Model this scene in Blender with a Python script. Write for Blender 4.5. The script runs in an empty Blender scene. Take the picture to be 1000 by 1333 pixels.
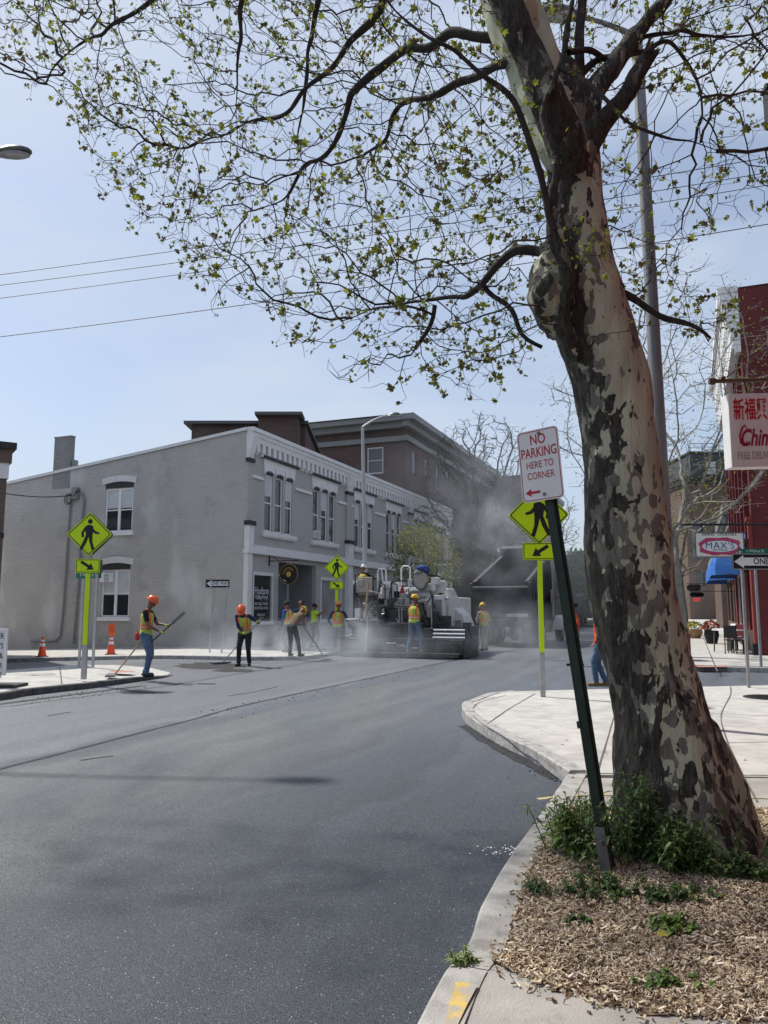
import bpy, bmesh, math, random
import numpy as np
from mathutils import Vector, Matrix, noise as mnoise
R = math.radians
PI = math.pi
random.seed(7); np.random.seed(7)
sc = bpy.context.scene
# ------------------------------------------------------------ camera
CAM_Z, FPX, TP = 1.6, 1000.0, 0.1255          # eye height, focal length in photo pixels, tan(pitch)
PITCH = math.atan(TP)
cam = bpy.data.cameras.new('camera'); co = bpy.data.objects.new('camera', cam)
sc.collection.objects.link(co); sc.camera = co
cam.sensor_fit = 'VERTICAL'; cam.sensor_height = 24.0; cam.lens = 24.0 * FPX / 1333.0
cam.clip_start = 0.05; cam.clip_end = 4000
co.location = (0, 0, CAM_Z); co.rotation_euler = (PI / 2 + PITCH, 0, 0)
# ------------------------------------------------------------ sky and sun
SUN_EL, SUN_AZ = R(54), R(-53)                # azimuth from +Y towards +X
w = bpy.data.worlds.new('World'); sc.world = w; w.use_nodes = True
nt = w.node_tree; nt.nodes.clear()
def wn(t, **k):
    n = nt.nodes.new(t)
    for a, b in k.items(): setattr(n, a, b)
    return n
sky = wn('ShaderNodeTexSky', sky_type='NISHITA', sun_disc=False, sun_elevation=SUN_EL, sun_rotation=SUN_AZ,
         air_density=1.0, dust_density=1.6, ozone_density=2.0, altitude=50)
tcw = wn('ShaderNodeTexCoord'); mpw = wn('ShaderNodeMapping'); mpw.inputs['Scale'].default_value = (1, 1, 3.2)
nzw = wn('ShaderNodeTexNoise'); nzw.inputs['Scale'].default_value = 2.1; nzw.inputs['Detail'].default_value = 6
nzw.inputs['Roughness'].default_value = .52; nzw.inputs['Distortion'].default_value = .4
crw = wn('ShaderNodeMapRange'); crw.inputs['From Min'].default_value = .40; crw.inputs['From Max'].default_value = .68
crw.inputs['To Min'].default_value = .35; crw.inputs['To Max'].default_value = .95
mxw = wn('ShaderNodeMix', data_type='RGBA'); mxw.inputs['B'].default_value = (4.7, 5.3, 6.35, 1)   # thin high cloud
bgw = wn('ShaderNodeBackground'); bgw.inputs['Strength'].default_value = 0.083
ouw = wn('ShaderNodeOutputWorld')
nt.links.new(tcw.outputs['Generated'], mpw.inputs['Vector']); nt.links.new(mpw.outputs[0], nzw.inputs['Vector'])
nt.links.new(nzw.outputs['Fac'], crw.inputs['Value']); nt.links.new(crw.outputs[0], mxw.inputs['Factor'])
nt.links.new(sky.outputs[0], mxw.inputs['A']); nt.links.new(mxw.outputs['Result'], bgw.inputs['Color'])
nt.links.new(bgw.outputs[0], ouw.inputs['Surface'])
sl = bpy.data.lights.new('sun', 'SUN'); sl.energy = 3.0; sl.angle = R(1.2); sl.color = (1, .95, .87)
so = bpy.data.objects.new('sun', sl); sc.collection.objects.link(so); so.location = (-20, 20, 30)
sd = Vector((math.sin(SUN_AZ) * math.cos(SUN_EL), math.cos(SUN_AZ) * math.cos(SUN_EL), math.sin(SUN_EL)))
so.rotation_euler = (-sd).to_track_quat('-Z', 'Y').to_euler()
sc.view_settings.view_transform = 'Standard'; sc.view_settings.look = 'None'
sc.view_settings.exposure = 0.72; sc.view_settings.gamma = 1.0
sc.cycles.use_denoising = True; sc.cycles.max_bounces = 6; sc.cycles.diffuse_bounces = 3; sc.cycles.glossy_bounces = 3
sc.cycles.transparent_max_bounces = 8; sc.cycles.volume_bounces = 3; sc.cycles.volume_step_rate = 2.0; sc.cycles.volume_max_steps = 128
sc.cycles.caustics_reflective = False; sc.cycles.caustics_refractive = False; sc.cycles.sample_clamp_indirect = 4
# ------------------------------------------------------------ measuring helpers (a photo point -> a place in the street)
CP, SP = math.cos(PITCH), math.sin(PITCH)
def ray(px, py):
    a = (px - 500) / FPX; b = -(py - 666.5) / FPX
    return Vector((a, CP - b * SP, SP + b * CP))
def G(px, py, z=0.0):
    d = ray(px, py); t = (z - CAM_Z) / d.z
    return Vector((d.x * t, d.y * t, z))
def P(px, py, Y):
    d = ray(px, py); t = Y / d.y
    return Vector((d.x * t, Y, CAM_Z + d.z * t))
def HZ(Y, py):                                  # height of the point at distance Y seen at row py
    return P(500, py, Y).z
def depth(p): return p[1] * CP + (p[2] - CAM_Z) * SP
TH = math.atan(0.4 * CP)                        # the street runs TH right of the view
U = Vector((math.sin(TH), math.cos(TH), 0)); W = Vector((-math.cos(TH), math.sin(TH), 0))
def drop(x, y):                                 # the side street falls away to the left
    return -0.03 * max(0.0, -x - 7.0)
# ------------------------------------------------------------ objects
C = sc.collection
def empty(name, label=None, cat=None, loc=(0, 0, 0), rz=0.0, group=None, kind=None):
    o = bpy.data.objects.new(name, None); C.objects.link(o); o.empty_display_size = .2
    o.location = loc; o.rotation_euler = (0, 0, rz)
    return tag(o, label, cat, group, kind)
def tag(o, label=None, cat=None, group=None, kind=None):
    if label: o['label'] = label
    if cat: o['category'] = cat
    if group: o['group'] = group
    if kind: o['kind'] = kind
    return o
def copy_tree(o, parent=None):
    c = o.copy(); C.objects.link(c); c.parent = parent
    for ch in o.children: copy_tree(ch, c)
    return c
class MB:
    def __init__(s): s.v = []; s.f = []; s.m = []
    def add(s, vs, fs, m=0):
        n = len(s.v); s.v += [tuple(v) for v in vs]; s.f += [tuple(i + n for i in f) for f in fs]; s.m += [m] * len(fs); return s
    def box(s, x0, x1, y0, y1, z0, z1, m=0):
        vs = [(x, y, z) for z in (z0, z1) for y in (y0, y1) for x in (x0, x1)]
        return s.add(vs, [(0, 2, 3, 1), (4, 5, 7, 6), (0, 1, 5, 4), (2, 6, 7, 3), (0, 4, 6, 2), (1, 3, 7, 5)], m)
    def obox(s, c, ax, ay, az, m=0):            # half-axis vectors
        c, ax, ay, az = map(Vector, (c, ax, ay, az))
        vs = [c + ax * i + ay * j + az * k for k in (-1, 1) for j in (-1, 1) for i in (-1, 1)]
        return s.add(vs, [(0, 2, 3, 1), (4, 5, 7, 6), (0, 1, 5, 4), (2, 6, 7, 3), (0, 4, 6, 2), (1, 3, 7, 5)], m)
    def bar(s, p0, p1, wx, wy, m=0, up=(0, 0, 1)):
        p0, p1 = Vector(p0), Vector(p1); d = (p1 - p0); l = d.length; d.normalize()
        up = Vector(up)
        if abs(d.dot(up)) > .95: up = Vector((0, 1, 0))
        a = d.cross(up).normalized(); b = a.cross(d)
        return s.obox((p0 + p1) / 2, d * l / 2, a * wx / 2, b * wy / 2, m)
    def tube(s, pts, rad, n=8, m=0, cap=True):
        pts = [Vector(p) for p in pts]
        if not hasattr(rad, '__len__'): rad = [rad] * len(pts)
        base = len(s.v); a = None; N = len(pts)
        for i, p in enumerate(pts):
            t = (pts[min(i + 1, N - 1)] - pts[max(i - 1, 0)])
            if t.length < 1e-9: t = Vector((0, 0, 1))
            t.normalize()
            if a is None:
                a = t.cross(Vector((0, 0, 1)) if abs(t.z) < .9 else Vector((1, 0, 0)))
            else: a = a - t * a.dot(t)
            if a.length < 1e-6: a = t.orthogonal()
            a.normalize(); b = t.cross(a)
            for k in range(n):
                an = 2 * PI * k / n; q = p + (a * math.cos(an) + b * math.sin(an)) * rad[i]
                s.v.append((q.x, q.y, q.z))
        for i in range(N - 1):
            for k in range(n):
                k2 = (k + 1) % n
                s.f.append((base + i * n + k, base + i * n + k2, base + (i + 1) * n + k2, base + (i + 1) * n + k)); s.m.append(m)
        if cap:
            s.f.append(tuple(base + k for k in range(n))[::-1]); s.m.append(m)
            s.f.append(tuple(base + (N - 1) * n + k for k in range(n))); s.m.append(m)
        return s
    def cyl(s, p0, p1, r, r1=None, n=12, m=0): return s.tube([p0, p1], [r, r if r1 is None else r1], n, m)
    def lathe(s, prof, o=(0, 0, 0), n=16, m=0, axis='z', sx=1, sy=1):
        base = len(s.v); o = Vector(o)
        for (r, h) in prof:
            for k in range(n):
                a = 2 * PI * k / n; x, y = r * math.cos(a) * sx, r * math.sin(a) * sy
                q = {'z': (x, y, h), 'x': (h, x, y), 'y': (x, h, y)}[axis]
                s.v.append((o.x + q[0], o.y + q[1], o.z + q[2]))
        for i in range(len(prof) - 1):
            for k in range(n):
                k2 = (k + 1) % n
                s.f.append((base + i * n + k, base + i * n + k2, base + (i + 1) * n + k2, base + (i + 1) * n + k)); s.m.append(m)
        s.f.append(tuple(base + k for k in range(n))[::-1]); s.m.append(m)
        s.f.append(tuple(base + (len(prof) - 1) * n + k for k in range(n))); s.m.append(m)
        return s
    def prism(s, poly, o, A, B, N, d, m=0):     # polygon (a,b) in plane o+aA+bB, extruded d along N
        o, A, B, N = Vector(o), Vector(A), Vector(B), Vector(N); n = len(poly)
        vs = [o + A * a + B * b for a, b in poly] + [o + A * a + B * b + N * d for a, b in poly]
        fs = [tuple(range(n))[::-1], tuple(range(n, 2 * n))] + [(i, (i + 1) % n, n + (i + 1) % n, n + i) for i in range(n)]
        return s.add(vs, fs, m)
    def ell(s, c, r, n=12, m=0):
        prof = [(max(1e-4, math.sin(PI * i / n)), -math.cos(PI * i / n)) for i in range(n + 1)]
        b = len(s.v); s.lathe(prof, (0, 0, 0), n, m)
        for i in range(b, len(s.v)):
            v = s.v[i]; s.v[i] = (c[0] + v[0] * r[0], c[1] + v[1] * r[1], c[2] + v[2] * r[2])
        return s
    def xf(s, M):
        s.v = [tuple(M @ Vector(v)) for v in s.v]; return s
    def build(s, name, mats, parent=None, smooth=False, bevel=0, ground=False):
        me = bpy.data.meshes.new(name); me.from_pydata(s.v, [], s.f)
        if not isinstance(mats, (list, tuple)): mats = [mats]
        for m_ in mats: me.materials.append(m_)
        if len(mats) > 1: me.polygons.foreach_set('material_index', s.m)
        bm = bmesh.new(); bm.from_mesh(me); bmesh.ops.recalc_face_normals(bm, faces=bm.faces)
        if ground: fold(bm)
        bm.to_mesh(me); bm.free()
        if smooth:
            me.polygons.foreach_set('use_smooth', [True] * len(me.polygons))
            if smooth != 'all': me.set_sharp_from_angle(angle=R(40))
        me.update()
        o = bpy.data.objects.new(name, me); C.objects.link(o)
        if parent: o.parent = parent
        if bevel:
            b = o.modifiers.new('bevel', 'BEVEL'); b.width = bevel; b.segments = 2; b.limit_method = 'ANGLE'; b.angle_limit = R(40)
        return o
def fold(bm):
    for x in (-7.0,):
        bmesh.ops.bisect_plane(bm, geom=bm.verts[:] + bm.edges[:] + bm.faces[:], plane_co=(x, 0, 0), plane_no=(1, 0, 0))
    for v in bm.verts: v.co.z += drop(v.co.x, v.co.y)
# ------------------------------------------------------------ materials
def mat(name, col, rough=.8, var=.12, ns=3.0, bump=0., bs=60., metal=0., spec=.35, col2=None, c2lo=.5, c2hi=.6, c2s=1.2, coat=0., emit=None, trans=0., stretch=(1, 1, 1), detail=5):
    m = bpy.data.materials.new(name); m.use_nodes = True; t = m.node_tree; N = t.nodes; L = t.links
    b = N['Principled BSDF']; b.inputs['Roughness'].default_value = rough; b.inputs['Metallic'].default_value = metal
    b.inputs['Specular IOR Level'].default_value = spec; b.inputs['Coat Weight'].default_value = coat
    tc = N.new('ShaderNodeTexCoord'); mp = N.new('ShaderNodeMapping'); mp.inputs['Scale'].default_value = stretch
    L.new(tc.outputs['Object'], mp.inputs['Vector'])
    nz = N.new('ShaderNodeTexNoise'); nz.inputs['Scale'].default_value = ns; nz.inputs['Detail'].default_value = detail; L.new(mp.outputs[0], nz.inputs['Vector'])
    mr = N.new('ShaderNodeMapRange'); mr.inputs['From Min'].default_value = .3; mr.inputs['From Max'].default_value = .7
    mr.inputs['To Min'].default_value = 1 - var; mr.inputs['To Max'].default_value = 1 + var; L.new(nz.outputs['Fac'], mr.inputs['Value'])
    mu = N.new('ShaderNodeMix'); mu.data_type = 'RGBA'; mu.blend_type = 'MULTIPLY'; mu.inputs['Factor'].default_value = 1
    mu.inputs['A'].default_value = (*col, 1)
    L.new(mr.outputs[0], mu.inputs['B'])
    last = mu.outputs['Result']
    if col2:
        n2 = N.new('ShaderNodeTexNoise'); n2.inputs['Scale'].default_value = c2s; n2.inputs['Detail'].default_value = 5; n2.inputs['Roughness'].default_value = .6
        L.new(mp.outputs[0], n2.inputs['Vector'])
        r2 = N.new('ShaderNodeMapRange'); r2.inputs['From Min'].default_value = c2lo; r2.inputs['From Max'].default_value = c2hi; L.new(n2.outputs['Fac'], r2.inputs['Value'])
        m2 = N.new('ShaderNodeMix'); m2.data_type = 'RGBA'; m2.inputs['B'].default_value = (*col2, 1)
        L.new(r2.outputs[0], m2.inputs['Factor']); L.new(last, m2.inputs['A']); last = m2.outputs['Result']
    L.new(last, b.inputs['Base Color'])
    if bump:
        nb = N.new('ShaderNodeTexNoise'); nb.inputs['Scale'].default_value = bs; nb.inputs['Detail'].default_value = 3; L.new(mp.outputs[0], nb.inputs['Vector'])
        bp = N.new('ShaderNodeBump'); bp.inputs['Strength'].default_value = bump; bp.inputs['Distance'].default_value = .01
        L.new(nb.outputs['Fac'], bp.inputs['Height']); L.new(bp.outputs[0], b.inputs['Normal'])
    if emit: b.inputs['Emission Color'].default_value = (*emit[:3], 1); b.inputs['Emission Strength'].default_value = emit[3]
    if trans:
        tr = N.new('ShaderNodeBsdfTranslucent'); L.new(last, tr.inputs['Color']); ms = N.new('ShaderNodeMixShader'); ms.inputs[0].default_value = trans
        L.new(b.outputs[0], ms.inputs[1]); L.new(tr.outputs[0], ms.inputs[2]); L.new(ms.outputs[0], N['Material Output'].inputs['Surface'])
    return m
def brick_mat(name, c1, c2, mortar, bump=.5, var=.15, stain=None, sc_=1.0, msize=.012, rough=.85):
    m = bpy.data.materials.new(name); m.use_nodes = True; t = m.node_tree; N = t.nodes; L = t.links
    b = N['Principled BSDF']; b.inputs['Roughness'].default_value = rough; b.inputs['Specular IOR Level'].default_value = .25
    tc = N.new('ShaderNodeTexCoord'); sp = N.new('ShaderNodeSeparateXYZ'); L.new(tc.outputs['Object'], sp.inputs[0])
    ad = N.new('ShaderNodeMath'); L.new(sp.outputs['X'], ad.inputs[0]); L.new(sp.outputs['Y'], ad.inputs[1])
    cb = N.new('ShaderNodeCombineXYZ'); L.new(ad.outputs[0], cb.inputs['X']); L.new(sp.outputs['Z'], cb.inputs['Y'])
    bt = N.new('ShaderNodeTexBrick'); L.new(cb.outputs[0], bt.inputs['Vector'])
    bt.inputs['Scale'].default_value = sc_; bt.inputs['Mortar Size'].default_value = msize; bt.inputs['Brick Width'].default_value = .215; bt.inputs['Row Height'].default_value = .072
    bt.inputs['Mortar Smooth'].default_value = .4
    for k, c in (('Color1', c1), ('Color2', c2), ('Mortar', mortar)): bt.inputs[k].default_value = (*c, 1)
    nz = N.new('ShaderNodeTexNoise'); nz.inputs['Scale'].default_value = .7; nz.inputs['Detail'].default_value = 8; nz.inputs['Roughness'].default_value = .65; L.new(tc.outputs['Object'], nz.inputs['Vector'])
    mr = N.new('ShaderNodeMapRange'); mr.inputs['From Min'].default_value = .3; mr.inputs['From Max'].default_value = .7
    mr.inputs['To Min'].default_value = 1 - var; mr.inputs['To Max'].default_value = 1 + var; L.new(nz.outputs['Fac'], mr.inputs['Value'])
    mu = N.new('ShaderNodeMix'); mu.data_type = 'RGBA'; mu.blend_type = 'MULTIPLY'; mu.inputs['Factor'].default_value = 1
    L.new(bt.outputs['Color'], mu.inputs['A']); L.new(mr.outputs[0], mu.inputs['B']); last = mu.outputs['Result']
    if stain:
        for (col, scale, lo, hi, stz) in stain:
            mp = N.new('ShaderNodeMapping'); mp.inputs['Scale'].default_value = (1, 1, stz); L.new(tc.outputs['Object'], mp.inputs['Vector'])
            n2 = N.new('ShaderNodeTexNoise'); n2.inputs['Scale'].default_value = scale; n2.inputs['Detail'].default_value = 3; L.new(mp.outputs[0], n2.inputs['Vector'])
            r2 = N.new('ShaderNodeMapRange'); r2.inputs['From Min'].default_value = lo; r2.inputs['From Max'].default_value = hi; L.new(n2.outputs['Fac'], r2.inputs['Value'])
            m2 = N.new('ShaderNodeMix'); m2.data_type = 'RGBA'; m2.inputs['B'].default_value = (*col, 1)
            L.new(r2.outputs[0], m2.inputs['Factor']); L.new(last, m2.inputs['A']); last = m2.outputs['Result']
    L.new(last, b.inputs['Base Color'])
    bp = N.new('ShaderNodeBump'); bp.inputs['Strength'].default_value = bump; bp.inputs['Distance'].default_value = .008
    n3 = N.new('ShaderNodeTexNoise'); n3.inputs['Scale'].default_value = 14; L.new(tc.outputs['Object'], n3.inputs['Vector'])
    sb = N.new('ShaderNodeMath'); sb.operation = 'SUBTRACT'; L.new(n3.outputs['Fac'], sb.inputs[0]); L.new(bt.outputs['Fac'], sb.inputs[1])
    L.new(sb.outputs[0], bp.inputs['Height']); L.new(bp.outputs[0], b.inputs['Normal'])
    return m
M = {}
M['grey_brick'] = brick_mat('painted_grey_brick', (.50, .48, .45), (.53, .51, .48), (.42, .405, .38), .8, .08,
    stain=[((.43, .415, .395), .9, .61, .64, 1.0), ((.25, .22, .19), 1.7, .73, .75, 2.2), ((.61, .605, .59), .5, .58, .7, .6), ((.45, .43, .41), 2.6, .68, .8, .18)])
M['grey_brick_front'] = brick_mat('painted_grey_brick_front', (.45, .44, .42), (.48, .47, .45), (.39, .38, .365), .5, .08)
M['red_brick'] = brick_mat('red_brick', (.185, .036, .036), (.145, .028, .03), (.12, .045, .043), .5, .2)
M['dark_brick'] = brick_mat('dark_red_brick', (.135, .085, .075), (.11, .07, .063), (.13, .105, .095), .4, .2)
M['brown_brick'] = brick_mat('brown_brick', (.17, .10, .075), (.13, .08, .06), (.14, .12, .1), .4, .2)
M['soot_brick'] = brick_mat('sooty_brick', (.085, .055, .05), (.065, .045, .042), (.07, .06, .06), .4, .2)
M['white'] = mat('white_paint', (.84, .84, .83), .5, .05, 5, .05, 80)
M['trim'] = mat('light_grey_trim', (.74, .74, .73), .55, .06, 4, .05, 60)
M['greytrim'] = mat('grey_trim', (.25, .25, .245), .6, .06, 4)
M['dktrim'] = mat('dark_cap_paint', (.035, .034, .035), .6, .1, 6)
M['glass'] = mat('window_glass', (.03, .035, .04), .06, .25, .9, 0, 1, spec=.75)
M['blind'] = mat('window_blind', (.55, .57, .58), .5, .08, 3, spec=.5)
M['concrete'] = mat('concrete', (.46, .45, .42), .85, .13, 5, .35, 160, col2=(.33, .32, .30), c2lo=.48, c2hi=.74, c2s=1.6)
M['oldconc'] = mat('old_concrete', (.33, .315, .29), .9, .16, 4, .5, 120, col2=(.22, .21, .19), c2lo=.52, c2hi=.66, c2s=3)
M['granite'] = mat('kerb_granite', (.36, .355, .345), .8, .25, 25, .5, 60, col2=(.24, .235, .23), c2lo=.5, c2hi=.62, c2s=8)
M['kerbdark'] = mat('kerb_tarred', (.10, .10, .10), .85, .3, 6, .4, 60)
M['joint'] = mat('joint', (.12, .115, .11), .95, .2, 9)
M['yellow_worn'] = mat('worn_yellow_paint', (.50, .36, .10), .8, .2, 12, .2, 90, col2=(.33, .315, .29), c2lo=.42, c2hi=.56, c2s=9)
M['steel'] = mat('galvanised_steel', (.38, .39, .40), .45, .15, 9, .05, 60, metal=.55)
M['steeldk'] = mat('dull_steel', (.16, .165, .17), .5, .2, 9, .05, 60, metal=.5)
M['alu_dark'] = mat('dark_aluminium_pole', (.20, .205, .21), .6, .2, 6, 0, 1, metal=.2, stretch=(1, 1, .3))  # darker copy of the pole aluminium
M['alu'] = mat('aluminium_pole', (.42, .43, .44), .5, .14, 6, 0, 1, metal=.3, stretch=(1, 1, .3))
M['lime'] = mat('fluorescent_lime', (.56, .80, .01), .4, .03, 5, spec=.3)
M['black'] = mat('black_paint', (.012, .012, .013), .5, .1, 5)
M['darkgreen'] = mat('dark_green_post', (.014, .028, .018), .45, .35, 12, .15, 90)
M['signwhite'] = mat('sign_white', (.74, .75, .75), .45, .07, 7)
M['signred'] = mat('sign_red', (.42, .03, .035), .5, .2, 30)
M['signgreen'] = mat('sign_green', (.01, .14, .075), .4, .1, 9)
M['rubber'] = mat('rubber', (.022, .022, .023), .85, .2, 20)
M['machine_black'] = mat('sooty_machine_steel', (.03, .032, .034), .55, .4, 9, .2, 40, col2=(.075, .072, .07), c2lo=.5, c2hi=.68, c2s=6)
M['machine_white'] = mat('machine_white_paint', (.64, .64, .62), .5, .12, 4, .06, 30, col2=(.17, .16, .15), c2lo=.6, c2hi=.72, c2s=4.5)
M['machine_cream'] = mat('seat_cream', (.38, .35, .30), .6, .1, 6)
M['bright_steel'] = mat('polished_steel', (.75, .76, .77), .25, .1, 9, metal=.9)
M['orange'] = mat('cone_orange', (.85, .10, .03), .5, .08, 9)
M['blueawn'] = mat('blue_canvas', (.04, .16, .50), .75, .12, 5, .2, 60)
M['truckblack'] = mat('truck_black', (.025, .026, .027), .5, .35, 3, .05, 20, col2=(.06, .055, .05), c2lo=.5, c2hi=.7, c2s=2)
M['truckgrey'] = mat('truck_bed_grey', (.055, .058, .062), .6, .3, 3, .05, 20)
M['roofing'] = mat('roofing', (.06, .06, .065), .9, .15, 2)
M['slate'] = mat('slate_siding', (.065, .075, .085), .7, .12, 3)
M['wood'] = mat('wood_handle', (.38, .25, .13), .6, .2, 20)
M['wire'] = mat('cable_black', (.02, .02, .022), .6, .1, 3)
# ============================================================ GROUND
def SL(s, d, z=0.0):                            # street coordinates: s along, d across (right positive)
    return Vector((math.sin(TH) * s + math.cos(TH) * d, math.cos(TH) * s - math.sin(TH) * d, z))
def smooth_path(pts, n=6):
    out = []; pts = [Vector(p) for p in pts]
    for i in range(len(pts) - 1):
        p0 = pts[max(i - 1, 0)]; p1 = pts[i]; p2 = pts[i + 1]; p3 = pts[min(i + 2, len(pts) - 1)]
        for k in range(n):
            t = k / n
            out.append(.5 * ((2 * p1) + (p2 - p0) * t + (2 * p0 - 5 * p1 + 4 * p2 - p3) * t * t + (3 * p1 - p0 - 3 * p2 + p3) * t ** 3))
    out.append(pts[-1]); return out
def asphalt():
    m = bpy.data.materials.new('asphalt'); m.use_nodes = True; t = m.node_tree; N = t.nodes; L = t.links
    b = N['Principled BSDF']; b.inputs['Specular IOR Level'].default_value = .42
    tc = N.new('ShaderNodeTexCoord'); sp = N.new('ShaderNodeSeparateXYZ'); L.new(tc.outputs['Object'], sp.inputs[0])
    def mth(op, a, b_, c=None):
        n = N.new('ShaderNodeMath'); n.operation = op
        for i, v in enumerate((a, b_, c)):
            if v is None: continue
            if isinstance(v, (int, float)): n.inputs[i].default_value = v
            else: L.new(v, n.inputs[i])
        return n.outputs[0]
    def noise(s, det=3, rough=.5, stretch=None, dist=0):
        n = N.new('ShaderNodeTexNoise'); n.inputs['Scale'].default_value = s; n.inputs['Detail'].default_value = det; n.inputs['Roughness'].default_value = rough
        n.inputs['Distortion'].default_value = dist
        if stretch:
            mp = N.new('ShaderNodeMapping'); mp.inputs['Rotation'].default_value = (0, 0, TH); mp.inputs['Scale'].default_value = stretch
            L.new(tc.outputs['Object'], mp.inputs['Vector']); L.new(mp.outputs[0], n.inputs['Vector'])
        else: L.new(tc.outputs['Object'], n.inputs['Vector'])
        return n.outputs['Fac']
    def rng(v, a, b_, c=0, d=1):
        n = N.new('ShaderNodeMapRange'); L.new(v, n.inputs['Value'])
        for k, x in zip(('From Min', 'From Max', 'To Min', 'To Max'), (a, b_, c, d)): n.inputs[k].default_value = x
        return n.outputs[0]
    def mix(f, a, b_, mode='MIX'):
        n = N.new('ShaderNodeMix'); n.data_type = 'RGBA'; n.blend_type = mode
        if isinstance(f, (int, float)): n.inputs['Factor'].default_value = f
        else: L.new(f, n.inputs['Factor'])
        for k, v in (('A', a), ('B', b_)):
            if isinstance(v, tuple): n.inputs[k].default_value = (*v, 1)
            else: L.new(v, n.inputs[k])
        return n.outputs['Result']
    d = mth('SUBTRACT', mth('MULTIPLY', sp.outputs['X'], math.cos(TH)), mth('MULTIPLY', sp.outputs['Y'], math.sin(TH)))
    wob = rng(noise(.6, 4), .3, .7, -.25, .25); dw = mth('ADD', d, wob)
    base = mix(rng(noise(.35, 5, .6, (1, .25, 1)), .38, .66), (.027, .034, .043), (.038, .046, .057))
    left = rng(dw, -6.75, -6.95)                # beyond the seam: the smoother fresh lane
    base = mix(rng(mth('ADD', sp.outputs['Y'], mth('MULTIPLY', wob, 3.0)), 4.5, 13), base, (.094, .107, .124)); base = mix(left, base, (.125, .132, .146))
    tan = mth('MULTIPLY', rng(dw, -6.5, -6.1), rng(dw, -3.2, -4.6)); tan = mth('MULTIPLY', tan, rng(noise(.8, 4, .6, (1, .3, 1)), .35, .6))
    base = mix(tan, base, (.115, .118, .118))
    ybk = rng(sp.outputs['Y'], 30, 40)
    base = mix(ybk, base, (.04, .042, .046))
    st = rng(noise(.9, 5, .65, (1, .35, 1), .6), .58, .7)
    base = mix(mth('MULTIPLY', st, .22), base, (.04, .042, .048))
    sv = mth('ADD', mth('MULTIPLY', sp.outputs['X'], math.sin(TH)), mth('MULTIPLY', sp.outputs['Y'], math.cos(TH)))
    cbn = N.new('ShaderNodeCombineXYZ'); L.new(dw, cbn.inputs['X']); L.new(mth('MULTIPLY', sv, .03), cbn.inputs['Y']); rn = N.new('ShaderNodeTexNoise'); rn.inputs['Scale'].default_value = 2.6; rn.inputs['Detail'].default_value = 5; L.new(cbn.outputs[0], rn.inputs['Vector'])
    base = mix(1.0, base, rng(rn.outputs['Fac'], .35, .65, .86, 1.14), 'MULTIPLY')
    sp1 = rng(noise(105, 3, .75), .36, .68, .35, 1.8)
    base = mix(1.0, base, sp1, 'MULTIPLY')
    vor = N.new('ShaderNodeTexVoronoi'); vor.inputs['Scale'].default_value = 150; L.new(tc.outputs['Object'], vor.inputs['Vector'])
    v2 = N.new('ShaderNodeTexVoronoi'); v2.inputs['Scale'].default_value = 125; L.new(tc.outputs['Object'], v2.inputs['Vector']); s2 = N.new('ShaderNodeSeparateColor'); L.new(v2.outputs['Color'], s2.inputs[0])
    base = mix(1.0, base, rng(s2.outputs[0], 0, 1, .55, 1.45), 'MULTIPLY'); base = mix(rng(s2.outputs[1], .985, .995, 0, .4), base, (.30, .30, .30))
    L.new(base, b.inputs['Base Color'])
    L.new(rng(noise(30, 3), .3, .7, .42, .7), b.inputs['Roughness'])
    bp = N.new('ShaderNodeBump'); bp.inputs['Strength'].default_value = .45; bp.inputs['Distance'].default_value = .004
    h = mth('ADD', vor.outputs['Distance'], noise(190, 2)); L.new(h, bp.inputs['Height']); L.new(bp.outputs[0], b.inputs['Normal'])
    return m
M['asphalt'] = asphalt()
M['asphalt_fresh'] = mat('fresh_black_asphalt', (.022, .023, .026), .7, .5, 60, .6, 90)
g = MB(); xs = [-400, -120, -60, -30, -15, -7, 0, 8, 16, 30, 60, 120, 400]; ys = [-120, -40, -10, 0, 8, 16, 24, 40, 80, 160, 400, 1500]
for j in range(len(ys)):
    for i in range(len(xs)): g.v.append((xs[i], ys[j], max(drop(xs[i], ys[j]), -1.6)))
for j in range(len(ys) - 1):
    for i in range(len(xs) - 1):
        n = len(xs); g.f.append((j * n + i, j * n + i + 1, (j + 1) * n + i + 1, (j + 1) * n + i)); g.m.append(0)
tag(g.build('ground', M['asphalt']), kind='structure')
def slab(name, pts, z, m, zb=-.06, **k):
    b = MB(); p = [Vector((q[0], q[1], 0)) for q in pts]
    b.prism([(q.x, q.y) for q in p], (0, 0, zb), (1, 0, 0), (0, 1, 0), (0, 0, 1), z - zb)
    return tag(b.build(name, m, ground=True), kind='structure')
def strips(name, lines, width, z, m):           # thin marks lying on a surface
    b = MB()
    for ln in lines:
        pts = [Vector((q[0], q[1], 0)) for q in ln]; wd = width
        L_, R_ = [], []
        for i, p in enumerate(pts):
            t = (pts[min(i + 1, len(pts) - 1)] - pts[max(i - 1, 0)]).normalized(); nrm = Vector((-t.y, t.x, 0))
            ww = wd / 2 * (.6 + .8 * mnoise.noise(p * 2.3) + .4); ww = max(ww, wd * .12)
            L_.append(p + nrm * ww); R_.append(p - nrm * ww)
        n = len(pts); b.add([(v.x, v.y, z) for v in L_ + R_], [(i, i + 1, n + i + 1, n + i) for i in range(n - 1)])
    return tag(b.build(name, m, ground=True), kind='structure')
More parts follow.
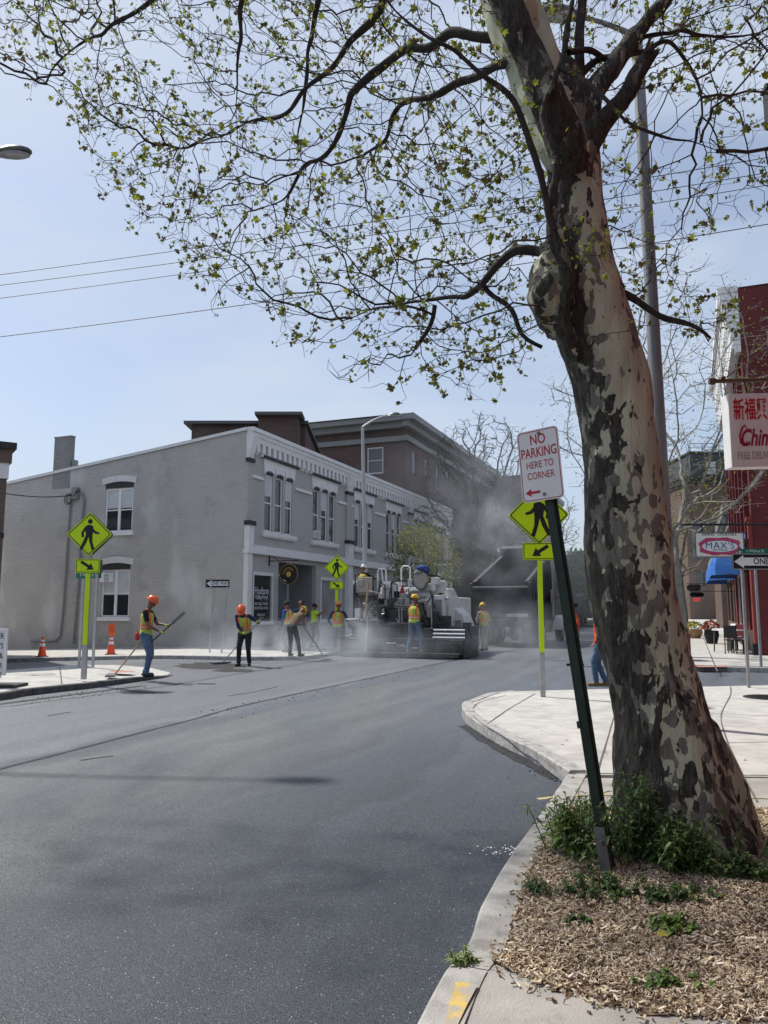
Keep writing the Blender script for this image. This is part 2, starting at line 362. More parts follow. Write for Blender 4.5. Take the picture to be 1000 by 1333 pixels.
def kerb(name, path, width, ztop, m, side=1, stone=1.8, name_kind='structure', zb=-.05):
    path = [Vector((p[0], p[1], 0)) for p in path]; b = MB(); n = len(path)
    if not hasattr(ztop, '__len__'): ztop = [ztop] * n
    acc = 0; prev = None; rows = []
    for i, p in enumerate(path):
        t = (path[min(i + 1, n - 1)] - path[max(i - 1, 0)]).normalized(); nr = Vector((t.y, -t.x, 0)) * side
        j = mnoise.noise(p * 3.1) * .008
        rows.append((p + nr * j, p + nr * (width + j * .5), ztop[i] + mnoise.noise(p * 2.2 + Vector((5, 0, 0))) * .006))
    start = 0
    for i in range(1, n):
        acc += (path[i] - path[i - 1]).length
        if acc > stone or i == n - 1:
            seg = rows[start:i + 1]; k = len(seg); dz = random.uniform(-.005, .005); vs = []
            for idx, (o_, i_, zt) in enumerate(seg):
                if idx == 0: o_ = o_ + (seg[1][0] - o_).normalized() * .006; i_ = i_ + (seg[1][1] - i_).normalized() * .006
                if idx == k - 1: o_ = o_ + (seg[-2][0] - o_).normalized() * .006; i_ = i_ + (seg[-2][1] - i_).normalized() * .006
                inn = (i_ - o_).normalized()
                vs += [(o_.x, o_.y, zb), (o_.x + inn.x * .004, o_.y + inn.y * .004, zt + dz - .014), (o_.x + inn.x * .02, o_.y + inn.y * .02, zt + dz), (i_.x, i_.y, zt + dz), (i_.x, i_.y, zb)]
            fs = [(q * 5 + a, (q + 1) * 5 + a, (q + 1) * 5 + a + 1, q * 5 + a + 1) for q in range(k - 1) for a in range(4)]
            fs += [(0, 1, 2, 3, 4), tuple((k - 1) * 5 + a for a in (4, 3, 2, 1, 0))]
            b.add(vs, fs); start = i; acc = 0
    return tag(b.build(name, m, ground=True), kind='structure')
# near right-hand block ------------------------------------------------
rk = [(455, 1540), (520, 1425), (578, 1305), (608, 1266), (627, 1212), (648, 1168), (674, 1124), (696, 1093), (716, 1062), (738, 1026)]
strip_k = [G(*p) for p in rk]
strip_path = [strip_k[0] - U * q_ for q_ in (8, 5, 3, 1.5, .7)] + smooth_path(strip_k, 6)
bulb_px = [(741, 1023), (724, 1011), (688, 988), (660, 975), (635, 961), (615, 948), (603, 936), (602, 925), (611, 914), (634, 905), (664, 901)]
bulb_path = smooth_path([G(p[0], p[1] - (0 if i < 8 else 0), 0.0 if i < 8 else .1) for i, p in enumerate(bulb_px)], 5)
M['kerbstone'] = mat('kerb_concrete', (.34, .33, .31), .88, .22, 7, .5, 90, col2=(.24, .23, .21), c2lo=.55, c2hi=.66, c2s=4)
k1 = kerb('kerb', strip_path, .17, .13, M['kerbstone'], side=1, stone=1.1)
k2 = kerb('bulb_kerb', bulb_path, .16, [.135] * len(bulb_path), M['granite'], side=1, stone=1.3)
def off(path, dd, side=1):
    out = []; n = len(path)
    for i, p in enumerate(path):
        t = (path[min(i + 1, n - 1)] - path[max(i - 1, 0)]).normalized(); out.append(p + Vector((t.y, -t.x, 0)) * side * dd)
    return out
inner = off([Vector((p.x, p.y, 0)) for p in strip_path], .165)
inner_b = off([Vector((p.x, p.y, 0)) for p in bulb_path], .155)
far_e = [G(1000, 892, .13), G(1200, 884, .13)]
slab('sidewalk', inner[:-1] + [G(752, 1013, .12), G(1000, 1013, .12), G(1240, 1012, .12), SL(6, 16), SL(-8, 16)], .121, M['oldconc'])
slab('sidewalk_corner', [inner_b[0] + Vector((.02, -.05, 0))] + inner_b[1:] + [G(800, 896.5, .13), G(1000, 891.8, .13), G(1190, 884.5, .13), G(1240, 1006, .13), G(1000, 1011, .13), G(745, 1008, .13)], .129, M['concrete'])
jl = [[(634, 943), (664, 922), (697, 903)], [(724, 1003), (690, 977), (655, 958), (622, 938), (616, 925), (625, 914), (660, 905)], [(778, 1004), (790, 965), (803, 920)],
      [(951, 893.5), (951, 905), (939, 930), (945, 960), (965, 1005), (985, 1043)], [(921, 928), (1000, 932), (1100, 935)], [(905, 968), (1000, 966)], [(745, 1006.5), (1000, 1009.5), (1150, 1008)]]
strips('sidewalk_joints', [smooth_path([G(a, b_, .13) for a, b_ in l], 4) for l in jl], .016, .1335, M['joint'])
strips('painted_line', [smooth_path([G(700, 1041, .12), G(760, 1036, .12), G(860, 1036, .12), G(1000, 1040, .12)], 8)], .04, .1265, M['yellow_worn'])
strips('painted_kerb_mark', [[G(608, 1282, .13), G(596, 1310, .13), G(585, 1345, .13)]], .06, .137, M['yellow_worn'])
# far right-hand block --------------------------------------------------
fr = [G(862, 871.5, .0), G(1000, 875), G(1180, 880)]
slab('far_sidewalk', [SL(120, -1.05), SL(60, -1.05), SL(28, -1.05), G(838, 868), G(855, 871)] + [G(925, 872.5), G(1000, 874.5), G(1200, 880)] + [SL(28, 22), SL(120, 22)], .13, M['concrete'])
kerb('far_kerb', smooth_path([SL(120, -1.2), SL(60, -1.2), SL(28, -1.2), G(832, 869), G(855, 872.5), G(925, 874), G(1000, 876), G(1200, 882)], 6), .15, .133, M['granite'], side=-1)
strips('tactile_paving', [[G(905, 867.5, .13), G(945, 867.5, .13)]], .5, .1345, mat('brick_red_tactile', (.40, .17, .13), .85, .2, 40))
strips('far_joints', [[SL(s, -.95), SL(s, 2.0)] for s in (22, 25, 28, 31, 35, 40, 46, 54)] + [[SL(20, .5), SL(60, .5)]], .03, .1345, M['joint'])
# left island -------------------------------------------------------------
isl_front = [(-260, 932), (-120, 914), (0, 902), (32, 897), (80, 892), (125, 887.5), (175, 882), (212, 879.8), (226, 878.6)]
zi = [.13, .13, .13, .13, .125, .12, .10, .05, .012]
ifp = [G(p[0], p[1], z) for p, z in zip(isl_front, zi)]
ipath = smooth_path(ifp, 4); iz = [q.z for q in ipath]
kerb('island_kerb', ipath, .15, iz, M['kerbdark'], side=-1, stone=2.0)
iin = off([Vector((p.x, p.y, 0)) for p in ipath], .14, -1)
ib = [G(222, 875.5, .02), G(196, 869, .06), (G(150, 865, .1)), G(100, 863.5, .12), G(15, 868, .13), G(-120, 880, .13), G(-260, 893, .13)]
bm_ = MB()
ring = [(p.x, p.y, iz[i] - .006) for i, p in enumerate(iin)] + [(p.x, p.y, p.z - .004) for p in ib]
n_ = len(ring); bm_.add(ring + [(x, y, -.05) for x, y, z in ring], [tuple(range(n_))] + [(i, (i + 1) % n_, n_ + (i + 1) % n_, n_ + i) for i in range(n_)])
tag(bm_.build('island', M['concrete'], ground=True), kind='structure')
strips('island_tactile', [[G(143, 876.3, .1), G(160, 876.3, .1), G(173, 876.3, .1)]], .55, .135, mat('red_tactile', (.42, .2, .16), .85, .3, 60))
strips('island_cover', [[G(40, 876, .13), G(55, 876, .13), G(72, 876, .13)]], .16, .136, M['steeldk'])
strips('island_joints', [[G(78, 866, .13), G(80, 889, .13)], [G(20, 874, .13), G(110, 884, .13)]], .02, .1345, M['joint'])
# walk in front of the grey building ---------------------------------------
lb = [G(-500, 852, .1), G(0, 851.5, .1), G(243, 854, .1), G(310, 855.5, .1), G(385, 855, .1), G(425, 851, .1)]
lbp = smooth_path(lb + [SL(32, -12.7), SL(60, -12.7), SL(130, -12.7)], 5)
kerb('corner_kerb', lbp, .16, .12, M['granite'], side=-1, stone=2)
lin = off([Vector((p.x, p.y, 0)) for p in lbp], .15, -1)
slab('corner_walk', lin + [SL(130, -30), SL(45, -60)], .115, M['concrete'])
# seams, cracks and fresh patches in the road --------------------------------
strips('road_seams', [smooth_path([G(-60, 1018), G(0, 1001), G(87, 979), G(175, 956), G(250, 937), G(315, 919), G(416, 897), G(510, 877), G(605, 857), G(622, 854)], 8)], .06, .004, M['asphalt_fresh'])
strips('road_cracks', [smooth_path([G(298, 906), G(330, 901), G(362, 894)], 6), smooth_path([G(62, 932), G(92, 927)], 4), smooth_path([G(0, 921), G(110, 907), G(230, 891), G(330, 874), G(430, 858)], 8),
    smooth_path([G(105, 990), G(125, 987), G(147, 984.5)], 4)], .035, .004, M['asphalt_fresh'])
strips('fresh_edges', [smooth_path([G(-40, 925), G(0, 917), G(60, 909), G(130, 900), G(185, 893)], 5), smooth_path([G(604, 945), G(640, 969), G(690, 995), G(722, 1014)], 5)], .16, .0045, M['asphalt_fresh'])
b = MB()
def patch(px, py, rx, ry, seed):
    c = G(px, py); rs = np.random.RandomState(seed); n = 22; vs = [(c.x, c.y, .004)]
    for k in range(n):
        a = 2 * PI * k / n; r = .75 + .4 * rs.rand(); q = G(px + rx * math.cos(a) * r, py + ry * math.sin(a) * r); vs.append((q.x, q.y, .004))
    b.add(vs, [(0, k + 1, (k + 1) % n + 1) for k in range(n)])
patch(275, 867, 48, 5, 1); patch(305, 873, 30, 2.4, 2); patch(430, 851, 26, 2, 3); patch(672, 835, 22, 3.5, 4); patch(690, 829, 26, 3, 5); patch(700, 842, 15, 1.5, 9); patch(180, 902, 24, 2, 6); patch(660, 826, 26, 3, 7)
tag(b.build('fresh_asphalt_patches', M['asphalt_fresh'], ground=True), kind='structure')
# loose crumbs of mix and white plaster bits
b = MB(); rs = np.random.RandomState(5)
def crumb(p, s, m):
    b.ell((p.x, p.y, p.z + s * .3), (s * rs.uniform(.6, 1.4), s * rs.uniform(.6, 1.4), s * .5), 4, m)
for i in range(420):
    t = rs.rand(); k = rs.randint(0, 3)
    if k == 0: q = G(604 + 120 * t + rs.normal(0, 4), 943 + 72 * t + abs(rs.normal(0, 3)) - 2)
    elif k == 1: q = G(250 + 360 * t, 928 - 72 * t + abs(rs.normal(0, 7)))
    else: q = G(20 + 170 * t, 914 - 20 * t + rs.normal(0, 2))
    crumb(q, rs.uniform(.005, .016), 0)
for i in range(70):
    q = G(675 + rs.normal(0, 26), 1108 + rs.normal(0, 4)); crumb(q, rs.uniform(.003, .010), 1)
for i in range(260):
    q = G(rs.uniform(0, 640), 960 + 370 * rs.rand() ** .7); crumb(q, rs.uniform(.0015, .0035), int(rs.rand() < .7))
tag(b.build('road_crumbs', [M['asphalt_fresh'], M['white']]), kind='stuff')
# ============================================================ MULCH BED
pit = [G(737, 1048, .14), G(820, 1047, .14), G(1000, 1050, .14), G(1180, 1054, .14), G(1330, 1300, .14), G(1050, 1327, .14), G(860, 1316, .14), G(760, 1300, .14), G(640, 1290, .14)]
edge_in = [q for q in inner if G(640, 1290).y - .05 < q.y < G(737, 1048).y]
mulch_c = [mat('mulch_a', (.46, .37, .25), .9, .25, 30), mat('mulch_b', (.34, .255, .17), .9, .25, 30), mat('mulch_c', (.58, .50, .37), .85, .2, 30), mat('mulch_d', (.13, .09, .06), .9, .25, 30), mat('mulch_e', (.70, .63, .52), .8, .1, 30)]
poly = [(q.x, q.y) for q in pit[:-1]] + [(q.x + .0, q.y) for q in edge_in]
def inside(x, y, pl):
    c = False; j = len(pl) - 1
    for i in range(len(pl)):
        if (pl[i][1] > y) != (pl[j][1] > y) and x < (pl[j][0] - pl[i][0]) * (y - pl[i][1]) / (pl[j][1] - pl[i][1]) + pl[i][0]: c = not c
        j = i
    return c
def mulch_h(x, y):
    return .125 + .018 * mnoise.noise(Vector((x * 1.7, y * 1.7, 0))) + .01 * mnoise.noise(Vector((x * 6, y * 6, 3))) + .06 * math.exp(-((x - 2.0) ** 2 + (y - 4.75) ** 2) / .5)
gx0, gx1 = min(p[0] for p in poly), max(p[0] for p in poly); gy0, gy1 = min(p[1] for p in poly), max(p[1] for p in poly)
b = MB(); nx, ny = 70, 60; idx = {}
for j in range(ny + 1):
    for i in range(nx + 1):
        x = gx0 + (gx1 - gx0) * i / nx; y = gy0 + (gy1 - gy0) * j / ny; idx[i, j] = len(b.v)
        b.v.append((x, y, mulch_h(x, y)))
for j in range(ny):
    for i in range(nx):
        cx = gx0 + (gx1 - gx0) * (i + .5) / nx; cy = gy0 + (gy1 - gy0) * (j + .5) / ny
        if inside(cx, cy, poly): b.f.append((idx[i, j], idx[i + 1, j], idx[i + 1, j + 1], idx[i, j + 1])); b.m.append(0)
tag(b.build('soil', mat('soil', (.10, .068, .045), .95, .35, 25, .8, 60, col2=(.2, .14, .09), c2lo=.5, c2hi=.6, c2s=30), smooth='all'), kind='structure')
b = MB(); rs = np.random.RandomState(3); cnt = 0
while cnt < 62000:
    x, y = rs.uniform(gx0 - .05, gx1), rs.uniform(gy0 - .08, gy1)
    if not inside(x, y, poly):
        if rs.rand() > .1 or not inside(x + .07, y + .05, poly): continue
    if x > .6 * y + .35: continue
    if mnoise.noise(Vector((x * 3.1, y * 3.1, 4))) < -.28 and rs.rand() < .6: continue
    near = y < 4.6
    l = rs.uniform(.0045, .0165) * (1.5 if rs.rand() < .1 else 1); wd = l * rs.uniform(.10, .40); th = rs.uniform(.0015, .004)
    z = mulch_h(x, y) + rs.uniform(0, .014); a = rs.uniform(0, 2 * PI); til = rs.normal(0, .38)
    ax = Vector((math.cos(a) * math.cos(til), math.sin(a) * math.cos(til), math.sin(til))); ay = Vector((-math.sin(a), math.cos(a), rs.normal(0, .3))).normalized(); az = ax.cross(ay)
    c = Vector((x, y, z)); hx, hy, hz = ax * l, ay * wd, az * th
    k = rs.choice(5, p=[.33, .27, .2, .13, .07])
    tp = rs.uniform(.3, 1)
    b.add([c - hx - hy + hz, c + hx - hy * tp + hz, c + hx + hy * tp + hz, c - hx + hy + hz, c - hx - hy - hz, c + hx - hy * tp - hz, c + hx + hy * tp - hz, c - hx + hy - hz],
          [(0, 1, 2, 3), (0, 4, 5, 1), (1, 5, 6, 2), (2, 6, 7, 3), (3, 7, 4, 0)], int(k)); cnt += 1
bg_ = MB(); rs2 = np.random.RandomState(9)
for i in range(150):
    q = G(rs2.uniform(640, 1000), rs2.uniform(900, 1040), .134) if i % 3 else G(rs2.uniform(20, 200), rs2.uniform(866, 888), .134)
    r_ = rs2.uniform(.006, .018); bg_.add([(q.x + r_ * math.cos(a) * rs2.uniform(.7, 1.2), q.y + r_ * math.sin(a) * rs2.uniform(.7, 1.2), .1342) for a in [2 * PI * k / 8 for k in range(8)]], [tuple(range(8))])
tag(bg_.build('gum_spots', M['joint']), kind='stuff')
me_ = bpy.data.meshes.new('mulch'); me_.from_pydata(b.v, [], b.f)
for m_ in mulch_c: me_.materials.append(m_)
me_.polygons.foreach_set('material_index', b.m)
mo = bpy.data.objects.new('mulch', me_); C.objects.link(mo); tag(mo, 'brown wood chip mulch around the foot of the sycamore', 'mulch', kind='stuff')
# ============================================================ BUILDINGS
def wall(b, o, A, N, u0, u1, z0, z1, holes, m=0, rev=.14, mrev=None):
    """front faces of a wall in the plane o + A*u + z, outward normal N, with rectangular holes and their reveals"""
    o, A, N = Vector(o), Vector(A), Vector(N); Z = Vector((0, 0, 1))
    us = sorted({u0, u1, *[h[0] for h in holes], *[h[1] for h in holes]}); zs = sorted({z0, z1, *[h[2] for h in holes], *[h[3] for h in holes]})
    us = [u for u in us if u0 <= u <= u1]; zs = [z for z in zs if z0 <= z <= z1]
    for i in range(len(us) - 1):
        for j in range(len(zs) - 1):
            cu, cz = (us[i] + us[i + 1]) / 2, (zs[j] + zs[j + 1]) / 2
            if any(h[0] < cu < h[1] and h[2] < cz < h[3] for h in holes): continue
            q = [o + A * us[i] + Z * zs[j], o + A * us[i + 1] + Z * zs[j], o + A * us[i + 1] + Z * zs[j + 1], o + A * us[i] + Z * zs[j + 1]]
            b.add(q, [(0, 1, 2, 3)], m)
    for h in holes:
        c = [o + A * h[0] + Z * h[2], o + A * h[1] + Z * h[2], o + A * h[1] + Z * h[3], o + A * h[0] + Z * h[3]]
        b.add(c + [v - N * rev for v in c], [(0, 1, 5, 4), (1, 2, 6, 5), (2, 3, 7, 6), (3, 0, 4, 7)], m if mrev is None else mrev)
def LB(o, A, N):                                 # a little frame: u along the wall, v out of it, z up
    o, A, N = Vector(o), Vector(A), Vector(N)
    return lambda u, v, z: o + A * u + N * v + Vector((0, 0, z))
def pbox(b, F, u0, u1, v0, v1, z0, z1, m=0):
    vs = [F(u, v, z) for z in (z0, z1) for v in (v0, v1) for u in (u0, u1)]
    b.add(vs, [(0, 2, 3, 1), (4, 5, 7, 6), (0, 1, 5, 4), (2, 6, 7, 3), (0, 4, 6, 2), (1, 3, 7, 5)], m)
def sash(parent, F, u0, u1, z0, z1, rec=.12, fw=.06, mull=False, fm=None, gm=None, ac=False, blind=.0, rail=True):
    fm = fm or M['white']; gm = gm or M['glass']
    f = MB(); e = .004
    pbox(f, F, u0 + e, u0 + fw, -rec, -rec + .06, z0 + e, z1 - e); pbox(f, F, u1 - fw, u1 - e, -rec, -rec + .06, z0 + e, z1 - e)
    pbox(f, F, u0 + fw, u1 - fw, -rec, -rec + .058, z1 - fw - e, z1 - e); pbox(f, F, u0 + fw, u1 - fw, -rec, -rec + .058, z0 + e, z0 + fw)
    if mull: c = (u0 + u1) / 2; pbox(f, F, c - fw * .9, c + fw * .9, -rec, -rec + .064, z0 + fw, z1 - fw - e)
    zm = z0 + (z1 - z0) * .5
    if rail: pbox(f, F, u0 + fw, u1 - fw, -rec, -rec + .05, zm - .025, zm + .025)
    fo = f.build('window', fm, parent)
    g_ = MB(); g_.add([F(u0 + fw, -rec + .02, z0 + fw), F(u1 - fw, -rec + .02, z0 + fw), F(u1 - fw, -rec + .02, z1 - fw), F(u0 + fw, -rec + .02, z1 - fw)], [(0, 1, 2, 3)])
    g_.build('pane', gm, fo)
    if blind:
        g_ = MB(); pbox(g_, F, u0 + fw, u1 - fw, -rec + .021, -rec + .026, z1 - fw - (z1 - z0) * blind, z1 - fw - .001); g_.build('blind', M['blind'], fo)
    if ac:
        g_ = MB(); um = (u0 + u1) / 2 if not mull else u0 + (u1 - u0) * .25; hw = min(.27, (u1 - u0) * .4)
        pbox(g_, F, um - hw, um + hw, -rec + .03, .12, z0 + .06, z0 + .42)
        for k in range(5): pbox(g_, F, um - hw + .02, um + hw - .02, .12, .127, z0 + .10 + k * .06, z0 + .125 + k * .06, 1)
        g_.build('air_conditioner', [M['trim'], M['greytrim']], fo)
    return fo
# ---------------------------------------------------------------- grey painted corner building
CX = G(316, 842.5, .12)                           # its street corner
gb = empty('brick_building', 'grey painted two storey brick building with white corbelled cornice on the corner', 'building', (CX.x, CX.y, .12), PI / 2 - TH)
# local frame: +x along the street, -y towards the street, side wall at x = 0 running +y
Hc = HZ(CX.y, 556) - .12; HF = 27.6; SD = 17.5
def zf(py, px):                                    # height above base of a facade point seen at (px,py)
    d = ray(px, py); s = None
    # intersect the facade plane
    n_ = Vector((math.cos(TH), -math.sin(TH), 0)); t = n_.dot(CX) / n_.dot(d); return CAM_Z + d.z * t - .12
def sf(px, py=720):
    d = ray(px, py); n_ = Vector((math.cos(TH), -math.sin(TH), 0)); t = n_.dot(CX) / n_.dot(d); q = Vector((d.x * t, d.y * t, 0)); return (q - Vector((CX.x, CX.y, 0))).dot(U)
def wf(px, py):                                    # side wall coordinates
    d = ray(px, py); t = U.dot(Vector((CX.x, CX.y, 0))) / U.dot(d); q = Vector((d.x * t, d.y * t, 0)); return (q - Vector((CX.x, CX.y, 0))).dot(W), CAM_Z + d.z * t - .12
FF = LB((0, 0, 0), (1, 0, 0), (0, -1, 0)); FS = LB((0, 0, 0), (0, 1, 0), (-1, 0, 0))
sideF = []
for (xa, ya, xb, yb) in ((137, 634, 175, 693), (129, 741, 169, 803)):
    l, z1 = wf(xb, ya); r, z0 = wf(xa, yb); sideF.append((l, r, z0, z1))
m0 = sum(h[0] for h in sideF) / 2; m1 = sum(h[1] for h in sideF) / 2
sideF = [(m0, m1, h[2], h[3]) for h in sideF]
bays = [0.0, sf(453, 640), sf(533, 640), HF]
grp = [(sf(341, 650), sf(384, 650)), (sf(404.5, 660), sf(439, 660)), (sf(459.5, 670), sf(487, 670)), (sf(501, 680), sf(523, 680)), (sf(537.5, 690), sf(555, 690)), (sf(562.5, 690), sf(580, 690))]
zs0, zs1 = zf(694, 362), zf(622, 362)              # upper windows
fh = []
for gi, (a, b_) in enumerate(grp):
    wdt = (b_ - a - .25) / 3; 
    for k in range(3): fh.append((a + .12 + k * (wdt + .005) + .10, a + .12 + k * (wdt + .005) + wdt - .10, zs0, zs1))
ZB = zf(712, 345)                                  # top of the storefront band
shop = (.62, sf(355, 780), .93, zf(744, 335)); rec = (sf(362, 780), sf(411, 780), .02, zf(722, 362) - .06); shop2 = (sf(417, 790), bays[1] - .75, .93, zf(744, 335))
gh = [shop, rec, shop2]
for bi in (1, 2):
    L0 = bays[bi]; gh += [(L0 + .6, L0 + 3.2, .9, 3.0), (L0 + 3.7, L0 + 5.2, .02, 3.0), (L0 + 5.7, bays[bi + 1] - .7, .9, 3.0)]
b = MB()
wall(b, (0, 0, 0), (1, 0, 0), (0, -1, 0), 0, HF, ZB - .55, Hc - .02, fh, 1)
wall(b, (0, 0, 0), (1, 0, 0), (0, -1, 0), 0, HF, 0, ZB - .55, gh, 1, rev=.2)
# side wall with a sloping top
topS = lambda y: Hc - max(0, y - .2) * .115
us = sorted({0.0, SD, *[h[0] for h in sideF], *[h[1] for h in sideF]}); Zm = sideF[0][3] + .01
wall(b, (0, 0, 0), (0, 1, 0), (-1, 0, 0), 0, SD, -1.2, Zm, sideF, 0)
b.add([(0, 0, Zm), (0, SD, Zm), (0, SD, topS(SD)), (0, 0, topS(0))], [(0, 1, 2, 3)], 0)
b.add([(HF, 0, 0), (HF, SD, 0), (HF, SD, topS(SD)), (HF, 0, topS(0)), (0, SD, -1.2), (0, SD, topS(SD)), (HF, SD, topS(SD)), (HF, SD, -1.2)], [(0, 1, 2, 3), (4, 5, 6, 7)], 0)
b.build('wall', [M['grey_brick'], M['grey_brick_front']], gb)
b = MB(); b.add([(.02, .02, Hc - .05), (HF - .02, .02, Hc - .05), (HF - .02, SD - .02, topS(SD) - .05), (.02, SD - .02, topS(SD) - .05)], [(0, 1, 2, 3)]); rf = b.build('roof', M['roofing'], gb)
b = MB(); b.add([(-.06, .0, topS(0)), (-.06, SD, topS(SD)), (.2, SD, topS(SD)), (.2, 0, topS(0)), (-.06, .0, topS(0) - .13), (-.06, SD, topS(SD) - .13), (.2, SD, topS(SD) - .1), (.2, 0, topS(0) - .1)], [(0, 3, 2, 1), (0, 1, 5, 4), (3, 7, 6, 2), (0, 4, 7, 3), (1, 2, 6, 5)]); b.build('coping', M['trim'], rf)
# chimney on the side wall
cl, cz = wf(95, 600); cr, _ = wf(70, 605); ct = wf(82, 569)[1]
b = MB(); b.box(-.02, .2, cl + .12, cr, topS(cr) - .8, ct - .02); b.box(-.04, .22, cl + .1, cr + .02, ct - .02, ct + .03); b.box(.0, .2, cl - .12, cl + .05, topS(cl) - .05, topS(cl) + .3); b.build('chimney', brick_mat('chimney_brick', (.33, .325, .315), (.29, .285, .28), (.22, .22, .21), .8, .2), gb)
# interior darkness behind the glass
for h in sideF:
    sash(gb, FS, h[0] + .0, h[1], h[2], h[3], .1, .07, mull=True, blind=.5 if h is sideF[1] else .42, ac=(h is sideF[1] and False))  # upper window's blind is added in place of a whitish pane reflection
    b = MB(); pbox(b, FS, h[0] - .12, h[1] + .12, .002, .12, h[2] - .16, h[2] - .005); b.build('window_sill', M['white'], gb)
    b = MB(); n = 10; wdt = h[1] - h[0] + .3; cu = (h[0] + h[1]) / 2
    pts = [(cu - wdt / 2 + wdt * k / n, h[3] + .18 + .10 * math.sin(PI * k / n)) for k in range(n + 1)]
    pl = [(u, z) for u, z in pts] + [(u, z + .26) for u, z in pts[::-1]]
    b.prism(pl, FS(0, .002, 0), (0, 1, 0), (0, 0, 1), (-1, 0, 0), .06)
    for r_ in (0, 1, 2): b.prism([(u, z + .06 + .09 * r_) for u, z in pts] + [(u, z + .075 + .09 * r_) for u, z in pts[::-1]], FS(0, .062, 0), (0, 1, 0), (0, 0, 1), (-1, 0, 0), .012)
    b.build('window_arch', M['trim'], gb)
    b = MB(); b.prism([(h[0], h[3] + .004), (h[1], h[3] + .004)] + [(min(max(u, h[0]), h[1]), z - .006) for u, z in pts[::-1]], FS(0, .003, 0), (0, 1, 0), (0, 0, 1), (-1, 0, 0), .015); b.build('arch_panel', M['dktrim'], gb)
h = sideF[1]; b = MB(); uu = h[1] - .28
pbox(b, FS, uu - .3, uu + .22, -.05, .2, h[3] - .52, h[3] - .14); 
for k in range(6): pbox(b, FS, uu - .27, uu + .0, .2, .207, h[3] - .49 + k * .055, h[3] - .465 + k * .055, 1)
b.build('air_conditioner', [M['white'], M['greytrim']], gb)
# upper facade windows in threes
for gi, (a, b_) in enumerate(grp):
    for k in range(3):
        h = fh[gi * 3 + k]; sash(gb, FF, *h, .12, .055, blind=(.0 if (gi + k) % 2 else .35), ac=(gi == 1 and k == 0))
    bb = MB(); pbox(bb, FF, a - .02, b_ + .02, .002, .13, zs0 - .2, zs0 - .03); pbox(bb, FF, a + .02, b_ - .02, .002, .09, zs0 - .26, zs0 - .2); bb.build('window_sill', M['trim'], gb)
    bb = MB(); wdt = (b_ - a - .25) / 3; zt = zs1 + .62; pl = [(a + .02, zt), (a + .1, zs1 + .0)]
    for k in range(3):
        h = fh[gi * 3 + k]; c = (h[0] + h[1]) / 2; hw = (h[1] - h[0]) / 2 + .03
        pl += [(c - hw - .0, zs1 - .02)] + [(c + hw * math.cos(t), zs1 + .02 + .14 * math.sin(t)) for t in (PI * .95, PI * .8, PI * .65, PI * .5, PI * .35, PI * .2, PI * .05)] + [(c + hw + .0, zs1 - .02)]
        if k < 2: pl += [((fh[gi * 3 + k][1] + fh[gi * 3 + k + 1][0]) / 2, zs1 + .40)]
    pl += [(b_ - .02, zt)]
    q = []
    for p_ in pl:
        if not q or (abs(p_[0] - q[-1][0]) > 1e-4 or abs(p_[1] - q[-1][1]) > 1e-4): q.append(p_)
    bb.prism(q, FF(0, .003, 0), (1, 0, 0), (0, 0, 1), (0, -1, 0), .06)
    bb.build('window_hood', M['trim'], gb)
    bb = MB(); pbox(bb, FF, a - .08, b_ + .08, .002, .17, zt + .0, zt + .09); bb.build('hood_cap', M['dktrim'], gb)
    bb = MB()
    for k in range(3):
        h = fh[gi * 3 + k]; pbox(bb, FF, h[0], h[1], -.115, .001, zs1 - .004, zs1 + .12)
    bb.build('arch_panel', M['dktrim'], gb)
# string course, pilasters, corbels, cornice
zb_ = zf(617, 326)
b = MB(); last = .0
for (a, b_) in grp + [(HF, HF)]:
    pbox(b, FF, last, a + .0 if a < HF else HF, .002, .075, zb_ - .12, zb_); last = b_
b.build('string_course', M['greytrim'] if False else M['trim'], gb)
b = MB(); ct_ = Hc; cb_ = Hc - .62
pbox(b, FF, -.03, HF, .003, .30, Hc - .16, Hc); pbox(b, FF, -.02, HF, .003, .24, Hc - .34, Hc - .16); pbox(b, FF, -.01, HF, .003, .20, cb_ + .06, Hc - .34)
k = .02
while k < HF - .2:
    pbox(b, FF, k, k + .22, .004, .19, cb_ - .30, cb_ + .06); pbox(b, FF, k + .03, k + .19, .004, .13, cb_ - .40, cb_ - .30); k += .44
for r_ in range(9): pbox(b, FF, -.01, HF, .2 if r_ < 4 else .24, .206 if r_ < 4 else .246, cb_ + .1 + r_ * .055, cb_ + .12 + r_ * .055)
b.build('cornice', M['trim'], gb)
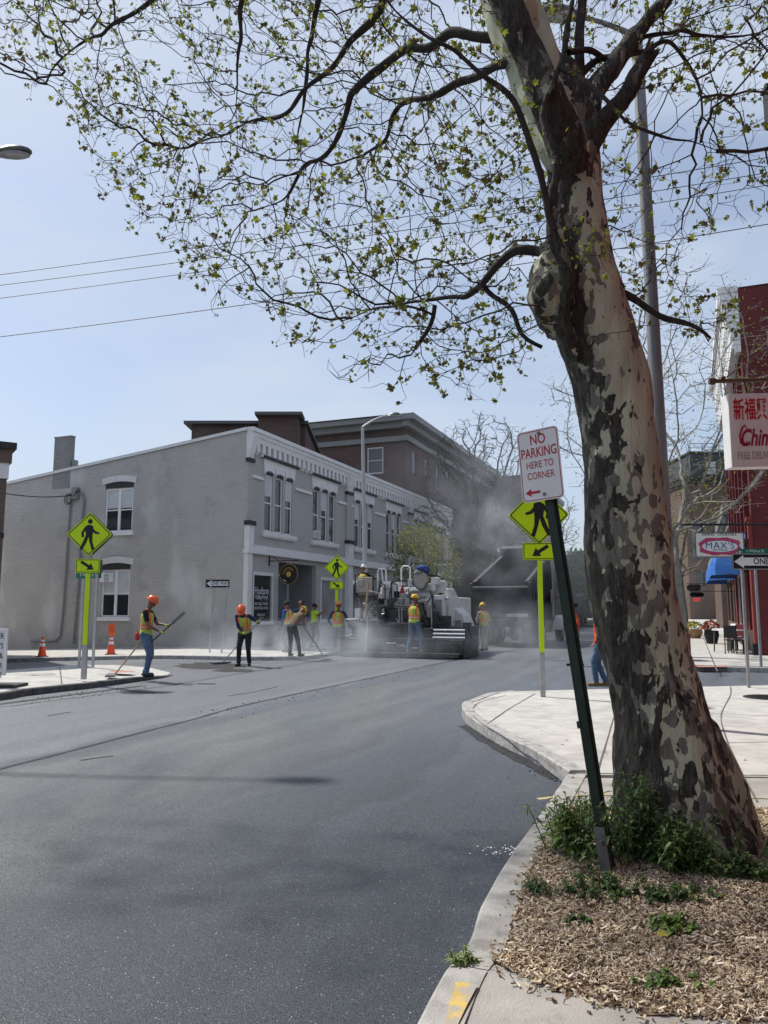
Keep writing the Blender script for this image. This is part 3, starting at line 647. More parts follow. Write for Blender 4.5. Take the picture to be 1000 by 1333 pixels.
for s_ in bays:
    x0 = max(0, s_ - .3) - (.04 if s_ == 0 else 0); x1 = min(HF, s_ + .3)
    b = MB(); pbox(b, FF, x0, x1, .004, .10, ZB, Hc - 1.4); b.build('pilaster', M['grey_brick_front'], gb)
    b = MB(); b.add([FF(x0, .004, Hc - 1.25), FF(x1, .004, Hc - 1.25), FF(x1, .12, Hc - 1.25), FF(x0, .12, Hc - 1.25), FF(x0 - .03, .004, Hc - .3), FF(x1 + .03, .004, Hc - .3), FF(x1 + .03, .36, Hc - .3), FF(x0 - .03, .36, Hc - .3)], [(0, 1, 2, 3), (4, 7, 6, 5), (0, 3, 7, 4), (3, 2, 6, 7), (2, 1, 5, 6), (0, 4, 5, 1)])
    b.build('corner_bracket', M['trim'], gb)
    b = MB(); pbox(b, FF, x0 - .06, x1 + .06, .003, .18, Hc - 1.40, Hc - 1.25); b.build('bracket_cap', M['dktrim'], gb)
    b = MB(); pbox(b, FF, x0 - .03, x1 - .04, .004, .20, 0, ZB - .35); pbox(b, FF, x0 - .10, x1 + .05, .003, .27, ZB - .35, ZB - .2); pbox(b, FF, x0 - .03, x1, .004, .22, ZB - .2, ZB + .75)
    b.build('shop_pilaster', M['trim'], gb)
    b = MB(); pbox(b, FF, x0 - .08, x1 + .06, .003, .28, ZB + .75, ZB + .92); b.build('pilaster_cap', M['dktrim'], gb)
b = MB()
for bi in range(3):
    pbox(b, FF, bays[bi] + .32, bays[bi + 1] - .32, .003, .20, ZB - .34, ZB)
b.build('shop_cornice', M['trim'], gb)
# storefront of the first bay
def shopwin(h, recd=.12, gm=None):
    f = MB(); fw = .08
    pbox(f, FF, h[0], h[0] + fw, -recd, .03, h[2], h[3]); pbox(f, FF, h[1] - fw, h[1], -recd, .03, h[2], h[3]); pbox(f, FF, h[0] + fw, h[1] - fw, -recd, .028, h[3] - .14, h[3]); pbox(f, FF, h[0] - .05, h[1] + .05, -recd - .01, .06, h[2] - .1, h[2] + .04)
    fo = f.build('shop_window', M['trim'], gb); g_ = MB(); g_.add([FF(h[0] + fw, -.06, h[2] + .04), FF(h[1] - fw, -.06, h[2] + .04), FF(h[1] - fw, -.06, h[3] - .14), FF(h[0] + fw, -.06, h[3] - .14)], [(0, 1, 2, 3)]); g_.build('pane', gm or M['glass'], fo); return fo
sw = shopwin(shop)
pale = mat('painted_reflection_glass', (.20, .23, .26), .12, .3, .8, spec=.8)  # pale base colour paints a reflection into the glass
shopwin(shop2, gm=pale)
def text_mesh(name, s, size, m, parent=None, mtx=None, ext=.002, align='CENTER', sx=1.0, shear=0.0, offset=0.0, ch=1.0, ln=1.0):
    cu = bpy.data.curves.new(name, 'FONT'); cu.body = s; cu.size = size; cu.extrude = ext; cu.align_x = align; cu.align_y = 'CENTER'; cu.shear = shear; cu.offset = offset; cu.space_character = ch; cu.space_line = ln; cu.resolution_u = 4
    o = bpy.data.objects.new('tmp', cu); C.objects.link(o); dg = bpy.context.evaluated_depsgraph_get(); me = bpy.data.meshes.new_from_object(o.evaluated_get(dg)); bpy.data.objects.remove(o); bpy.data.curves.remove(cu)
    T = Matrix.Scale(sx, 4, (1, 0, 0)); 
    if mtx is not None: T = mtx @ T
    me.transform(T); me.materials.clear(); me.materials.append(m); me.name = name
    ob = bpy.data.objects.new(name, me); C.objects.link(ob)
    if parent: ob.parent = parent
    return ob
def face_mtx(o, A, N):                             # text running along A, facing N
    A, N = Vector(A).normalized(), Vector(N).normalized(); Bz = N.cross(A); m = Matrix.Identity(4)
    for i in range(3): m[i][0], m[i][1], m[i][2], m[i][3] = A[i], Bz[i], N[i], o[i]
    return m
M['letter'] = mat('window_letters', (.75, .78, .80), .6, .03, 5)
wc = (shop[0] + shop[1]) / 2; 
for s_, zz, sz in (('Hudson', 2.18, .42), ('ValleyVinyl', 1.93, .27), ('BUY SELL TRADE', 1.66, .16), ('RECORDS & VINYL', 1.49, .15), ('OPEN DAILY', 1.22, .13), ('12 TO 6', 1.1, .11)):
    text_mesh('window_lettering', s_, sz, M['letter'], sw, face_mtx(FF(wc, -.052, zz), (1, 0, 0), (0, -1, 0)), .001, sx=.85)
# recessed entrance
b = MB(); dY = 1.5; r0, r1, rz0, rz1 = rec
pbox(b, FF, r0 - .2, r0, -dY, -.2, 0, rz1); pbox(b, FF, r1, r1 + .2, -dY, -.2, 0, rz1); pbox(b, FF, r0 - .2, r1 + .2, -dY - .1, -dY, 0, rz1 + .1); pbox(b, FF, r0 - .2, r1 + .2, -dY, -.2, rz1, rz1 + .1)
b.build('entrance_recess', M['greytrim'], gb)
dw_ = (r1 - r0)
for i, (a, b_) in enumerate(((r0 + .15, r0 + dw_ * .28), (r0 + dw_ * .30, r0 + dw_ * .56))):
    f = MB(); pbox(f, FF, a, a + .12, -dY, -dY + .09, .02, 2.25); pbox(f, FF, b_ - .12, b_, -dY, -dY + .09, .02, 2.25); pbox(f, FF, a + .12, b_ - .12, -dY, -dY + .088, 2.08, 2.25); pbox(f, FF, a + .12, b_ - .12, -dY, -dY + .088, .02, .35)
    d_ = f.build('door', M['trim'], gb); g_ = MB(); pbox(g_, FF, a + .12, b_ - .12, -dY + .01, -dY + .03, .35, 2.08); g_.build('pane', M['glass'], d_)
    g_ = MB(); pbox(g_, FF, b_ - .1, b_ - .07, -dY + .09, -dY + .14, .95, 1.25); g_.build('handle', M['steel'], d_)
f = MB(); a, b_ = r0 + dw_ * .60, r1 - .02
pbox(f, FF, a, a + .07, -dY, -dY + .1, .9, 2.95); pbox(f, FF, b_ - .07, b_, -dY, -dY + .1, .9, 2.95); pbox(f, FF, r0 + .02, b_, -dY, -dY + .12, 2.95, 3.05); pbox(f, FF, a, b_, -dY, -dY + .12, .8, .9)
fo = f.build('shop_window', M['trim'], gb); g_ = MB(); pbox(g_, FF, a + .07, b_ - .07, -dY + .01, -dY + .04, .9, 2.95); g_.build('pane', pale, fo)
# generic storefronts further on (mostly behind the smoke)
for bi in (1, 2):
    L0 = bays[bi]
    shopwin((L0 + .6, L0 + 3.2, .9, 3.0)); shopwin((L0 + 5.7, bays[bi + 1] - .7, .9, 3.0), gm=pale)
    f = MB(); pbox(f, FF, L0 + 3.7, L0 + 5.2, -.19, -.1, .02, 3.0); pbox(f, FF, L0 + 3.9, L0 + 5.0, -.1, -.06, .5, 2.2, 1); f.build('door', [M['greytrim'], M['glass']], gb)
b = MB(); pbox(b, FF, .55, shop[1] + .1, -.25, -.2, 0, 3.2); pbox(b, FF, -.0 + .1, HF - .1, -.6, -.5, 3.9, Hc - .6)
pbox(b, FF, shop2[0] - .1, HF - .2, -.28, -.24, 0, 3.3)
b.build('dark_interior_sheet', M['dktrim'], gb)  # dark sheets stand in for the unlit rooms behind the windows
# stone footing patches and downpipes
for (pts_px) in ([(113, 650), (107, 700), (98, 838), (90, 850)],):
    pass
def sidept(px, py, out=.06):
    a, z = wf(px, py); return (-out, a, z)
b = MB(); b.tube([sidept(108, 642), sidept(111, 650), sidept(107, 690), sidept(104, 760), sidept(97, 838)], .045, 8)
b.tube([sidept(94, 642), sidept(90, 700), sidept(84, 790), sidept(80, 828), sidept(74, 834), sidept(62, 835), sidept(42, 834)], .04, 8); b.build('conduit', M['greytrim'], gb, smooth=True)
b = MB(); pbox(b, FS, *sorted((wf(104, 640)[0], wf(97, 640)[0])), .003, .18, wf(100, 650)[1], wf(100, 635)[1]); b.build('meter_box', M['greytrim'], gb)
for k in range(3):
    b = MB(); c = Vector(sidept(91 + k * 1.5, 650, .1)); r_ = .22 - .03 * k
    b.tube([c + Vector((-.02 * k, math.cos(a) * r_, math.sin(a) * r_ * 1.1)) for a in [2 * PI * i / 14 for i in range(15)]], .014, 5); b.build('cable_coil', M['wire'], gb, smooth=True)
b = MB(); b.tube([sidept(98, 650, .1), sidept(101, 646, .16), sidept(104, 640, .2), sidept(108, 640, .15)], .03, 6); b.build('cable_loop', M['wire'], gb, smooth=True)
# record shop disc sign on a bracket
p0 = FF(sf(345, 736), 0, zf(736, 345)); t_ = empty('hanging_sign', 'round black and gold record shaped sign hanging at the shop corner', 'sign', gb.matrix_basis @ Vector((0, 0, 0)) if False else (0, 0, 0))
def gw(v): return Matrix.Translation((CX.x, CX.y, .12)) @ Matrix.Rotation(PI / 2 - TH, 4, 'Z') @ Vector(v)
sx_ = sf(350, 735); zc_ = zf(748, 350) 
t_.location = gw((sx_, 0, 0)); t_.rotation_euler = (0, 0, PI / 2 - TH)
b = MB(); b.bar((0, -.0, zc_ + .55), (0, -1.35, zc_ + .55), .035, .035); b.bar((0, -.02, zc_ + .35), (0, -.02, zc_ + .9), .04, .04); b.bar((0, -.1, zc_ + .85), (0, -.45, zc_ + .56), .02, .02)
b.bar((0, -.75, zc_ + .55), (0, -.75, zc_ + .40), .015, .015); b.bar((0, -1.15, zc_ + .55), (0, -1.15, zc_ + .38), .015, .015); b.build('bracket', M['black'], t_)
b = MB(); b.lathe([(.42, -.03), (.42, .03)], (0, -.95, zc_), 32, axis='x'); b.build('disc', M['black'], t_)
gold = mat('gold_paint', (.55, .33, .06), .5, .1, 9)
for r_ in (.41, .27, .21):
    b = MB(); 
    b.tube([(-.036, -.95 + math.cos(a) * r_, zc_ + math.sin(a) * r_) for a in [2 * PI * i / 32 for i in range(int(33 if r_ > .3 else 14))]], .010, 4); b.build('groove', gold, t_)
b = MB(); b.lathe([(.11, -.037), (.11, -.031)], (0, -.95, zc_), 20, axis='x'); b.build('record_label', gold, t_)
b = MB(); b.bar((-.045, -.72, zc_ - .22), (-.045, -.85, zc_ - .30), .03, .02); b.build('tone_arm', M['white'], t_)
# ---------------------------------------------------------------- big dark red block behind
def block(name, label, s0, s1, d, deep, H, m, roof=M['roofing'], z=.1):
    o = SL(s0, d, z); r = empty(name, label, 'building', (o.x, o.y, z), PI / 2 - TH); return r
def n_int(px, py, dplane):                          # point of the facade plane d = dplane seen at px,py
    d = ray(px, py); n_ = Vector((math.cos(TH), -math.sin(TH), 0)); t = dplane / n_.dot(d); q = Vector((d.x * t, d.y * t, CAM_Z + d.z * t)); return q.dot(U), q.z
DG = Vector((CX.x, CX.y, 0)).dot(Vector((math.cos(TH), -math.sin(TH), 0)))
s0_ = DG and Vector((CX.x, CX.y, 0)).dot(U)
d2 = DG - 4.2; s2, z2 = n_int(528, 543, d2); s3, z3 = n_int(640, 623, d2)
H2 = z2 - .1; L2 = s3 - s2
rb = block('brick_block', 'tall dark red brick block with a heavy grey cornice rising behind the grey building', s2, s3, d2, 30, H2, None)
holes = []
FL = LB((0, 0, 0), (0, 1, 0), (-1, 0, 0))
def lw(px, py):                                      # on its end wall
    o = SL(s2, d2); d = ray(px, py); t = U.dot(o) / U.dot(d); q = Vector((d.x * t, d.y * t, 0)); return (q - o).dot(W), CAM_Z + d.z * t - .1
a1, zt = lw(478, 583); a0, zbm = lw(499, 616)
holes = [(a0, a1, zbm, zt)]; DP = 15.0
b = MB(); wall(b, (0, 0, 0), (0, 1, 0), (-1, 0, 0), 0, DP, 0, H2 - .1, holes)
fhl = [(1.6 + 3.1 * k, 2.8 + 3.1 * k, 4.2 + 3.9 * j, 6.4 + 3.9 * j) for k in range(int(L2 / 3.1)) for j in range(3)]
wall(b, (0, 0, 0), (1, 0, 0), (0, -1, 0), 0, L2, 0, H2 - .1, fhl)
b.add([(L2, 0, 0), (L2, DP, 0), (L2, DP, H2 - .1), (L2, 0, H2 - .1), (0, DP, 0), (0, DP, H2 - .1)], [(0, 1, 2, 3), (4, 5, 2, 1)]); b.build('wall', M['dark_brick'], rb)
b = MB(); pbox(b, FF, -.9, L2, .02, .55, H2 - .9, H2 - .45); pbox(b, FF, -1.2, L2, .02, 1.1, H2 - .45, H2); pbox(b, FF, -.35, L2, .02, .25, H2 - 1.9, H2 - 1.5)
pbox(b, FL, 0, DP, .02, .55, H2 - .9, H2 - .45); pbox(b, FL, 0, DP, .02, 1.1, H2 - .45, H2); pbox(b, FL, 0, DP, .02, .22, H2 - 1.9, H2 - 1.5)
b.build('cornice', M['greytrim'], rb); b = MB(); pbox(b, FF, -1.2, L2, -.5, -DP, H2 - .05, H2 + .02); b.build('roof', M['roofing'], rb)
sash(rb, FL, *holes[0], .12, .1, fm=M['trim'])
for h in fhl: sash(rb, FF, *h, .15, .1, fm=M['greytrim'])
# small window and ledge near the corner of the end wall
# penthouse pieces on its roof, seen over the grey building
def roof_block(name, label, x0, x1, yt, Yd, hh, dp, m):
    a = P(x0, yt, Yd); c = P(x1, yt, Yd); e = empty(name, label, 'roof structure', (a.x, a.y, 0), 0)
    return a, c
a = P(250, 546, 46); c_ = P(398, 541, 46)
ph = empty('brick_building', 'low dark red brick wing seen over the grey roof to the left', 'building', (a.x, a.y, 0), 0)
w_ = c_.x - a.x; HH = a.z
b = MB(); b.box(0, w_, 0, 12, 0, HH - .35); b.box(w_ * .62, w_ - .3, -1.5, 0, 0, HH - .2); b.build('wall', M['dark_brick'], ph)
b = MB(); b.box(-.4, w_ + .2, -.4, 12.2, HH - .35, HH - .17); b.box(w_ * .6, w_, -2.0, -.41, HH - .2, HH - .02); b.build('roof', mat('dark_coping', (.12, .12, .12), .7), ph)
# ---------------------------------------------------------------- rows beyond
def row_building(name, label, s0, s1, d, H, m, nb, floors, fz, wm, arch=False, shop=True, deep=14, cornice=M['greytrim'], side=-1):
    """side=-1: stands left of the street and faces right; side=1 stands right, faces left"""
    o = SL(s0, d, .1); Lb = s1 - s0
    r = empty(name, label, 'building', o, PI / 2 - TH)
    N = (0, -1, 0) if side < 0 else (0, 1, 0); F = LB((0, 0, 0), (1, 0, 0), N); dy = deep if side < 0 else -deep
    hl = []
    for j in range(floors):
        for k in range(nb):
            c = Lb * (k + .5) / nb; ww = min(.55, Lb / nb * .3); z0 = fz + j * 3.3; hl.append((c - ww, c + ww, z0, z0 + 1.9))
    sh = [(.5 + Lb * k / 3, Lb * (k + 1) / 3 - .5, .8, 2.9) for k in range(3)] if shop else []
    b = MB(); wall(b, (0, 0, 0), (1, 0, 0), N, 0, Lb, 0, H, hl + sh)
    b.add([(0, 0, 0), (0, dy, 0), (0, dy, H), (0, 0, H), (Lb, 0, 0), (Lb, dy, 0), (Lb, dy, H), (Lb, 0, H)], [(0, 1, 2, 3), (4, 5, 6, 7), (1, 5, 6, 2)]); b.build('wall', m, r)
    b = MB(); pbox(b, F, 0, Lb, -deep, .0, H - .1, H + .02); b.build('roof', M['roofing'], r)
    b = MB(); pbox(b, F, -.1, Lb + .1, .01, .45, H - .45, H + .06); pbox(b, F, 0, Lb, .01, .2, H - 1.0, H - .45)
    if shop: pbox(b, F, 0, Lb, .01, .35, 3.15, 3.5); pbox(b, F, 0, Lb, .01, .12, 3.0, 3.15)
    k = .2
    while k < Lb - .2: pbox(b, F, k, k + .15, .2, .38, H - .75, H - .46); k += .7
    b.build('cornice', cornice, r)
    for h in hl:
        sash(r, F, *h, .15, .09, fm=wm)
        if arch:
            bb = MB(); c = (h[0] + h[1]) / 2; hw = (h[1] - h[0]) / 2
            bb.prism([(c + hw * math.cos(PI * i / 8), h[3] - .05 + .45 * math.sin(PI * i / 8)) for i in range(9)], F(0, .004, 0), (1, 0, 0), (0, 0, 1), N, .04); bb.build('window_arch', M['trim'], r)
    for h in sh: sash(r, F, *h, .3, .1, fm=M['greytrim'], rail=False)
    return r
sA, _ = n_int(644, 780, DG); sB, _ = n_int(690, 780, DG); sC, _ = n_int(732, 780, DG)
row_building('brick_building', 'sooty brick building with pale arched windows beyond the dump truck', sA, sB, DG, 10.6, M['soot_brick'], 5, 1, 4.7, M['greytrim'], arch=True)
sD, zD = n_int(690, 622, DG)
row_building('brick_building', 'tall dark flat roofed building behind the yellow crossing sign', sB + .05, sB + 24, DG, zD, M['soot_brick'], 7, 3, 4.6, M['greytrim'])
row_building('brick_building', 'low distant brick building left of the green tree', 118, 150, DG + 3, 7.5, M['brown_brick'], 6, 1, 4.2, M['trim'], deep=40)
tb = empty('brick_building', 'dark flat topped building filling the gap behind the bare street tree', 'building', (*SL(s3 + 1, DG - 6)[:2], .1), PI / 2 - TH)
b = MB(); b.box(0, 25, 0, 18, 0, n_int(650, 624, DG - 6)[1] - .4); b.build('wall', M['soot_brick'], tb); b = MB(); b.box(-.3, 25.3, -.3, 18.3, n_int(650, 624, DG - 6)[1] - .4, n_int(650, 624, DG - 6)[1]); b.build('roof', M['roofing'], tb)
# ---------------------------------------------------------------- brick corner at the far left edge
q = P(3, 720, 23); lbk = empty('brick_building', 'brown brick building corner at the left edge of the picture', 'building', (q.x, q.y, -.4), R(34))
hh = HZ(23, 577) + .4
b = MB(); b.box(-8, 0, 0, 9, 0, hh - 1.1, 0); b.build('wall', M['brown_brick'], lbk)
b = MB(); b.box(-8, .04, -.04, 9, hh - 1.1, hh - .62, 0); b.box(-8, .1, -.1, 9, hh - .62, hh - .2, 1); b.box(-8, .2, -.2, 9, hh - .2, hh, 2); b.box(-8, .02, -.02, 9, hh - 2.9, hh - 2.75, 2)
b.build('cornice', [M['trim'], M['brown_brick'], M['dktrim']], lbk)
# ---------------------------------------------------------------- red restaurant building on the right
qc = G(989, 853, .13); DR = Vector((qc.x, qc.y, 0)).dot(Vector((math.cos(TH), -math.sin(TH), 0))); sR = Vector((qc.x, qc.y, 0)).dot(U)
HR = HZ(qc.y, 374) - .13
rr = empty('brick_building', 'red brick corner building with ornate white cornice at the right edge', 'building', (qc.x, qc.y, .13), PI / 2 - TH)
FR = LB((0, 0, 0), (1, 0, 0), (0, 1, 0)); LR = 12.5
hl = [(1.3 + 2.05 * k, 2.35 + 2.05 * k, z0, z0 + 2.0) for k in range(5) for z0 in (4.6, 7.9)] + [(.9, 3.6, .7, 3.0), (4.3, 5.4, .02, 3.0), (6.2, 11.6, .7, 3.0)]
b = MB(); wall(b, (0, 0, 0), (1, 0, 0), (0, 1, 0), 0, LR, 0, HR - .05, hl)
b.add([(0, 0, 0), (0, -12, 0), (0, -12, HR), (0, 0, HR), (LR, 0, 0), (LR, -12, 0), (LR, -12, HR), (LR, 0, HR)], [(0, 1, 2, 3), (4, 5, 6, 7), (1, 5, 6, 2)]); b.build('wall', M['red_brick'], rr)
b = MB(); b.box(0, LR, -12, -.05, HR - .08, HR); b.build('roof', M['roofing'], rr)
for h in hl: sash(rr, FR, *h, .15, .09, fm=M['trim'], rail=h[2] > 4)
b = MB(); k = 0
for k in range(6): pbox(b, FR, .75 + 2.05 * k, 1.05 + 2.05 * k, .003, .16, 3.6, HR - 2.4)
b.build('pilaster', M['red_brick'], rr)
b = MB(); pbox(b, FR, 0, LR, .004, .62, HR - .25, HR + .04); pbox(b, FR, 0, LR, .004, .48, HR - .55, HR - .25); pbox(b, FR, 0, LR, .004, .22, HR - 1.9, HR - .55); pbox(b, FR, 0, LR, .004, .30, HR - 2.1, HR - 1.9)
k = .15
while k < LR - .2: pbox(b, FR, k, k + .16, .22, .45, HR - 1.3, HR - .56); pbox(b, FR, k, k + .16, .22, .33, HR - 1.85, HR - 1.3); k += .52
for k in (0, LR - .4):
    for j_ in range(9): pbox(b, FR, k - .03 - .004 * j_, k + .4, .004, .2 + .055 * j_, HR - 2.25 + .26 * j_, HR - 2.02 + .26 * j_)
b.build('cornice', M['white'], rr, bevel=.02)
b = MB(); pbox(b, FR, .0, LR, .004, .14, 3.1, 3.6); pbox(b, FR, 0, LR, .004, .3, 3.6, 3.7); b.build('shop_cornice', M['red_brick'], rr)
b = MB(); pbox(b, FR, -.06, .5, .004, .12, .35, 4.3); pbox(b, FR, -.08, .52, .004, .16, 4.3, 4.42); b.build('corner_pilaster', mat('red_paint', (.24, .045, .04), .6, .1, 5), rr)
b = MB(); pbox(b, FR, -.10, .54, .004, .18, 0, .35); b.build('plinth', M['black'], rr)
b = MB(); pbox(b, FR, .75, 3.7, .004, .1, .05, .7); pbox(b, FR, 6, 11.8, .004, .1, .05, .7); b.build('shop_base', M['soot_brick'], rr)
# blue awnings
def awning(s0, s1, label):
    o = qc + U * s0; e = empty('shop_awning', label, 'awning', (o.x, o.y, .13), PI / 2 - TH, 'blue awnings over the shop windows'); w2 = s1 - s0; n = 10; b = MB(); out = 1.25
    prof = [(out * math.sin(PI / 2 * i / 8) , 2.85 + 1.15 * math.cos(PI / 2 * i / 8)) for i in range(9)] + [(out, 2.6)]
    # quarter barrel whose two ends are rounded as well
    vs = []
    m_ = len(prof); K = 12
    for k in range(K + 1):
        t = k / K; u = w2 * t; e_ = min(t, 1 - t) * w2; sc_ = math.sqrt(max(0.0, 1 - (1 - min(1, e_ / .7)) ** 2)); sc_ = max(sc_, .02)
        for (v, z) in prof:
            z_ = 2.6 + (z - 2.6) * (.35 + .65 * sc_); vs.append((u, v * (.25 + .75 * sc_) + .01, z_))
    fs = [(k * m_ + i, k * m_ + i + 1, (k + 1) * m_ + i + 1, (k + 1) * m_ + i) for k in range(K) for i in range(m_ - 1)]
    b.add(vs, fs); o_ = b.build('canopy', M['blueawn'], e); s = o_.modifiers.new('s', 'SOLIDIFY'); s.thickness = .02
    b = MB()
    for u in (.1, w2 / 2, w2 - .1): b.bar((u, .02, 2.62), (u, (.95 if u != w2 / 2 else 1.24), 2.62), .02, .02)
    b.build('frame', M['steeldk'], e)
awning(.9, 4.9, 'blue rounded canvas awning nearer the corner'); awning(6.3, 12.0, 'blue rounded canvas awning farther along')
# farther buildings on the right side: the street bends left, so its far end faces us
YF = 105.0; xa = P(899, 800, YF); xb = P(962, 800, YF); hb = HZ(YF, 626); ht = HZ(YF, 590)
rw = empty('brick_building', 'tall brown brick building with a slate grey upper storey at the bend of the street', 'building', (xa.x, YF, .1), 0)
w3 = xb.x - xa.x; FW = LB((0, 0, 0), (1, 0, 0), (0, -1, 0))
hl = [(1.0 + 2.6 * k, 2.2 + 2.6 * k, 4.5 + 3.6 * j, 6.5 + 3.6 * j) for k in range(2) for j in range(3)]
b = MB(); wall(b, (0, 0, 0), (1, 0, 0), (0, -1, 0), 0, w3, 0, hb, hl); b.add([(0, 0, 0), (0, 22, 0), (0, 22, hb), (0, 0, hb), (w3, 0, 0), (w3, 22, 0), (w3, 22, hb), (w3, 0, hb)], [(0, 1, 2, 3), (4, 5, 6, 7), (1, 5, 6, 2), (3, 7, 6, 2)]); b.build('wall', M['brown_brick'], rw)
b = MB(); b.box(-.35, w3, -.35, 22, hb - .5, hb + .15); b.box(-.6, w3, -.6, 22, hb + .15, hb + .4); b.build('cornice', M['dktrim'], rw)
for h in hl: sash(rw, FW, *h, .2, .12, fm=M['dktrim'])
b = MB(); b.box(1.2, w3, .5, 20, hb + .4, ht); b.box(1.0, w3, .3, 20.2, ht, ht + .25); b.build('upper_storey', M['slate'], rw)
b = MB(); b.box(3.1, 4.9, .42, .5, hb + .7, hb + 2.9); wn_ = b.build('window', M['dktrim'], rw); b = MB(); b.box(3.3, 4.7, .39, .42, hb + .9, hb + 1.75); b.box(3.3, 4.7, .39, .42, hb + 1.85, hb + 2.7); b.build('pane', M['blind'], wn_)
b = MB()
for x_ in (1.3, 3.0, 4.8): b.bar((x_, .6, ht + .2), (x_, .6, ht + 1.4), .08, .08)
b.bar((1.3, .6, ht + 1.4), (4.8, .6, ht + 1.4), .08, .08); b.bar((1.3, .6, ht + .8), (4.8, .6, ht + .8), .06, .06); b.build('roof_rail', M['steeldk'], rw)
row_building('brick_building', 'narrow brown shopfront next to the red corner building on the right', sR + LR + .1, sR + LR + 11, DR + .1, 6.4, M['brown_brick'], 3, 1, 4.0, M['dktrim'], side=1)
row_building('brick_building', 'low red brown brick shop far along the right pavement', sR + LR + 20, sR + LR + 36, DR + .1, 5.4, M['dark_brick'], 4, 1, 3.4, M['trim'], side=1, shop=False)
# near block on the right, just outside the picture; the hanging restaurant sign is fixed to it
nb_ = empty('brick_building', 'brick shopfront of the near block just outside the right edge', 'building', (*SL(-6, DR + .3)[:2], .13), PI / 2 - TH)
b = MB(); b.box(0, 18.0, -10, 0, 0, 8.5); b.build('wall', M['red_brick'], nb_); b = MB(); b.box(-.1, 18.1, -10, .25, 8.5, 8.8); b.build('cornice', M['white'], nb_)
# ============================================================ TREES
def grow(nodes, parents, attract, step, infl, kill, iters, rs, jit=.25, trop=(0, 0, 0)):
    """space colonisation: returns extended nodes / parents"""
    nodes = [np.array(n, float) for n in nodes]; parents = list(parents)
    A = np.array(attract, float); trop = np.array(trop, float)
    NN = np.array(nodes); bd = np.full(len(A), 1e9); bi = np.zeros(len(A), int)
    for c0 in range(0, len(NN), 400):
        D = np.linalg.norm(A[:, None] - NN[None, c0:c0 + 400], axis=2); k = D.argmin(1); dd = D[np.arange(len(A)), k]; u_ = dd < bd; bd[u_] = dd[u_]; bi[u_] = k[u_] + c0
    alive = bd > kill; A, bd, bi = A[alive], bd[alive], bi[alive]
    seen = {}
    for it in range(iters):
        if len(A) == 0: break
        ok = bd < infl
        if not ok.any(): infl *= 1.3; continue
        ids = np.unique(bi[ok]); new = []
        for i in ids:
            sel = ok & (bi == i); d = A[sel] - nodes[i]; d /= np.linalg.norm(d, axis=1)[:, None]; v = d.mean(0) + trop + rs.normal(0, jit, 3) * .5
            p = parents[i]
            if p >= 0:
                pd = nodes[i] - nodes[p]; L_ = np.linalg.norm(pd)
                if L_ > 1e-6: v = v + pd / L_ * .35
            n_ = np.linalg.norm(v)
            if n_ < 1e-3: continue
            if seen.get(i, 0) >= 3: A_drop = sel; bd[sel] = 0; continue
            seen[i] = seen.get(i, 0) + 1
            new.append((nodes[i] + v / n_ * step * rs.uniform(.75, 1.25), i))
        b0 = len(nodes)
        for p, i in new: nodes.append(p); parents.append(int(i))
        if new:
            NP = np.array([p for p, _ in new])
            for c0 in range(0, len(NP), 300):
                D = np.linalg.norm(A[:, None] - NP[None, c0:c0 + 300], axis=2); k = D.argmin(1); dd = D[np.arange(len(A)), k]; u_ = dd < bd; bd[u_] = dd[u_]; bi[u_] = k[u_] + b0 + c0
        alive = bd > kill; A, bd, bi = A[alive], bd[alive], bi[alive]
    return nodes, parents
def chains(nodes, parents):
    ch = {}
    for i, p in enumerate(parents): ch.setdefault(p, []).append(i)
    n = len(nodes); w = np.zeros(n); 
    for i in range(n - 1, -1, -1):
        if i not in ch: w[i] = 1
        if parents[i] >= 0: w[parents[i]] += w[i]
    return ch, w
def build_twigs(b, nodes, parents, r_tip, power, rmax, first=0, n3=4, fixed=None):
    ch, w = chains(nodes, parents); rad = np.minimum(r_tip * w ** power, rmax)
    if fixed is not None: rad[:len(fixed)] = fixed
    st = [(i, None) for i in ch.get(-1, [])]
    # walk each chain following the heaviest child
    stack = list(ch.get(-1, [])); starts = [(s_, -1) for s_ in stack]
    while starts:
        i, p = starts.pop(); pts = []; rr = []
        if p >= 0: pts.append(nodes[p]); rr.append(min(rad[p], rad[i] * 1.3))
        while True:
            pts.append(nodes[i]); rr.append(rad[i]); c = ch.get(i, [])
            if not c: break
            c = sorted(c, key=lambda q: -w[q]); starts += [(q, i) for q in c[1:]]; i = c[0]
            if fixed is not None and i < len(fixed) and False: break
        if fixed is not None and len(pts) > 1:
            # leave out the stretches that belong to modelled limbs
            pass
        if len(pts) > 1:
            rr[-1] *= .6; b.tube(pts, rr, 7 if max(rr) > .03 else (5 if max(rr) > .012 else n3), 0, cap=False)
    return w, ch, rad
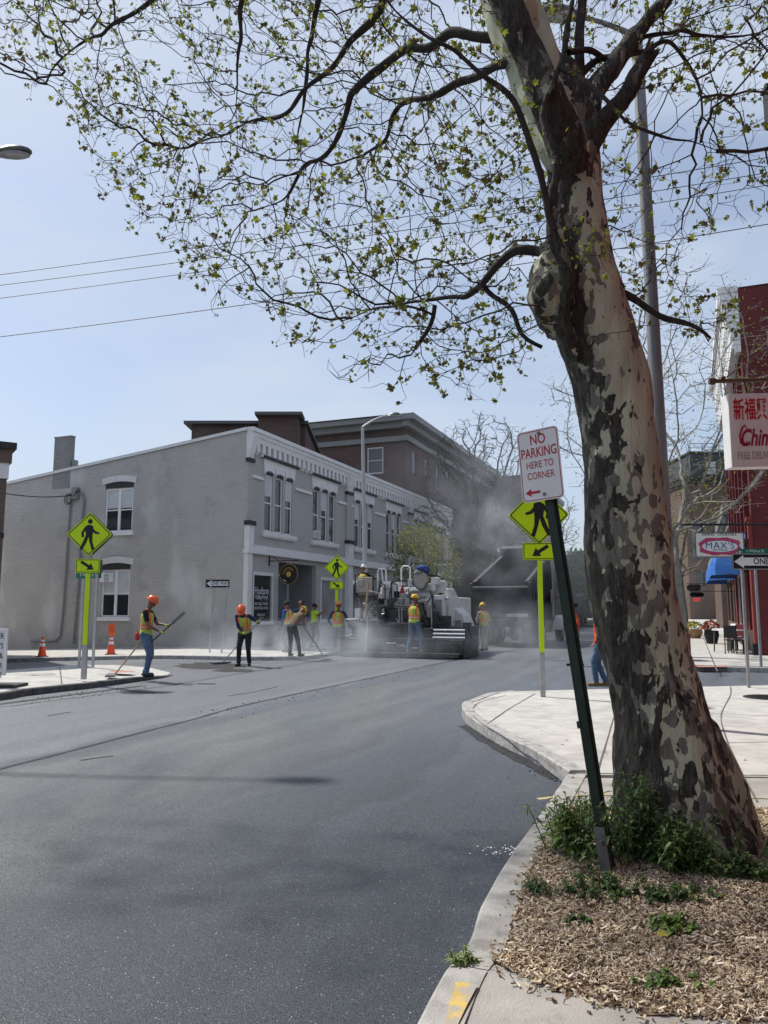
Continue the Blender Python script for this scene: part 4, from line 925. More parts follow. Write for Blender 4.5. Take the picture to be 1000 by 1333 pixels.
# ---- bark
def bark_mat(name, pale, grey, dark, s=1.0, edge=.02, bias=0.0):
    m = bpy.data.materials.new(name); m.use_nodes = True; t = m.node_tree; N = t.nodes; L = t.links
    b = N['Principled BSDF']; b.inputs['Roughness'].default_value = .8; b.inputs['Specular IOR Level'].default_value = .25
    tc = N.new('ShaderNodeTexCoord')
    at = N.new('ShaderNodeAttribute'); at.attribute_name = 'rough'; sepa = N.new('ShaderNodeSeparateColor'); L.new(at.outputs['Color'], sepa.inputs[0])
    def noise(sc_, det, stretch=(1, 1, 1), dist=0., rough=.5, off=(0, 0, 0)):
        mp = N.new('ShaderNodeMapping'); mp.inputs['Scale'].default_value = stretch; mp.inputs['Location'].default_value = off; L.new(tc.outputs['Object'], mp.inputs['Vector'])
        n = N.new('ShaderNodeTexNoise'); n.inputs['Scale'].default_value = sc_; n.inputs['Detail'].default_value = det; n.inputs['Distortion'].default_value = dist; n.inputs['Roughness'].default_value = rough
        L.new(mp.outputs[0], n.inputs['Vector']); return n.outputs['Fac']
    def mth(op, a, b_):
        n = N.new('ShaderNodeMath'); n.operation = op
        for i, v in enumerate((a, b_)):
            if isinstance(v, (int, float)): n.inputs[i].default_value = v
            else: L.new(v, n.inputs[i])
        return n.outputs[0]
    def rng(v, a, b_, c=0, d=1):
        n = N.new('ShaderNodeMapRange'); L.new(v, n.inputs['Value'])
        for k, x in zip(('From Min', 'From Max', 'To Min', 'To Max'), (a, b_, c, d)): n.inputs[k].default_value = x
        return n.outputs[0]
    def mix(f, a, b_, mode='MIX'):
        n = N.new('ShaderNodeMix'); n.data_type = 'RGBA'; n.blend_type = mode
        if isinstance(f, (int, float)): n.inputs['Factor'].default_value = f
        else: L.new(f, n.inputs['Factor'])
        for k, v in (('A', a), ('B', b_)):
            if isinstance(v, tuple): n.inputs[k].default_value = (*v, 1)
            else: L.new(v, n.inputs[k])
        return n.outputs['Result']
    R_, Gc = sepa.outputs[0], sepa.outputs[1]
    # flaking: crisp-edged islands of old bark over the pale new bark; 'rough' sets old bark left, raised on limbs to paint shade
    n1 = mth('ADD', noise(13 * s, 2.5, (1, 1, .6), .25, .5), rng(R_, 0, 1, -.17, .20)); n1 = mth('ADD', n1, rng(noise(3.0 * s, 2, (1, 1, .6), 0, .5, (4, 4, 4)), .35, .65, -.09, .09))
    f1 = rng(n1, .56, .56 + edge)
    n2 = mth('ADD', noise(9 * s, 3, (1, 1, .5), .35, .55, (3, 1, 7)), rng(R_, 0, 1, -.24, .22)); f2 = rng(n2, .58, .58 + edge)
    palec = mix(rng(noise(2.2 * s, 4, (1, 1, .6)), .4, .62), pale, tuple(c * .72 for c in pale))
    palec = mix(rng(noise(3.1 * s, 2, (1, 1, .5), .3, .5, (9, 2, 1)), .68, .70), palec, (.34, .27, .16))
    greyc = mix(rng(noise(22 * s, 5, (1, 1, .5), 0, .65), .3, .7), tuple(c * .7 for c in grey), tuple(c * 1.35 for c in grey))
    darkc = mix(rng(noise(30 * s, 5, (1, 1, .22), .8, .65), .35, .65), tuple(c * .45 for c in dark), tuple(c * 1.6 for c in dark))
    base = mix(f1, palec, greyc); base = mix(f2, base, darkc)
    blk = rng(mth('ADD', noise(5 * s, 5, (1, 1, .16), .5, .6, (1, 8, 4)), rng(Gc, 0, 1, -.35, .2)), .62, .66)
    base = mix(blk, base, (.018, .016, .015))
    L.new(base, b.inputs['Base Color'])
    h = mth('ADD', mth('MULTIPLY', f1, .5), mth('MULTIPLY', f2, .9))
    rg = mth('MULTIPLY', noise(26 * s, 5, (1, 1, .25), 1.2, .7), rng(R_, .2, 1, .25, 1.6)); h = mth('ADD', h, rg); h = mth('SUBTRACT', h, blk)
    h = mth('ADD', h, mth('MULTIPLY', noise(60 * s, 3), .15))
    bp = N.new('ShaderNodeBump'); bp.inputs['Strength'].default_value = 1.0; bp.inputs['Distance'].default_value = .02
    L.new(h, bp.inputs['Height']); L.new(bp.outputs[0], b.inputs['Normal'])
    return m
M['bark'] = bark_mat('sycamore_bark', (.53, .55, .40), (.175, .172, .145), (.056, .052, .044), 1.15, edge=.01)
M['bark_shaded'] = mat('shaded_limb_bark', (.04, .035, .031), .85, .3, 14, .5, 40, col2=(.10, .095, .08), c2lo=.6, c2hi=.64, c2s=7, stretch=(1, 1, .6))  # limb shade against the bright sky is painted into this dark colour
M['twig'] = mat('twig_bark', (.045, .036, .028), .85, .2, 9)
# ---- foreground sycamore
YT = 4.98
base = G(893, 1112, .13); syc = empty('sycamore_tree', 'large mottled bark sycamore with small new leaves in the mulch bed', 'tree', base)
cy_ = lambda py: YT + .10 * math.sin((1100 - py) / 420)
tr = [(1150, 897, 112), (1112, 893, 99), (1085, 886, 90), (1060, 880, 83), (1030, 875, 78), (1000, 871, 74), (930, 859, 66), (870, 845, 61), (800, 829, 60), (730, 819, 60), (680, 815, 58), (620, 812, 54), (560, 805, 53),
      (500, 795, 55), (450, 781, 54), (400, 764, 55), (370, 755, 53), (335, 752, 46), (300, 750, 41), (250, 747, 37), (200, 745, 36), (160, 742, 38), (125, 738, 34), (95, 735, 24), (75, 733, 10)]
ctr = []; rad = []
for py, cx, hw in tr:
    p = P(cx, py, cy_(py)); ctr.append(p); rad.append(hw * (.92 if py < 1060 else .95) / 1000 * depth(p))
def resample(pts, rad, n):
    P_ = [Vector(p) for p in pts]; L_ = [0]
    for i in range(1, len(P_)): L_.append(L_[-1] + (P_[i] - P_[i - 1]).length)
    sp_ = smooth_path(P_, 12); d_ = [0]
    for i in range(1, len(sp_)): d_.append(d_[-1] + (sp_[i] - sp_[i - 1]).length)
    ta = np.linspace(0, d_[-1], n); out = []
    X = np.interp(ta, d_, [p.x for p in sp_]); Y_ = np.interp(ta, d_, [p.y for p in sp_]); Z_ = np.interp(ta, d_, [p.z for p in sp_]); Rr = np.interp(ta / d_[-1] * L_[-1], L_, rad)
    return [Vector(v) for v in zip(X, Y_, Z_)], list(Rr)
def bark_tube(name, pts, rad, rings, seg, disp, rough_fn, parent, m, org, knots=(), flute=0.0, endcap=True):
    pts, rad = resample(pts, rad, rings); b = MB(); vs = []; col = []
    a = None
    for i, p in enumerate(pts):
        t = (pts[min(i + 1, rings - 1)] - pts[max(i - 1, 0)]).normalized()
        a = (t.cross(Vector((0, 1, 0))) if a is None else a); a = (a - t * a.dot(t)).normalized(); c = t.cross(a)
        for k in range(seg):
            an = 2 * PI * k / seg; dr = a * math.cos(an) + c * math.sin(an); r = rad[i]; q = p + dr * r
            n1 = mnoise.noise(Vector((q.x * 2.2, q.y * 2.2, q.z * .9))); n2 = mnoise.noise(Vector((q.x * 7, q.y * 7, q.z * 3.2))); n3 = mnoise.noise(Vector((q.x * 20, q.y * 20, q.z * 7)))
            rf = rough_fn(q, dr)
            d = disp * (.55 * n1 + .35 * n2 + .16 * n3 * (.4 + rf[0] * 2.2))
            if flute:
                zz = max(0, 1 - (q.z - org.z) / .55); d += flute * zz * zz * (math.sin(an * 4 + .7) * .5 + .5 * math.sin(an * 7 + 2)) * (1 + n1)
            for (kc, kr, kh) in knots:
                e = (q - kc).length / kr
                if e < 2.2:
                    d += kh * (math.exp(-(e * 1.25) ** 2) if kh > 0 else math.exp(-(e * 1.6) ** 2) - .7 * math.exp(-((e - 1.1) * 3) ** 2))
            q = p + dr * (r + d) - org; b.v.append((q.x, q.y, q.z)); col.append((*rf, 0, 1))
    for i in range(rings - 1):
        for k in range(seg):
            k2 = (k + 1) % seg; b.f.append((i * seg + k, i * seg + k2, (i + 1) * seg + k2, (i + 1) * seg + k)); b.m.append(0)
    if endcap: b.f.append(tuple((rings - 1) * seg + k for k in range(seg))); b.m.append(0)
    o = b.build(name, m, parent, smooth='all'); at = o.data.attributes.new('rough', 'FLOAT_COLOR', 'POINT')
    at.data.foreach_set('color', [x for c_ in col for x in c_]); return o
def fr_(q, dr):
    s_ = max(0, min(1, (-dr.x * .85 - .05 - dr.y * .1)))     # old rough bark down the left flank
    z = q.z; low = max(0, min(1, (1.7 - z) / 1.3)); up = max(0, min(1, (z - 4.3) / .8))
    mid = math.exp(-((z - 3.5) / .75) ** 2)
    r = .46 + .62 * max(0, s_ - .12) + .16 * low - .06 * mid + .34 * up
    if z > 3.2 and z < 4.3: r += .5 * max(0, -dr.x - .1)
    blackstreak = math.exp(-((dr.x - .25) / .22) ** 2) * (1 if dr.y < 0 else 0) * math.exp(-((z - 1.0) / .5) ** 2) + (.9 * max(0, -dr.x - .3) if z > 3.4 else 0)
    return (max(0, min(1, r)), max(0, min(1, blackstreak)))
def K(px, py, dy, r, h): return (P(px, py, YT + dy), r, h)
knots = [K(783, 498, -.30, .11, .085), K(788, 508, -.36, .05, -.075), K(765, 470, -.25, .09, .04), K(800, 560, -.3, .08, .03), K(783, 520, -.3, .07, .03), K(792, 468, -.3, .06, .02), K(850, 730, -.3, .09, .02), K(770, 690, -.2, .1, .03), K(885, 1055, -.4, .08, .03), K(880, 820, -.1, .07, .03), K(720, 430, -.1, .12, .05)]
bark_tube('trunk', ctr, rad, 260, 96, .045, fr_, syc, M['bark'], base, knots, flute=.05)
# root flares
def flare(px, py, hw):
    e = G(px, py, .12); s_ = P(px * .25 + 882 * .75, py - 150, YT - .0); mid = (e + s_) / 2 + Vector((0, 0, -.05))
    return bark_tube('root', [s_, mid, e + Vector((0, 0, -.02)), e + (e - s_) * .12 - Vector((0, 0, .06))], [.14, .17, .10, .03], 30, 24, .03, lambda q, dr: (.62, .1), syc, M['bark'], base)
flare(975, 1097, 20); flare(940, 1118, 20); flare(812, 1085, 18)
# burl on the left at the fork of the low limb
bc = P(721, 380, YT - .12)
bark_tube('burl', [P(722, 440, YT - .05), P(716, 412, YT - .12), P(714, 385, YT - .16), P(716, 358, YT - .14), P(722, 330, YT - .08), P(728, 300, YT)], [.04, .075, .10, .095, .07, .03], 60, 44, .11, lambda q, dr: (.66 + .5 * mnoise.noise(q * 6), .35), syc, M['bark'], base)
def remesh_(b, voxel, name, it=3):
    me = bpy.data.meshes.new(name); me.from_pydata(b.v, [], b.f); o = bpy.data.objects.new('tmp', me); C.objects.link(o)
    m = o.modifiers.new('r', 'REMESH'); m.mode = 'VOXEL'; m.voxel_size = voxel; s = o.modifiers.new('s', 'SMOOTH'); s.iterations = it; s.factor = .5
    dg = bpy.context.evaluated_depsgraph_get(); out = bpy.data.meshes.new_from_object(o.evaluated_get(dg)); bpy.data.objects.remove(o); bpy.data.meshes.remove(me); out.name = name
    out.polygons.foreach_set('use_smooth', [True] * len(out.polygons)); return out
def limb(pxs, rough=.5, dark=False, seg=20, name='limb', disp=.3):
    pts = [P(a, b_, y) for a, b_, y, hw in pxs]; rr = [hw / 1000 * depth(p) for p, (_, _, _, hw) in zip(pts, pxs)]
    if pxs[0][3] < 13 and len(pxs) > 4: n_ = len(rr); rr = [r * .86 * (1 - .62 * (i / (n_ - 1)) ** 2) for i, r in enumerate(rr)]
    pts, rr = resample(pts, rr, len(pts) * 4); pts = [p + Vector((mnoise.noise(p * 2.6), mnoise.noise(p * 2.6 + Vector((9, 0, 0))), mnoise.noise(p * 2.6 + Vector((0, 9, 0))))) * (.075 if pxs[0][3] < 13 else .03) * min(1, i / 4) for i, p in enumerate(pts)]
    dark = dark or pxs[0][3] < 13
    L_ = sum((pts[i] - pts[i - 1]).length for i in range(1, len(pts)))
    o = bark_tube(name, pts, rr, max(12, int(L_ / .05)), seg, max(rr) * disp, lambda q, dr: (rough, .15), syc, M['bark_shaded'] if dark else M['bark'], base)
    if pxs[1][3] > 10.5: o['thick'] = 1; o['seg'] = seg
    return pts, rr
LIMBS = [
 ([(742, 215, 4.98, 30), (722, 165, 5.0, 36), (702, 105, 5.05, 36), (680, 50, 5.1, 36), (662, 0, 5.2, 35), (640, -70, 5.35, 33), (610, -170, 5.6, 28), (570, -300, 6.0, 20), (540, -420, 6.4, 9)], .16, False),
 ([(748, 240, 5.0, 22), (736, 190, 4.86, 25), (715, 130, 4.8, 26), (690, 70, 4.8, 22), (655, 0, 4.8, 19), (615, -90, 4.9, 16), (560, -220, 5.2, 9)], .85, True),
 ([(750, 200, 5.02, 24), (768, 125, 5.04, 15), (800, 82, 5.1, 11), (832, 40, 5.2, 10), (866, -5, 5.3, 9), (930, -90, 5.6, 8), (1010, -200, 6.0, 5)], .75, True),
 ([(755, 150, 5.0, 8), (755, 90, 5.05, 7.5), (754, 0, 5.1, 7), (756, -120, 5.3, 6), (770, -260, 5.6, 4)], .8, True),
 ([(752, 225, 4.98, 16), (785, 158, 4.87, 13), (808, 128, 4.8, 12), (826, 98, 4.78, 12), (845, 68, 4.75, 11)], .85, True),
 ([(752, 470, 4.86, 8), (742, 420, 4.76, 12), (731, 350, 4.66, 11), (722, 290, 4.62, 9.5), (717, 220, 4.6, 9), (716, 150, 4.6, 8.5), (724, 90, 4.6, 8), (736, 40, 4.6, 7.5), (747, -5, 4.62, 7), (760, -80, 4.7, 6), (772, -180, 4.8, 4)], .8, True),
 ([(722, 300, 4.6, 6), (705, 245, 4.55, 6), (690, 190, 4.5, 5.5), (668, 138, 4.45, 5), (640, 108, 4.4, 4.5), (600, 75, 4.35, 4.5), (560, 50, 4.3, 4), (520, 15, 4.3, 4), (480, -30, 4.3, 3.5)], .8, True),
 ([(722, 332, 4.95, 8), (700, 330, 5.0, 7.5), (676, 333, 5.05, 7), (652, 350, 5.2, 6), (625, 374, 5.4, 5.5), (592, 390, 5.6, 4.5), (555, 397, 5.8, 4), (515, 395, 6.1, 3.5), (480, 405, 6.3, 2.5), (448, 418, 6.6, 2)], .3, True),
 ([(795, 378, 5.0, 7), (830, 392, 5.0, 5.5), (868, 414, 5.0, 5), (905, 432, 5.0, 5), (923, 443, 5.0, 4.5)], .8, True),
 ([(712, 100, 4.9, 12), (680, 88, 5.0, 9), (640, 78, 5.1, 7), (600, 100, 5.4, 6.5), (560, 125, 5.6, 6), (525, 142, 5.9, 5.5), (505, 172, 6.1, 5), (490, 190, 6.3, 3.5), (462, 205, 6.6, 2.5)], .55, True),
 ([(700, 60, 4.9, 10), (665, 45, 5.1, 8), (615, 45, 5.3, 7), (560, 62, 5.6, 7), (515, 78, 5.9, 6.5), (478, 96, 6.1, 6), (458, 120, 6.3, 5.5), (450, 160, 6.5, 5), (430, 193, 6.7, 4.5), (402, 210, 6.9, 4.5), (385, 240, 7.1, 4), (362, 262, 7.3, 3.5), (328, 274, 7.5, 2.5)], .5, True),
 ([(668, -20, 5.2, 10), (600, -50, 5.6, 8), (520, -20, 6.0, 7), (478, 30, 6.3, 6), (440, 80, 6.6, 5), (405, 110, 6.8, 4.5), (370, 143, 7.0, 4), (330, 160, 7.2, 3.5), (290, 175, 7.4, 3), (230, 190, 7.7, 2)], .5, True),
 ([(650, -80, 5.4, 10), (540, -120, 5.9, 8), (450, -80, 6.4, 7), (412, -10, 6.8, 6), (404, 60, 7.1, 5), (395, 125, 7.3, 4.5), (390, 197, 7.5, 3)], .5, True),
 ([(600, -190, 5.7, 10), (460, -190, 6.4, 8), (330, -110, 7.0, 6.5), (320, -20, 7.3, 5), (312, 70, 7.6, 4), (300, 140, 7.8, 3)], .5, True),
 ([(560, -230, 6.0, 9), (400, -180, 6.7, 7), (260, -80, 7.4, 5), (205, 0, 7.8, 4), (150, 35, 8.1, 3.2), (80, 70, 8.4, 2.5), (60, 110, 8.5, 1.8)], .5, True),
 ([(758, 95, 5.05, 6), (800, 62, 5.2, 4), (870, 50, 5.5, 3.5), (930, 48, 5.8, 3), (1010, 35, 6.1, 2.5)], .5, True),
 ([(740, 68, 4.9, 5), (800, 68, 5.1, 4.5), (840, 60, 5.2, 4.5), (880, 66, 5.4, 4), (905, 100, 5.5, 3.5), (918, 150, 5.6, 3)], .5, True),
 ([(730, 88, 4.6, 5), (765, 110, 4.5, 4), (800, 135, 4.4, 3.5), (850, 165, 4.4, 3.2), (890, 182, 4.5, 2.5), (935, 190, 4.6, 2)], .5, True),
 ([(630, 372, 5.4, 3.2), (655, 400, 5.35, 3), (680, 432, 5.3, 2.8), (704, 450, 5.25, 2.5)], .5, True),
 ([(566, 398, 5.7, 3.2), (560, 425, 5.7, 3), (547, 450, 5.7, 2.8)], .5, True),
]
nodes, parents, fixed = [], [], []
trunk_ids = []
for p, r in zip(ctr, rad):
    nodes.append(tuple(p)); parents.append(len(nodes) - 2); fixed.append(r)
for pxs, rg, dk in LIMBS:
    pts, rr = limb(pxs, min(1.0, rg + .1) if dk else rg, dk, seg=32 if pxs[0][3] > 20 else 14)  # high roughness darkens the limbs as if in shade
    L_ = sum((pts[i] - pts[i - 1]).length for i in range(1, len(pts))); q, qr = resample(pts, rr, max(6, int(L_ / .12)))
    d0 = np.linalg.norm(np.array(nodes) - np.array(q[0]), axis=1); par = int(d0.argmin())
    for i, (p, r) in enumerate(zip(q, qr)):
        nodes.append(tuple(p)); parents.append(par if i == 0 else len(nodes) - 2); fixed.append(r)
# grow trunk, roots, burl and the thick limbs together into one skin
from mathutils.kdtree import KDTree
thick = [o for o in syc.children if o.name.split('.')[0] in ('trunk', 'root', 'burl') or o.get('thick')]
vs, fs, cs = [], [], []
for o in thick:
    n_ = len(vs); vs += [tuple(v.co) for v in o.data.vertices]; fs += [tuple(i + n_ for i in p.vertices) for p in o.data.polygons]
    if not o.name.startswith('trunk'): pass
    buf = [0.0] * (4 * len(o.data.vertices)); o.data.attributes['rough'].data.foreach_get('color', buf); cs += [(buf[4 * i], buf[4 * i + 1]) for i in range(len(o.data.vertices))]
    # close the open lower end
    seg_ = {'trunk': 96, 'root': 24, 'burl': 44}.get(o.name.split('.')[0], 32 if False else o.get('seg', 20)); fs.append(tuple(range(n_, n_ + seg_))[::-1])
for o in thick: bpy.data.objects.remove(o)
bb_ = MB(); bb_.v = vs; bb_.f = fs
me = remesh_(bb_, .0155, 'trunk', 6); kd = KDTree(len(vs))
for i, v in enumerate(vs): kd.insert(v, i)
kd.balance(); cols = []; co_ = []
for v in me.vertices:
    near_ = kd.find_n(v.co, 5); ws = [1 / (d_ + .01) for _, _, d_ in near_]; W_ = sum(ws); r0 = sum(cs[i][0] * w for (_, i, _), w in zip(near_, ws)) / W_; g0 = sum(cs[i][1] * w for (_, i, _), w in zip(near_, ws)) / W_
    q = v.co + base; n3 = mnoise.noise(Vector((q.x * 24, q.y * 24, q.z * 8))); n4 = mnoise.noise(Vector((q.x * 9, q.y * 9, q.z * 3)))
    co_ += list(v.co + v.normal * (n3 * .010 * max(0, r0 - .35) + n4 * .006)); cols += [r0, g0, 0, 1]
me.vertices.foreach_set('co', co_); at = me.attributes.new('rough', 'FLOAT_COLOR', 'POINT'); at.data.foreach_set('color', cols); me.materials.clear(); me.materials.append(M['bark']); me.update()
to = bpy.data.objects.new('trunk', me); C.objects.link(to); to.parent = syc
# splintered end of the broken stub
b = MB(); e = P(845, 68, 4.75) - base; rs = np.random.RandomState(8)
for k in range(9):
    o_ = Vector((rs.uniform(-.04, .04), rs.uniform(-.04, .04), -.03)); b.tube([e + o_, e + o_ * 1.1 + Vector((.04 + rs.uniform(-.02, .03), 0, rs.uniform(.04, .14)))], [.018, .003], 5, 0)
b.build('broken_end', M['bark_shaded'], syc)
# crown volume: attractors fill the crown over road and walk, thinned to shape its shadow
rs = np.random.RandomState(11)
low = [(-400, 150), (-100, 120), (0, 95), (40, 128), (85, 145), (95, 190), (130, 255), (185, 310), (225, 350), (262, 405), (300, 390), (330, 420), (385, 468), (420, 500), (470, 515), (520, 500), (560, 490), (600, 530), (660, 515), (700, 470), (725, 380), (735, 300), (770, 300), (800, 360), (850, 420), (900, 455), (950, 440), (975, 300), (1000, 320), (1100, 300), (1300, 250)]
lx, ly = zip(*low); A_ = []
dens_hole = [(250, 60, 30), (60, 60, 20), (420, 330, 22)]
while len(A_) < 6300:
    px = rs.uniform(-250, 1150); py = rs.uniform(-420, 525); lim = np.interp(px, lx, ly)
    if py > lim - 4: continue
    if py < -60 and rs.rand() < .72: continue  # sparser above the view so less shadow reaches the road
    edge_ = (lim - py)
    if edge_ < 45 and rs.rand() < .35: continue
    if px > 770 and py > 60 and rs.rand() < .5: continue
    if px < 210 and py < 95 and px > 150 and rs.rand() < .5: continue
    y0 = 4.3 + max(0, (600 - px)) * .0035; Y = rs.uniform(y0, y0 + 2.6 + max(0, 300 - py) * .004)
    if 640 < px < 860 and Y < 4.8 and rs.rand() < .8: continue
    if mnoise.noise(Vector((px * .009, py * .009, Y * .5))) < -.30 and py > -50: continue
    p = P(px, py, Y)
    if p.z > 11.5 or p.z < 2.9: continue
    gx_, gy_ = p.x + .80 * .7265 * p.z, p.y - .60 * .7265 * p.z
    if -3.5 < gx_ < .75 and 1.5 < gy_ < 7.0 and (py < 0 or rs.rand() < .25): continue  # crown thinned where its shadow would land on the near road
    A_.append(tuple(p))
n0 = len(nodes)
nodes, parents = grow(nodes, parents, A_, .10, .9, .135, 130, rs, jit=.6, trop=(0, 0, -.05))
b = MB(); ch_, w_ = chains(nodes, parents)
rad_t = np.minimum(.0024 * w_ ** .49, .03)
org = np.array(base)
def twig_runs(nodes, parents, ch, w, n0):
    starts = [(i, parents[i]) for i in range(n0, len(nodes)) if parents[i] < n0]
    while starts:
        i, p = starts.pop(); pts = [nodes[p]]; rr = [rad_t[i] * 1.15]
        while True:
            pts.append(nodes[i]); rr.append(rad_t[i]); c = ch.get(i, [])
            if not c: break
            c = sorted(c, key=lambda q: -w[q]); starts += [(q, i) for q in c[1:]]; i = c[0]
        rr[-1] *= .7; yield pts, rr
leafpos = []
for pts, rr in twig_runs(nodes, parents, ch_, w_, n0):
    pp = [Vector(p) - base for p in pts]
    q = []
    for i, p in enumerate(pp): q.append(p + Vector((mnoise.noise(p * 9), mnoise.noise(p * 9 + Vector((7, 0, 0))), mnoise.noise(p * 9 + Vector((0, 7, 0))))) * .017)
    b.tube(q, rr, 6 if max(rr) > .01 else 4, 0, cap=False)
    for i in range(1, len(q)):
        if rr[i] < .0045: leafpos.append((q[i], (q[i] - q[i - 1]).normalized()))
# small side spurs, many of them bare
spurs = []
for p, d in leafpos:
    if rs.rand() < .72:
        v = Vector(rs.normal(0, 1, 3)); v = (v - d * v.dot(d)).normalized() * .8 + d * rs.uniform(.1, .9); v.normalize(); l = rs.uniform(.03, .11)
        e = p + v * l; e2 = e + (v + Vector(rs.normal(0, .35, 3))).normalized() * l * .7
        b.tube([p, e, e2], [.0021, .0017, .0012], 3, 0, cap=False); spurs.append((e2, v))
b.build('branches', M['twig'], syc)
leafm = [mat('leaf_a', (.22, .26, .04), .55, .2, 20, trans=.55), mat('leaf_b', (.14, .16, .045), .6, .2, 20, trans=.35), mat('leaf_c', (.27, .30, .04), .5, .2, 20, trans=.5), mat('leaf_d', (.14, .115, .055), .65, .2, 20, trans=.3)]
def leaf(b, c, d, up, s, m):
    # five pointed young leaf, slightly folded along the midrib
    d = d.normalized(); sd_ = d.cross(up)
    if sd_.length < 1e-4: sd_ = d.orthogonal()
    sd_.normalize(); n = sd_.cross(d); f = .35
    pr = [(0, 0), (.55, .12), (.42, .38), (.62, .62), (.22, .62), (0, 1.0)]
    rt = [c + d * (y * s) + sd_ * (x * s * .85) + n * (x * s * f) for x, y in pr]; lt = [c + d * (y * s) - sd_ * (x * s * .85) + n * (x * s * f) for x, y in pr[1:5]]
    v = rt + lt
    b.add(v, [(0, 1, 2, 3, 4, 5), (0, 5, 9, 8, 7, 6)], m)
b = MB(); cnt = 0
for (p, d) in spurs + [q for q in leafpos if rs.rand() < .25]:
    if rs.rand() < .10 or mnoise.noise(p * 2.4) < -.12: continue
    k = rs.choice([2, 3, 5, 7, 9], p=[.2, .27, .25, .18, .10])
    for _ in range(k):
        dd = (d * .5 + Vector(rs.normal(0, .8, 3)) + Vector((0, 0, -.15))); s_ = rs.uniform(.015, .045) * (1.6 if rs.rand() < .12 else 1)
        mm = int(rs.choice(4, p=[.34, .30, .14, .22])); leaf(b, p + Vector(rs.normal(0, .014, 3)), dd, Vector(rs.normal(0, 1, 3)), s_, mm); cnt += 1
# leafy epicormic tufts on the trunk
for (px, py, dy, n, sp_) in ((758, 335, -.33, 26, .10), (745, 305, -.33, 14, .07), (685, 130, -.45, 10, .06), (778, 318, -.25, 12, .07), (700, 185, -.4, 8, .05)):
    c = P(px, py, YT + dy) - base
    for _ in range(n): leaf(b, c + Vector(rs.normal(0, sp_, 3)), Vector(rs.normal(0, 1, 3)), Vector(rs.normal(0, 1, 3)), rs.uniform(.025, .045), 2 if rs.rand() < .6 else 0)
b.build('foliage', leafm, syc)
print('SYC nodes', len(nodes), 'leaves', cnt)
# ---- bare or budding street trees
def street_tree(name, label, loc, H, spread, trunk_r, zc0, seed, n_att, step, tipr, m, leaves=0, lm=None, lsz=.05, lean=(0, 0), power=.47, group=None, shape=1.0, tropz=.12):
    rs = np.random.RandomState(seed); e = empty(name, label, 'tree', loc, 0, group)
    nd = []; pr = []; 
    for i in range(6):
        z = zc0 * i / 5; nd.append((lean[0] * z + .05 * math.sin(i), lean[1] * z, z)); pr.append(i - 1)
    A_ = []
    cz_ = (zc0 * .8 + H) / 2; hz = (H - zc0 * .8) / 2
    while len(A_) < n_att:
        v = rs.uniform(-1, 1, 3)
        r_ = np.linalg.norm(v)
        if r_ > 1 or r_ < .25: continue
        A_.append((v[0] * spread * (1 if v[2] > -.5 else .7) + lean[0] * H * .6, v[1] * spread * shape + lean[1] * H * .6, cz_ + v[2] * hz))
    nd, pr = grow(nd, pr, A_, step, spread * .9, step * 1.15, 120, rs, jit=.5, trop=(0, 0, tropz))
    ch, w = chains(nd, pr); rd = np.minimum(tipr * w ** power, trunk_r)
    t_ = MB(); pts = [nd[i] for i in range(6)]; t_.tube(pts, [trunk_r * (1.35 - .45 * min(1, i / 3) - .05 * i) for i in range(6)], 12, 0); t_.build('trunk', m, e, smooth='all')
    b = MB(); starts = [(c, 5) for c in ch.get(5, [])] + [(c, k) for k in range(5) for c in ch.get(k, []) if c != k + 1]; lf = []
    while starts:
        i, p = starts.pop(); P_ = [nd[p]]; rr = [rd[i] * 1.1]
        while True:
            P_.append(nd[i]); rr.append(rd[i]); c = ch.get(i, [])
            if rd[i] < tipr * 3: lf.append(nd[i])
            if not c: break
            c = sorted(c, key=lambda q: -w[q]); starts += [(q, i) for q in c[1:]]; i = c[0]
        b.tube(P_, rr, 6 if max(rr) > .05 else 3, 0, cap=False)
    # fine outer twigs
    for p in lf:
        for _ in range(2):
            v = Vector(rs.normal(0, 1, 3)).normalized() * step * rs.uniform(.5, 1.3); v.z = abs(v.z) * .6; b.tube([p, Vector(p) + v], [tipr * .8, tipr * .4], 3, 0, cap=False)
    b.build('branches', m, e)
    if leaves:
        b = MB()
        for _ in range(leaves):
            p = Vector(lf[rs.randint(len(lf))]) + Vector(rs.normal(0, step * .7, 3)); leaf(b, p, Vector(rs.normal(0, 1, 3)), Vector(rs.normal(0, 1, 3)), lsz * rs.uniform(.6, 1.4), int(rs.randint(len(lm))))
        b.build('crown', lm, e)
    return e
M['greybark'] = mat('grey_bark', (.15, .135, .12), .9, .3, 8, .4, 30)
M['sootbark'] = mat('dark_bark', (.05, .045, .042), .9, .3, 8)
M['palebark'] = mat('pale_bark', (.24, .225, .20), .9, .25, 6, .3, 30)
def sp(px, py, z=.1): return G(px, py, z)
q = SL(33, -.4, .13); e = street_tree('bare_street_tree', 'pale barked street tree with fine bare branches behind the sycamore trunk', SL(25.5, -.35, .13), 12.5, 4.1, .17, 3.4, 21, 700, .42, .011, M['palebark'], 2600, [leafm[0], leafm[2]], .05, group=None)
street_tree('bare_street_tree', 'second bare street tree farther along the right pavement', SL(46, -.4, .13), 12, 4.2, .17, 3.2, 22, 420, .5, .013, M['greybark'], 1500, [leafm[0], leafm[2]], .08)
street_tree('bare_street_tree', 'large dark bare street tree in the smoke beside the dump truck', SL(47.5, -11.9, .12), 14.0, 4.8, .2, 4.0, 23, 1700, .36, .017, M['sootbark'], 0, None)
street_tree('bare_street_tree', 'dark bare street tree before the arched window building', SL(60, -11.9, .12), 12.2, 4.4, .2, 4.0, 24, 1200, .40, .019, M['sootbark'], 0, None)
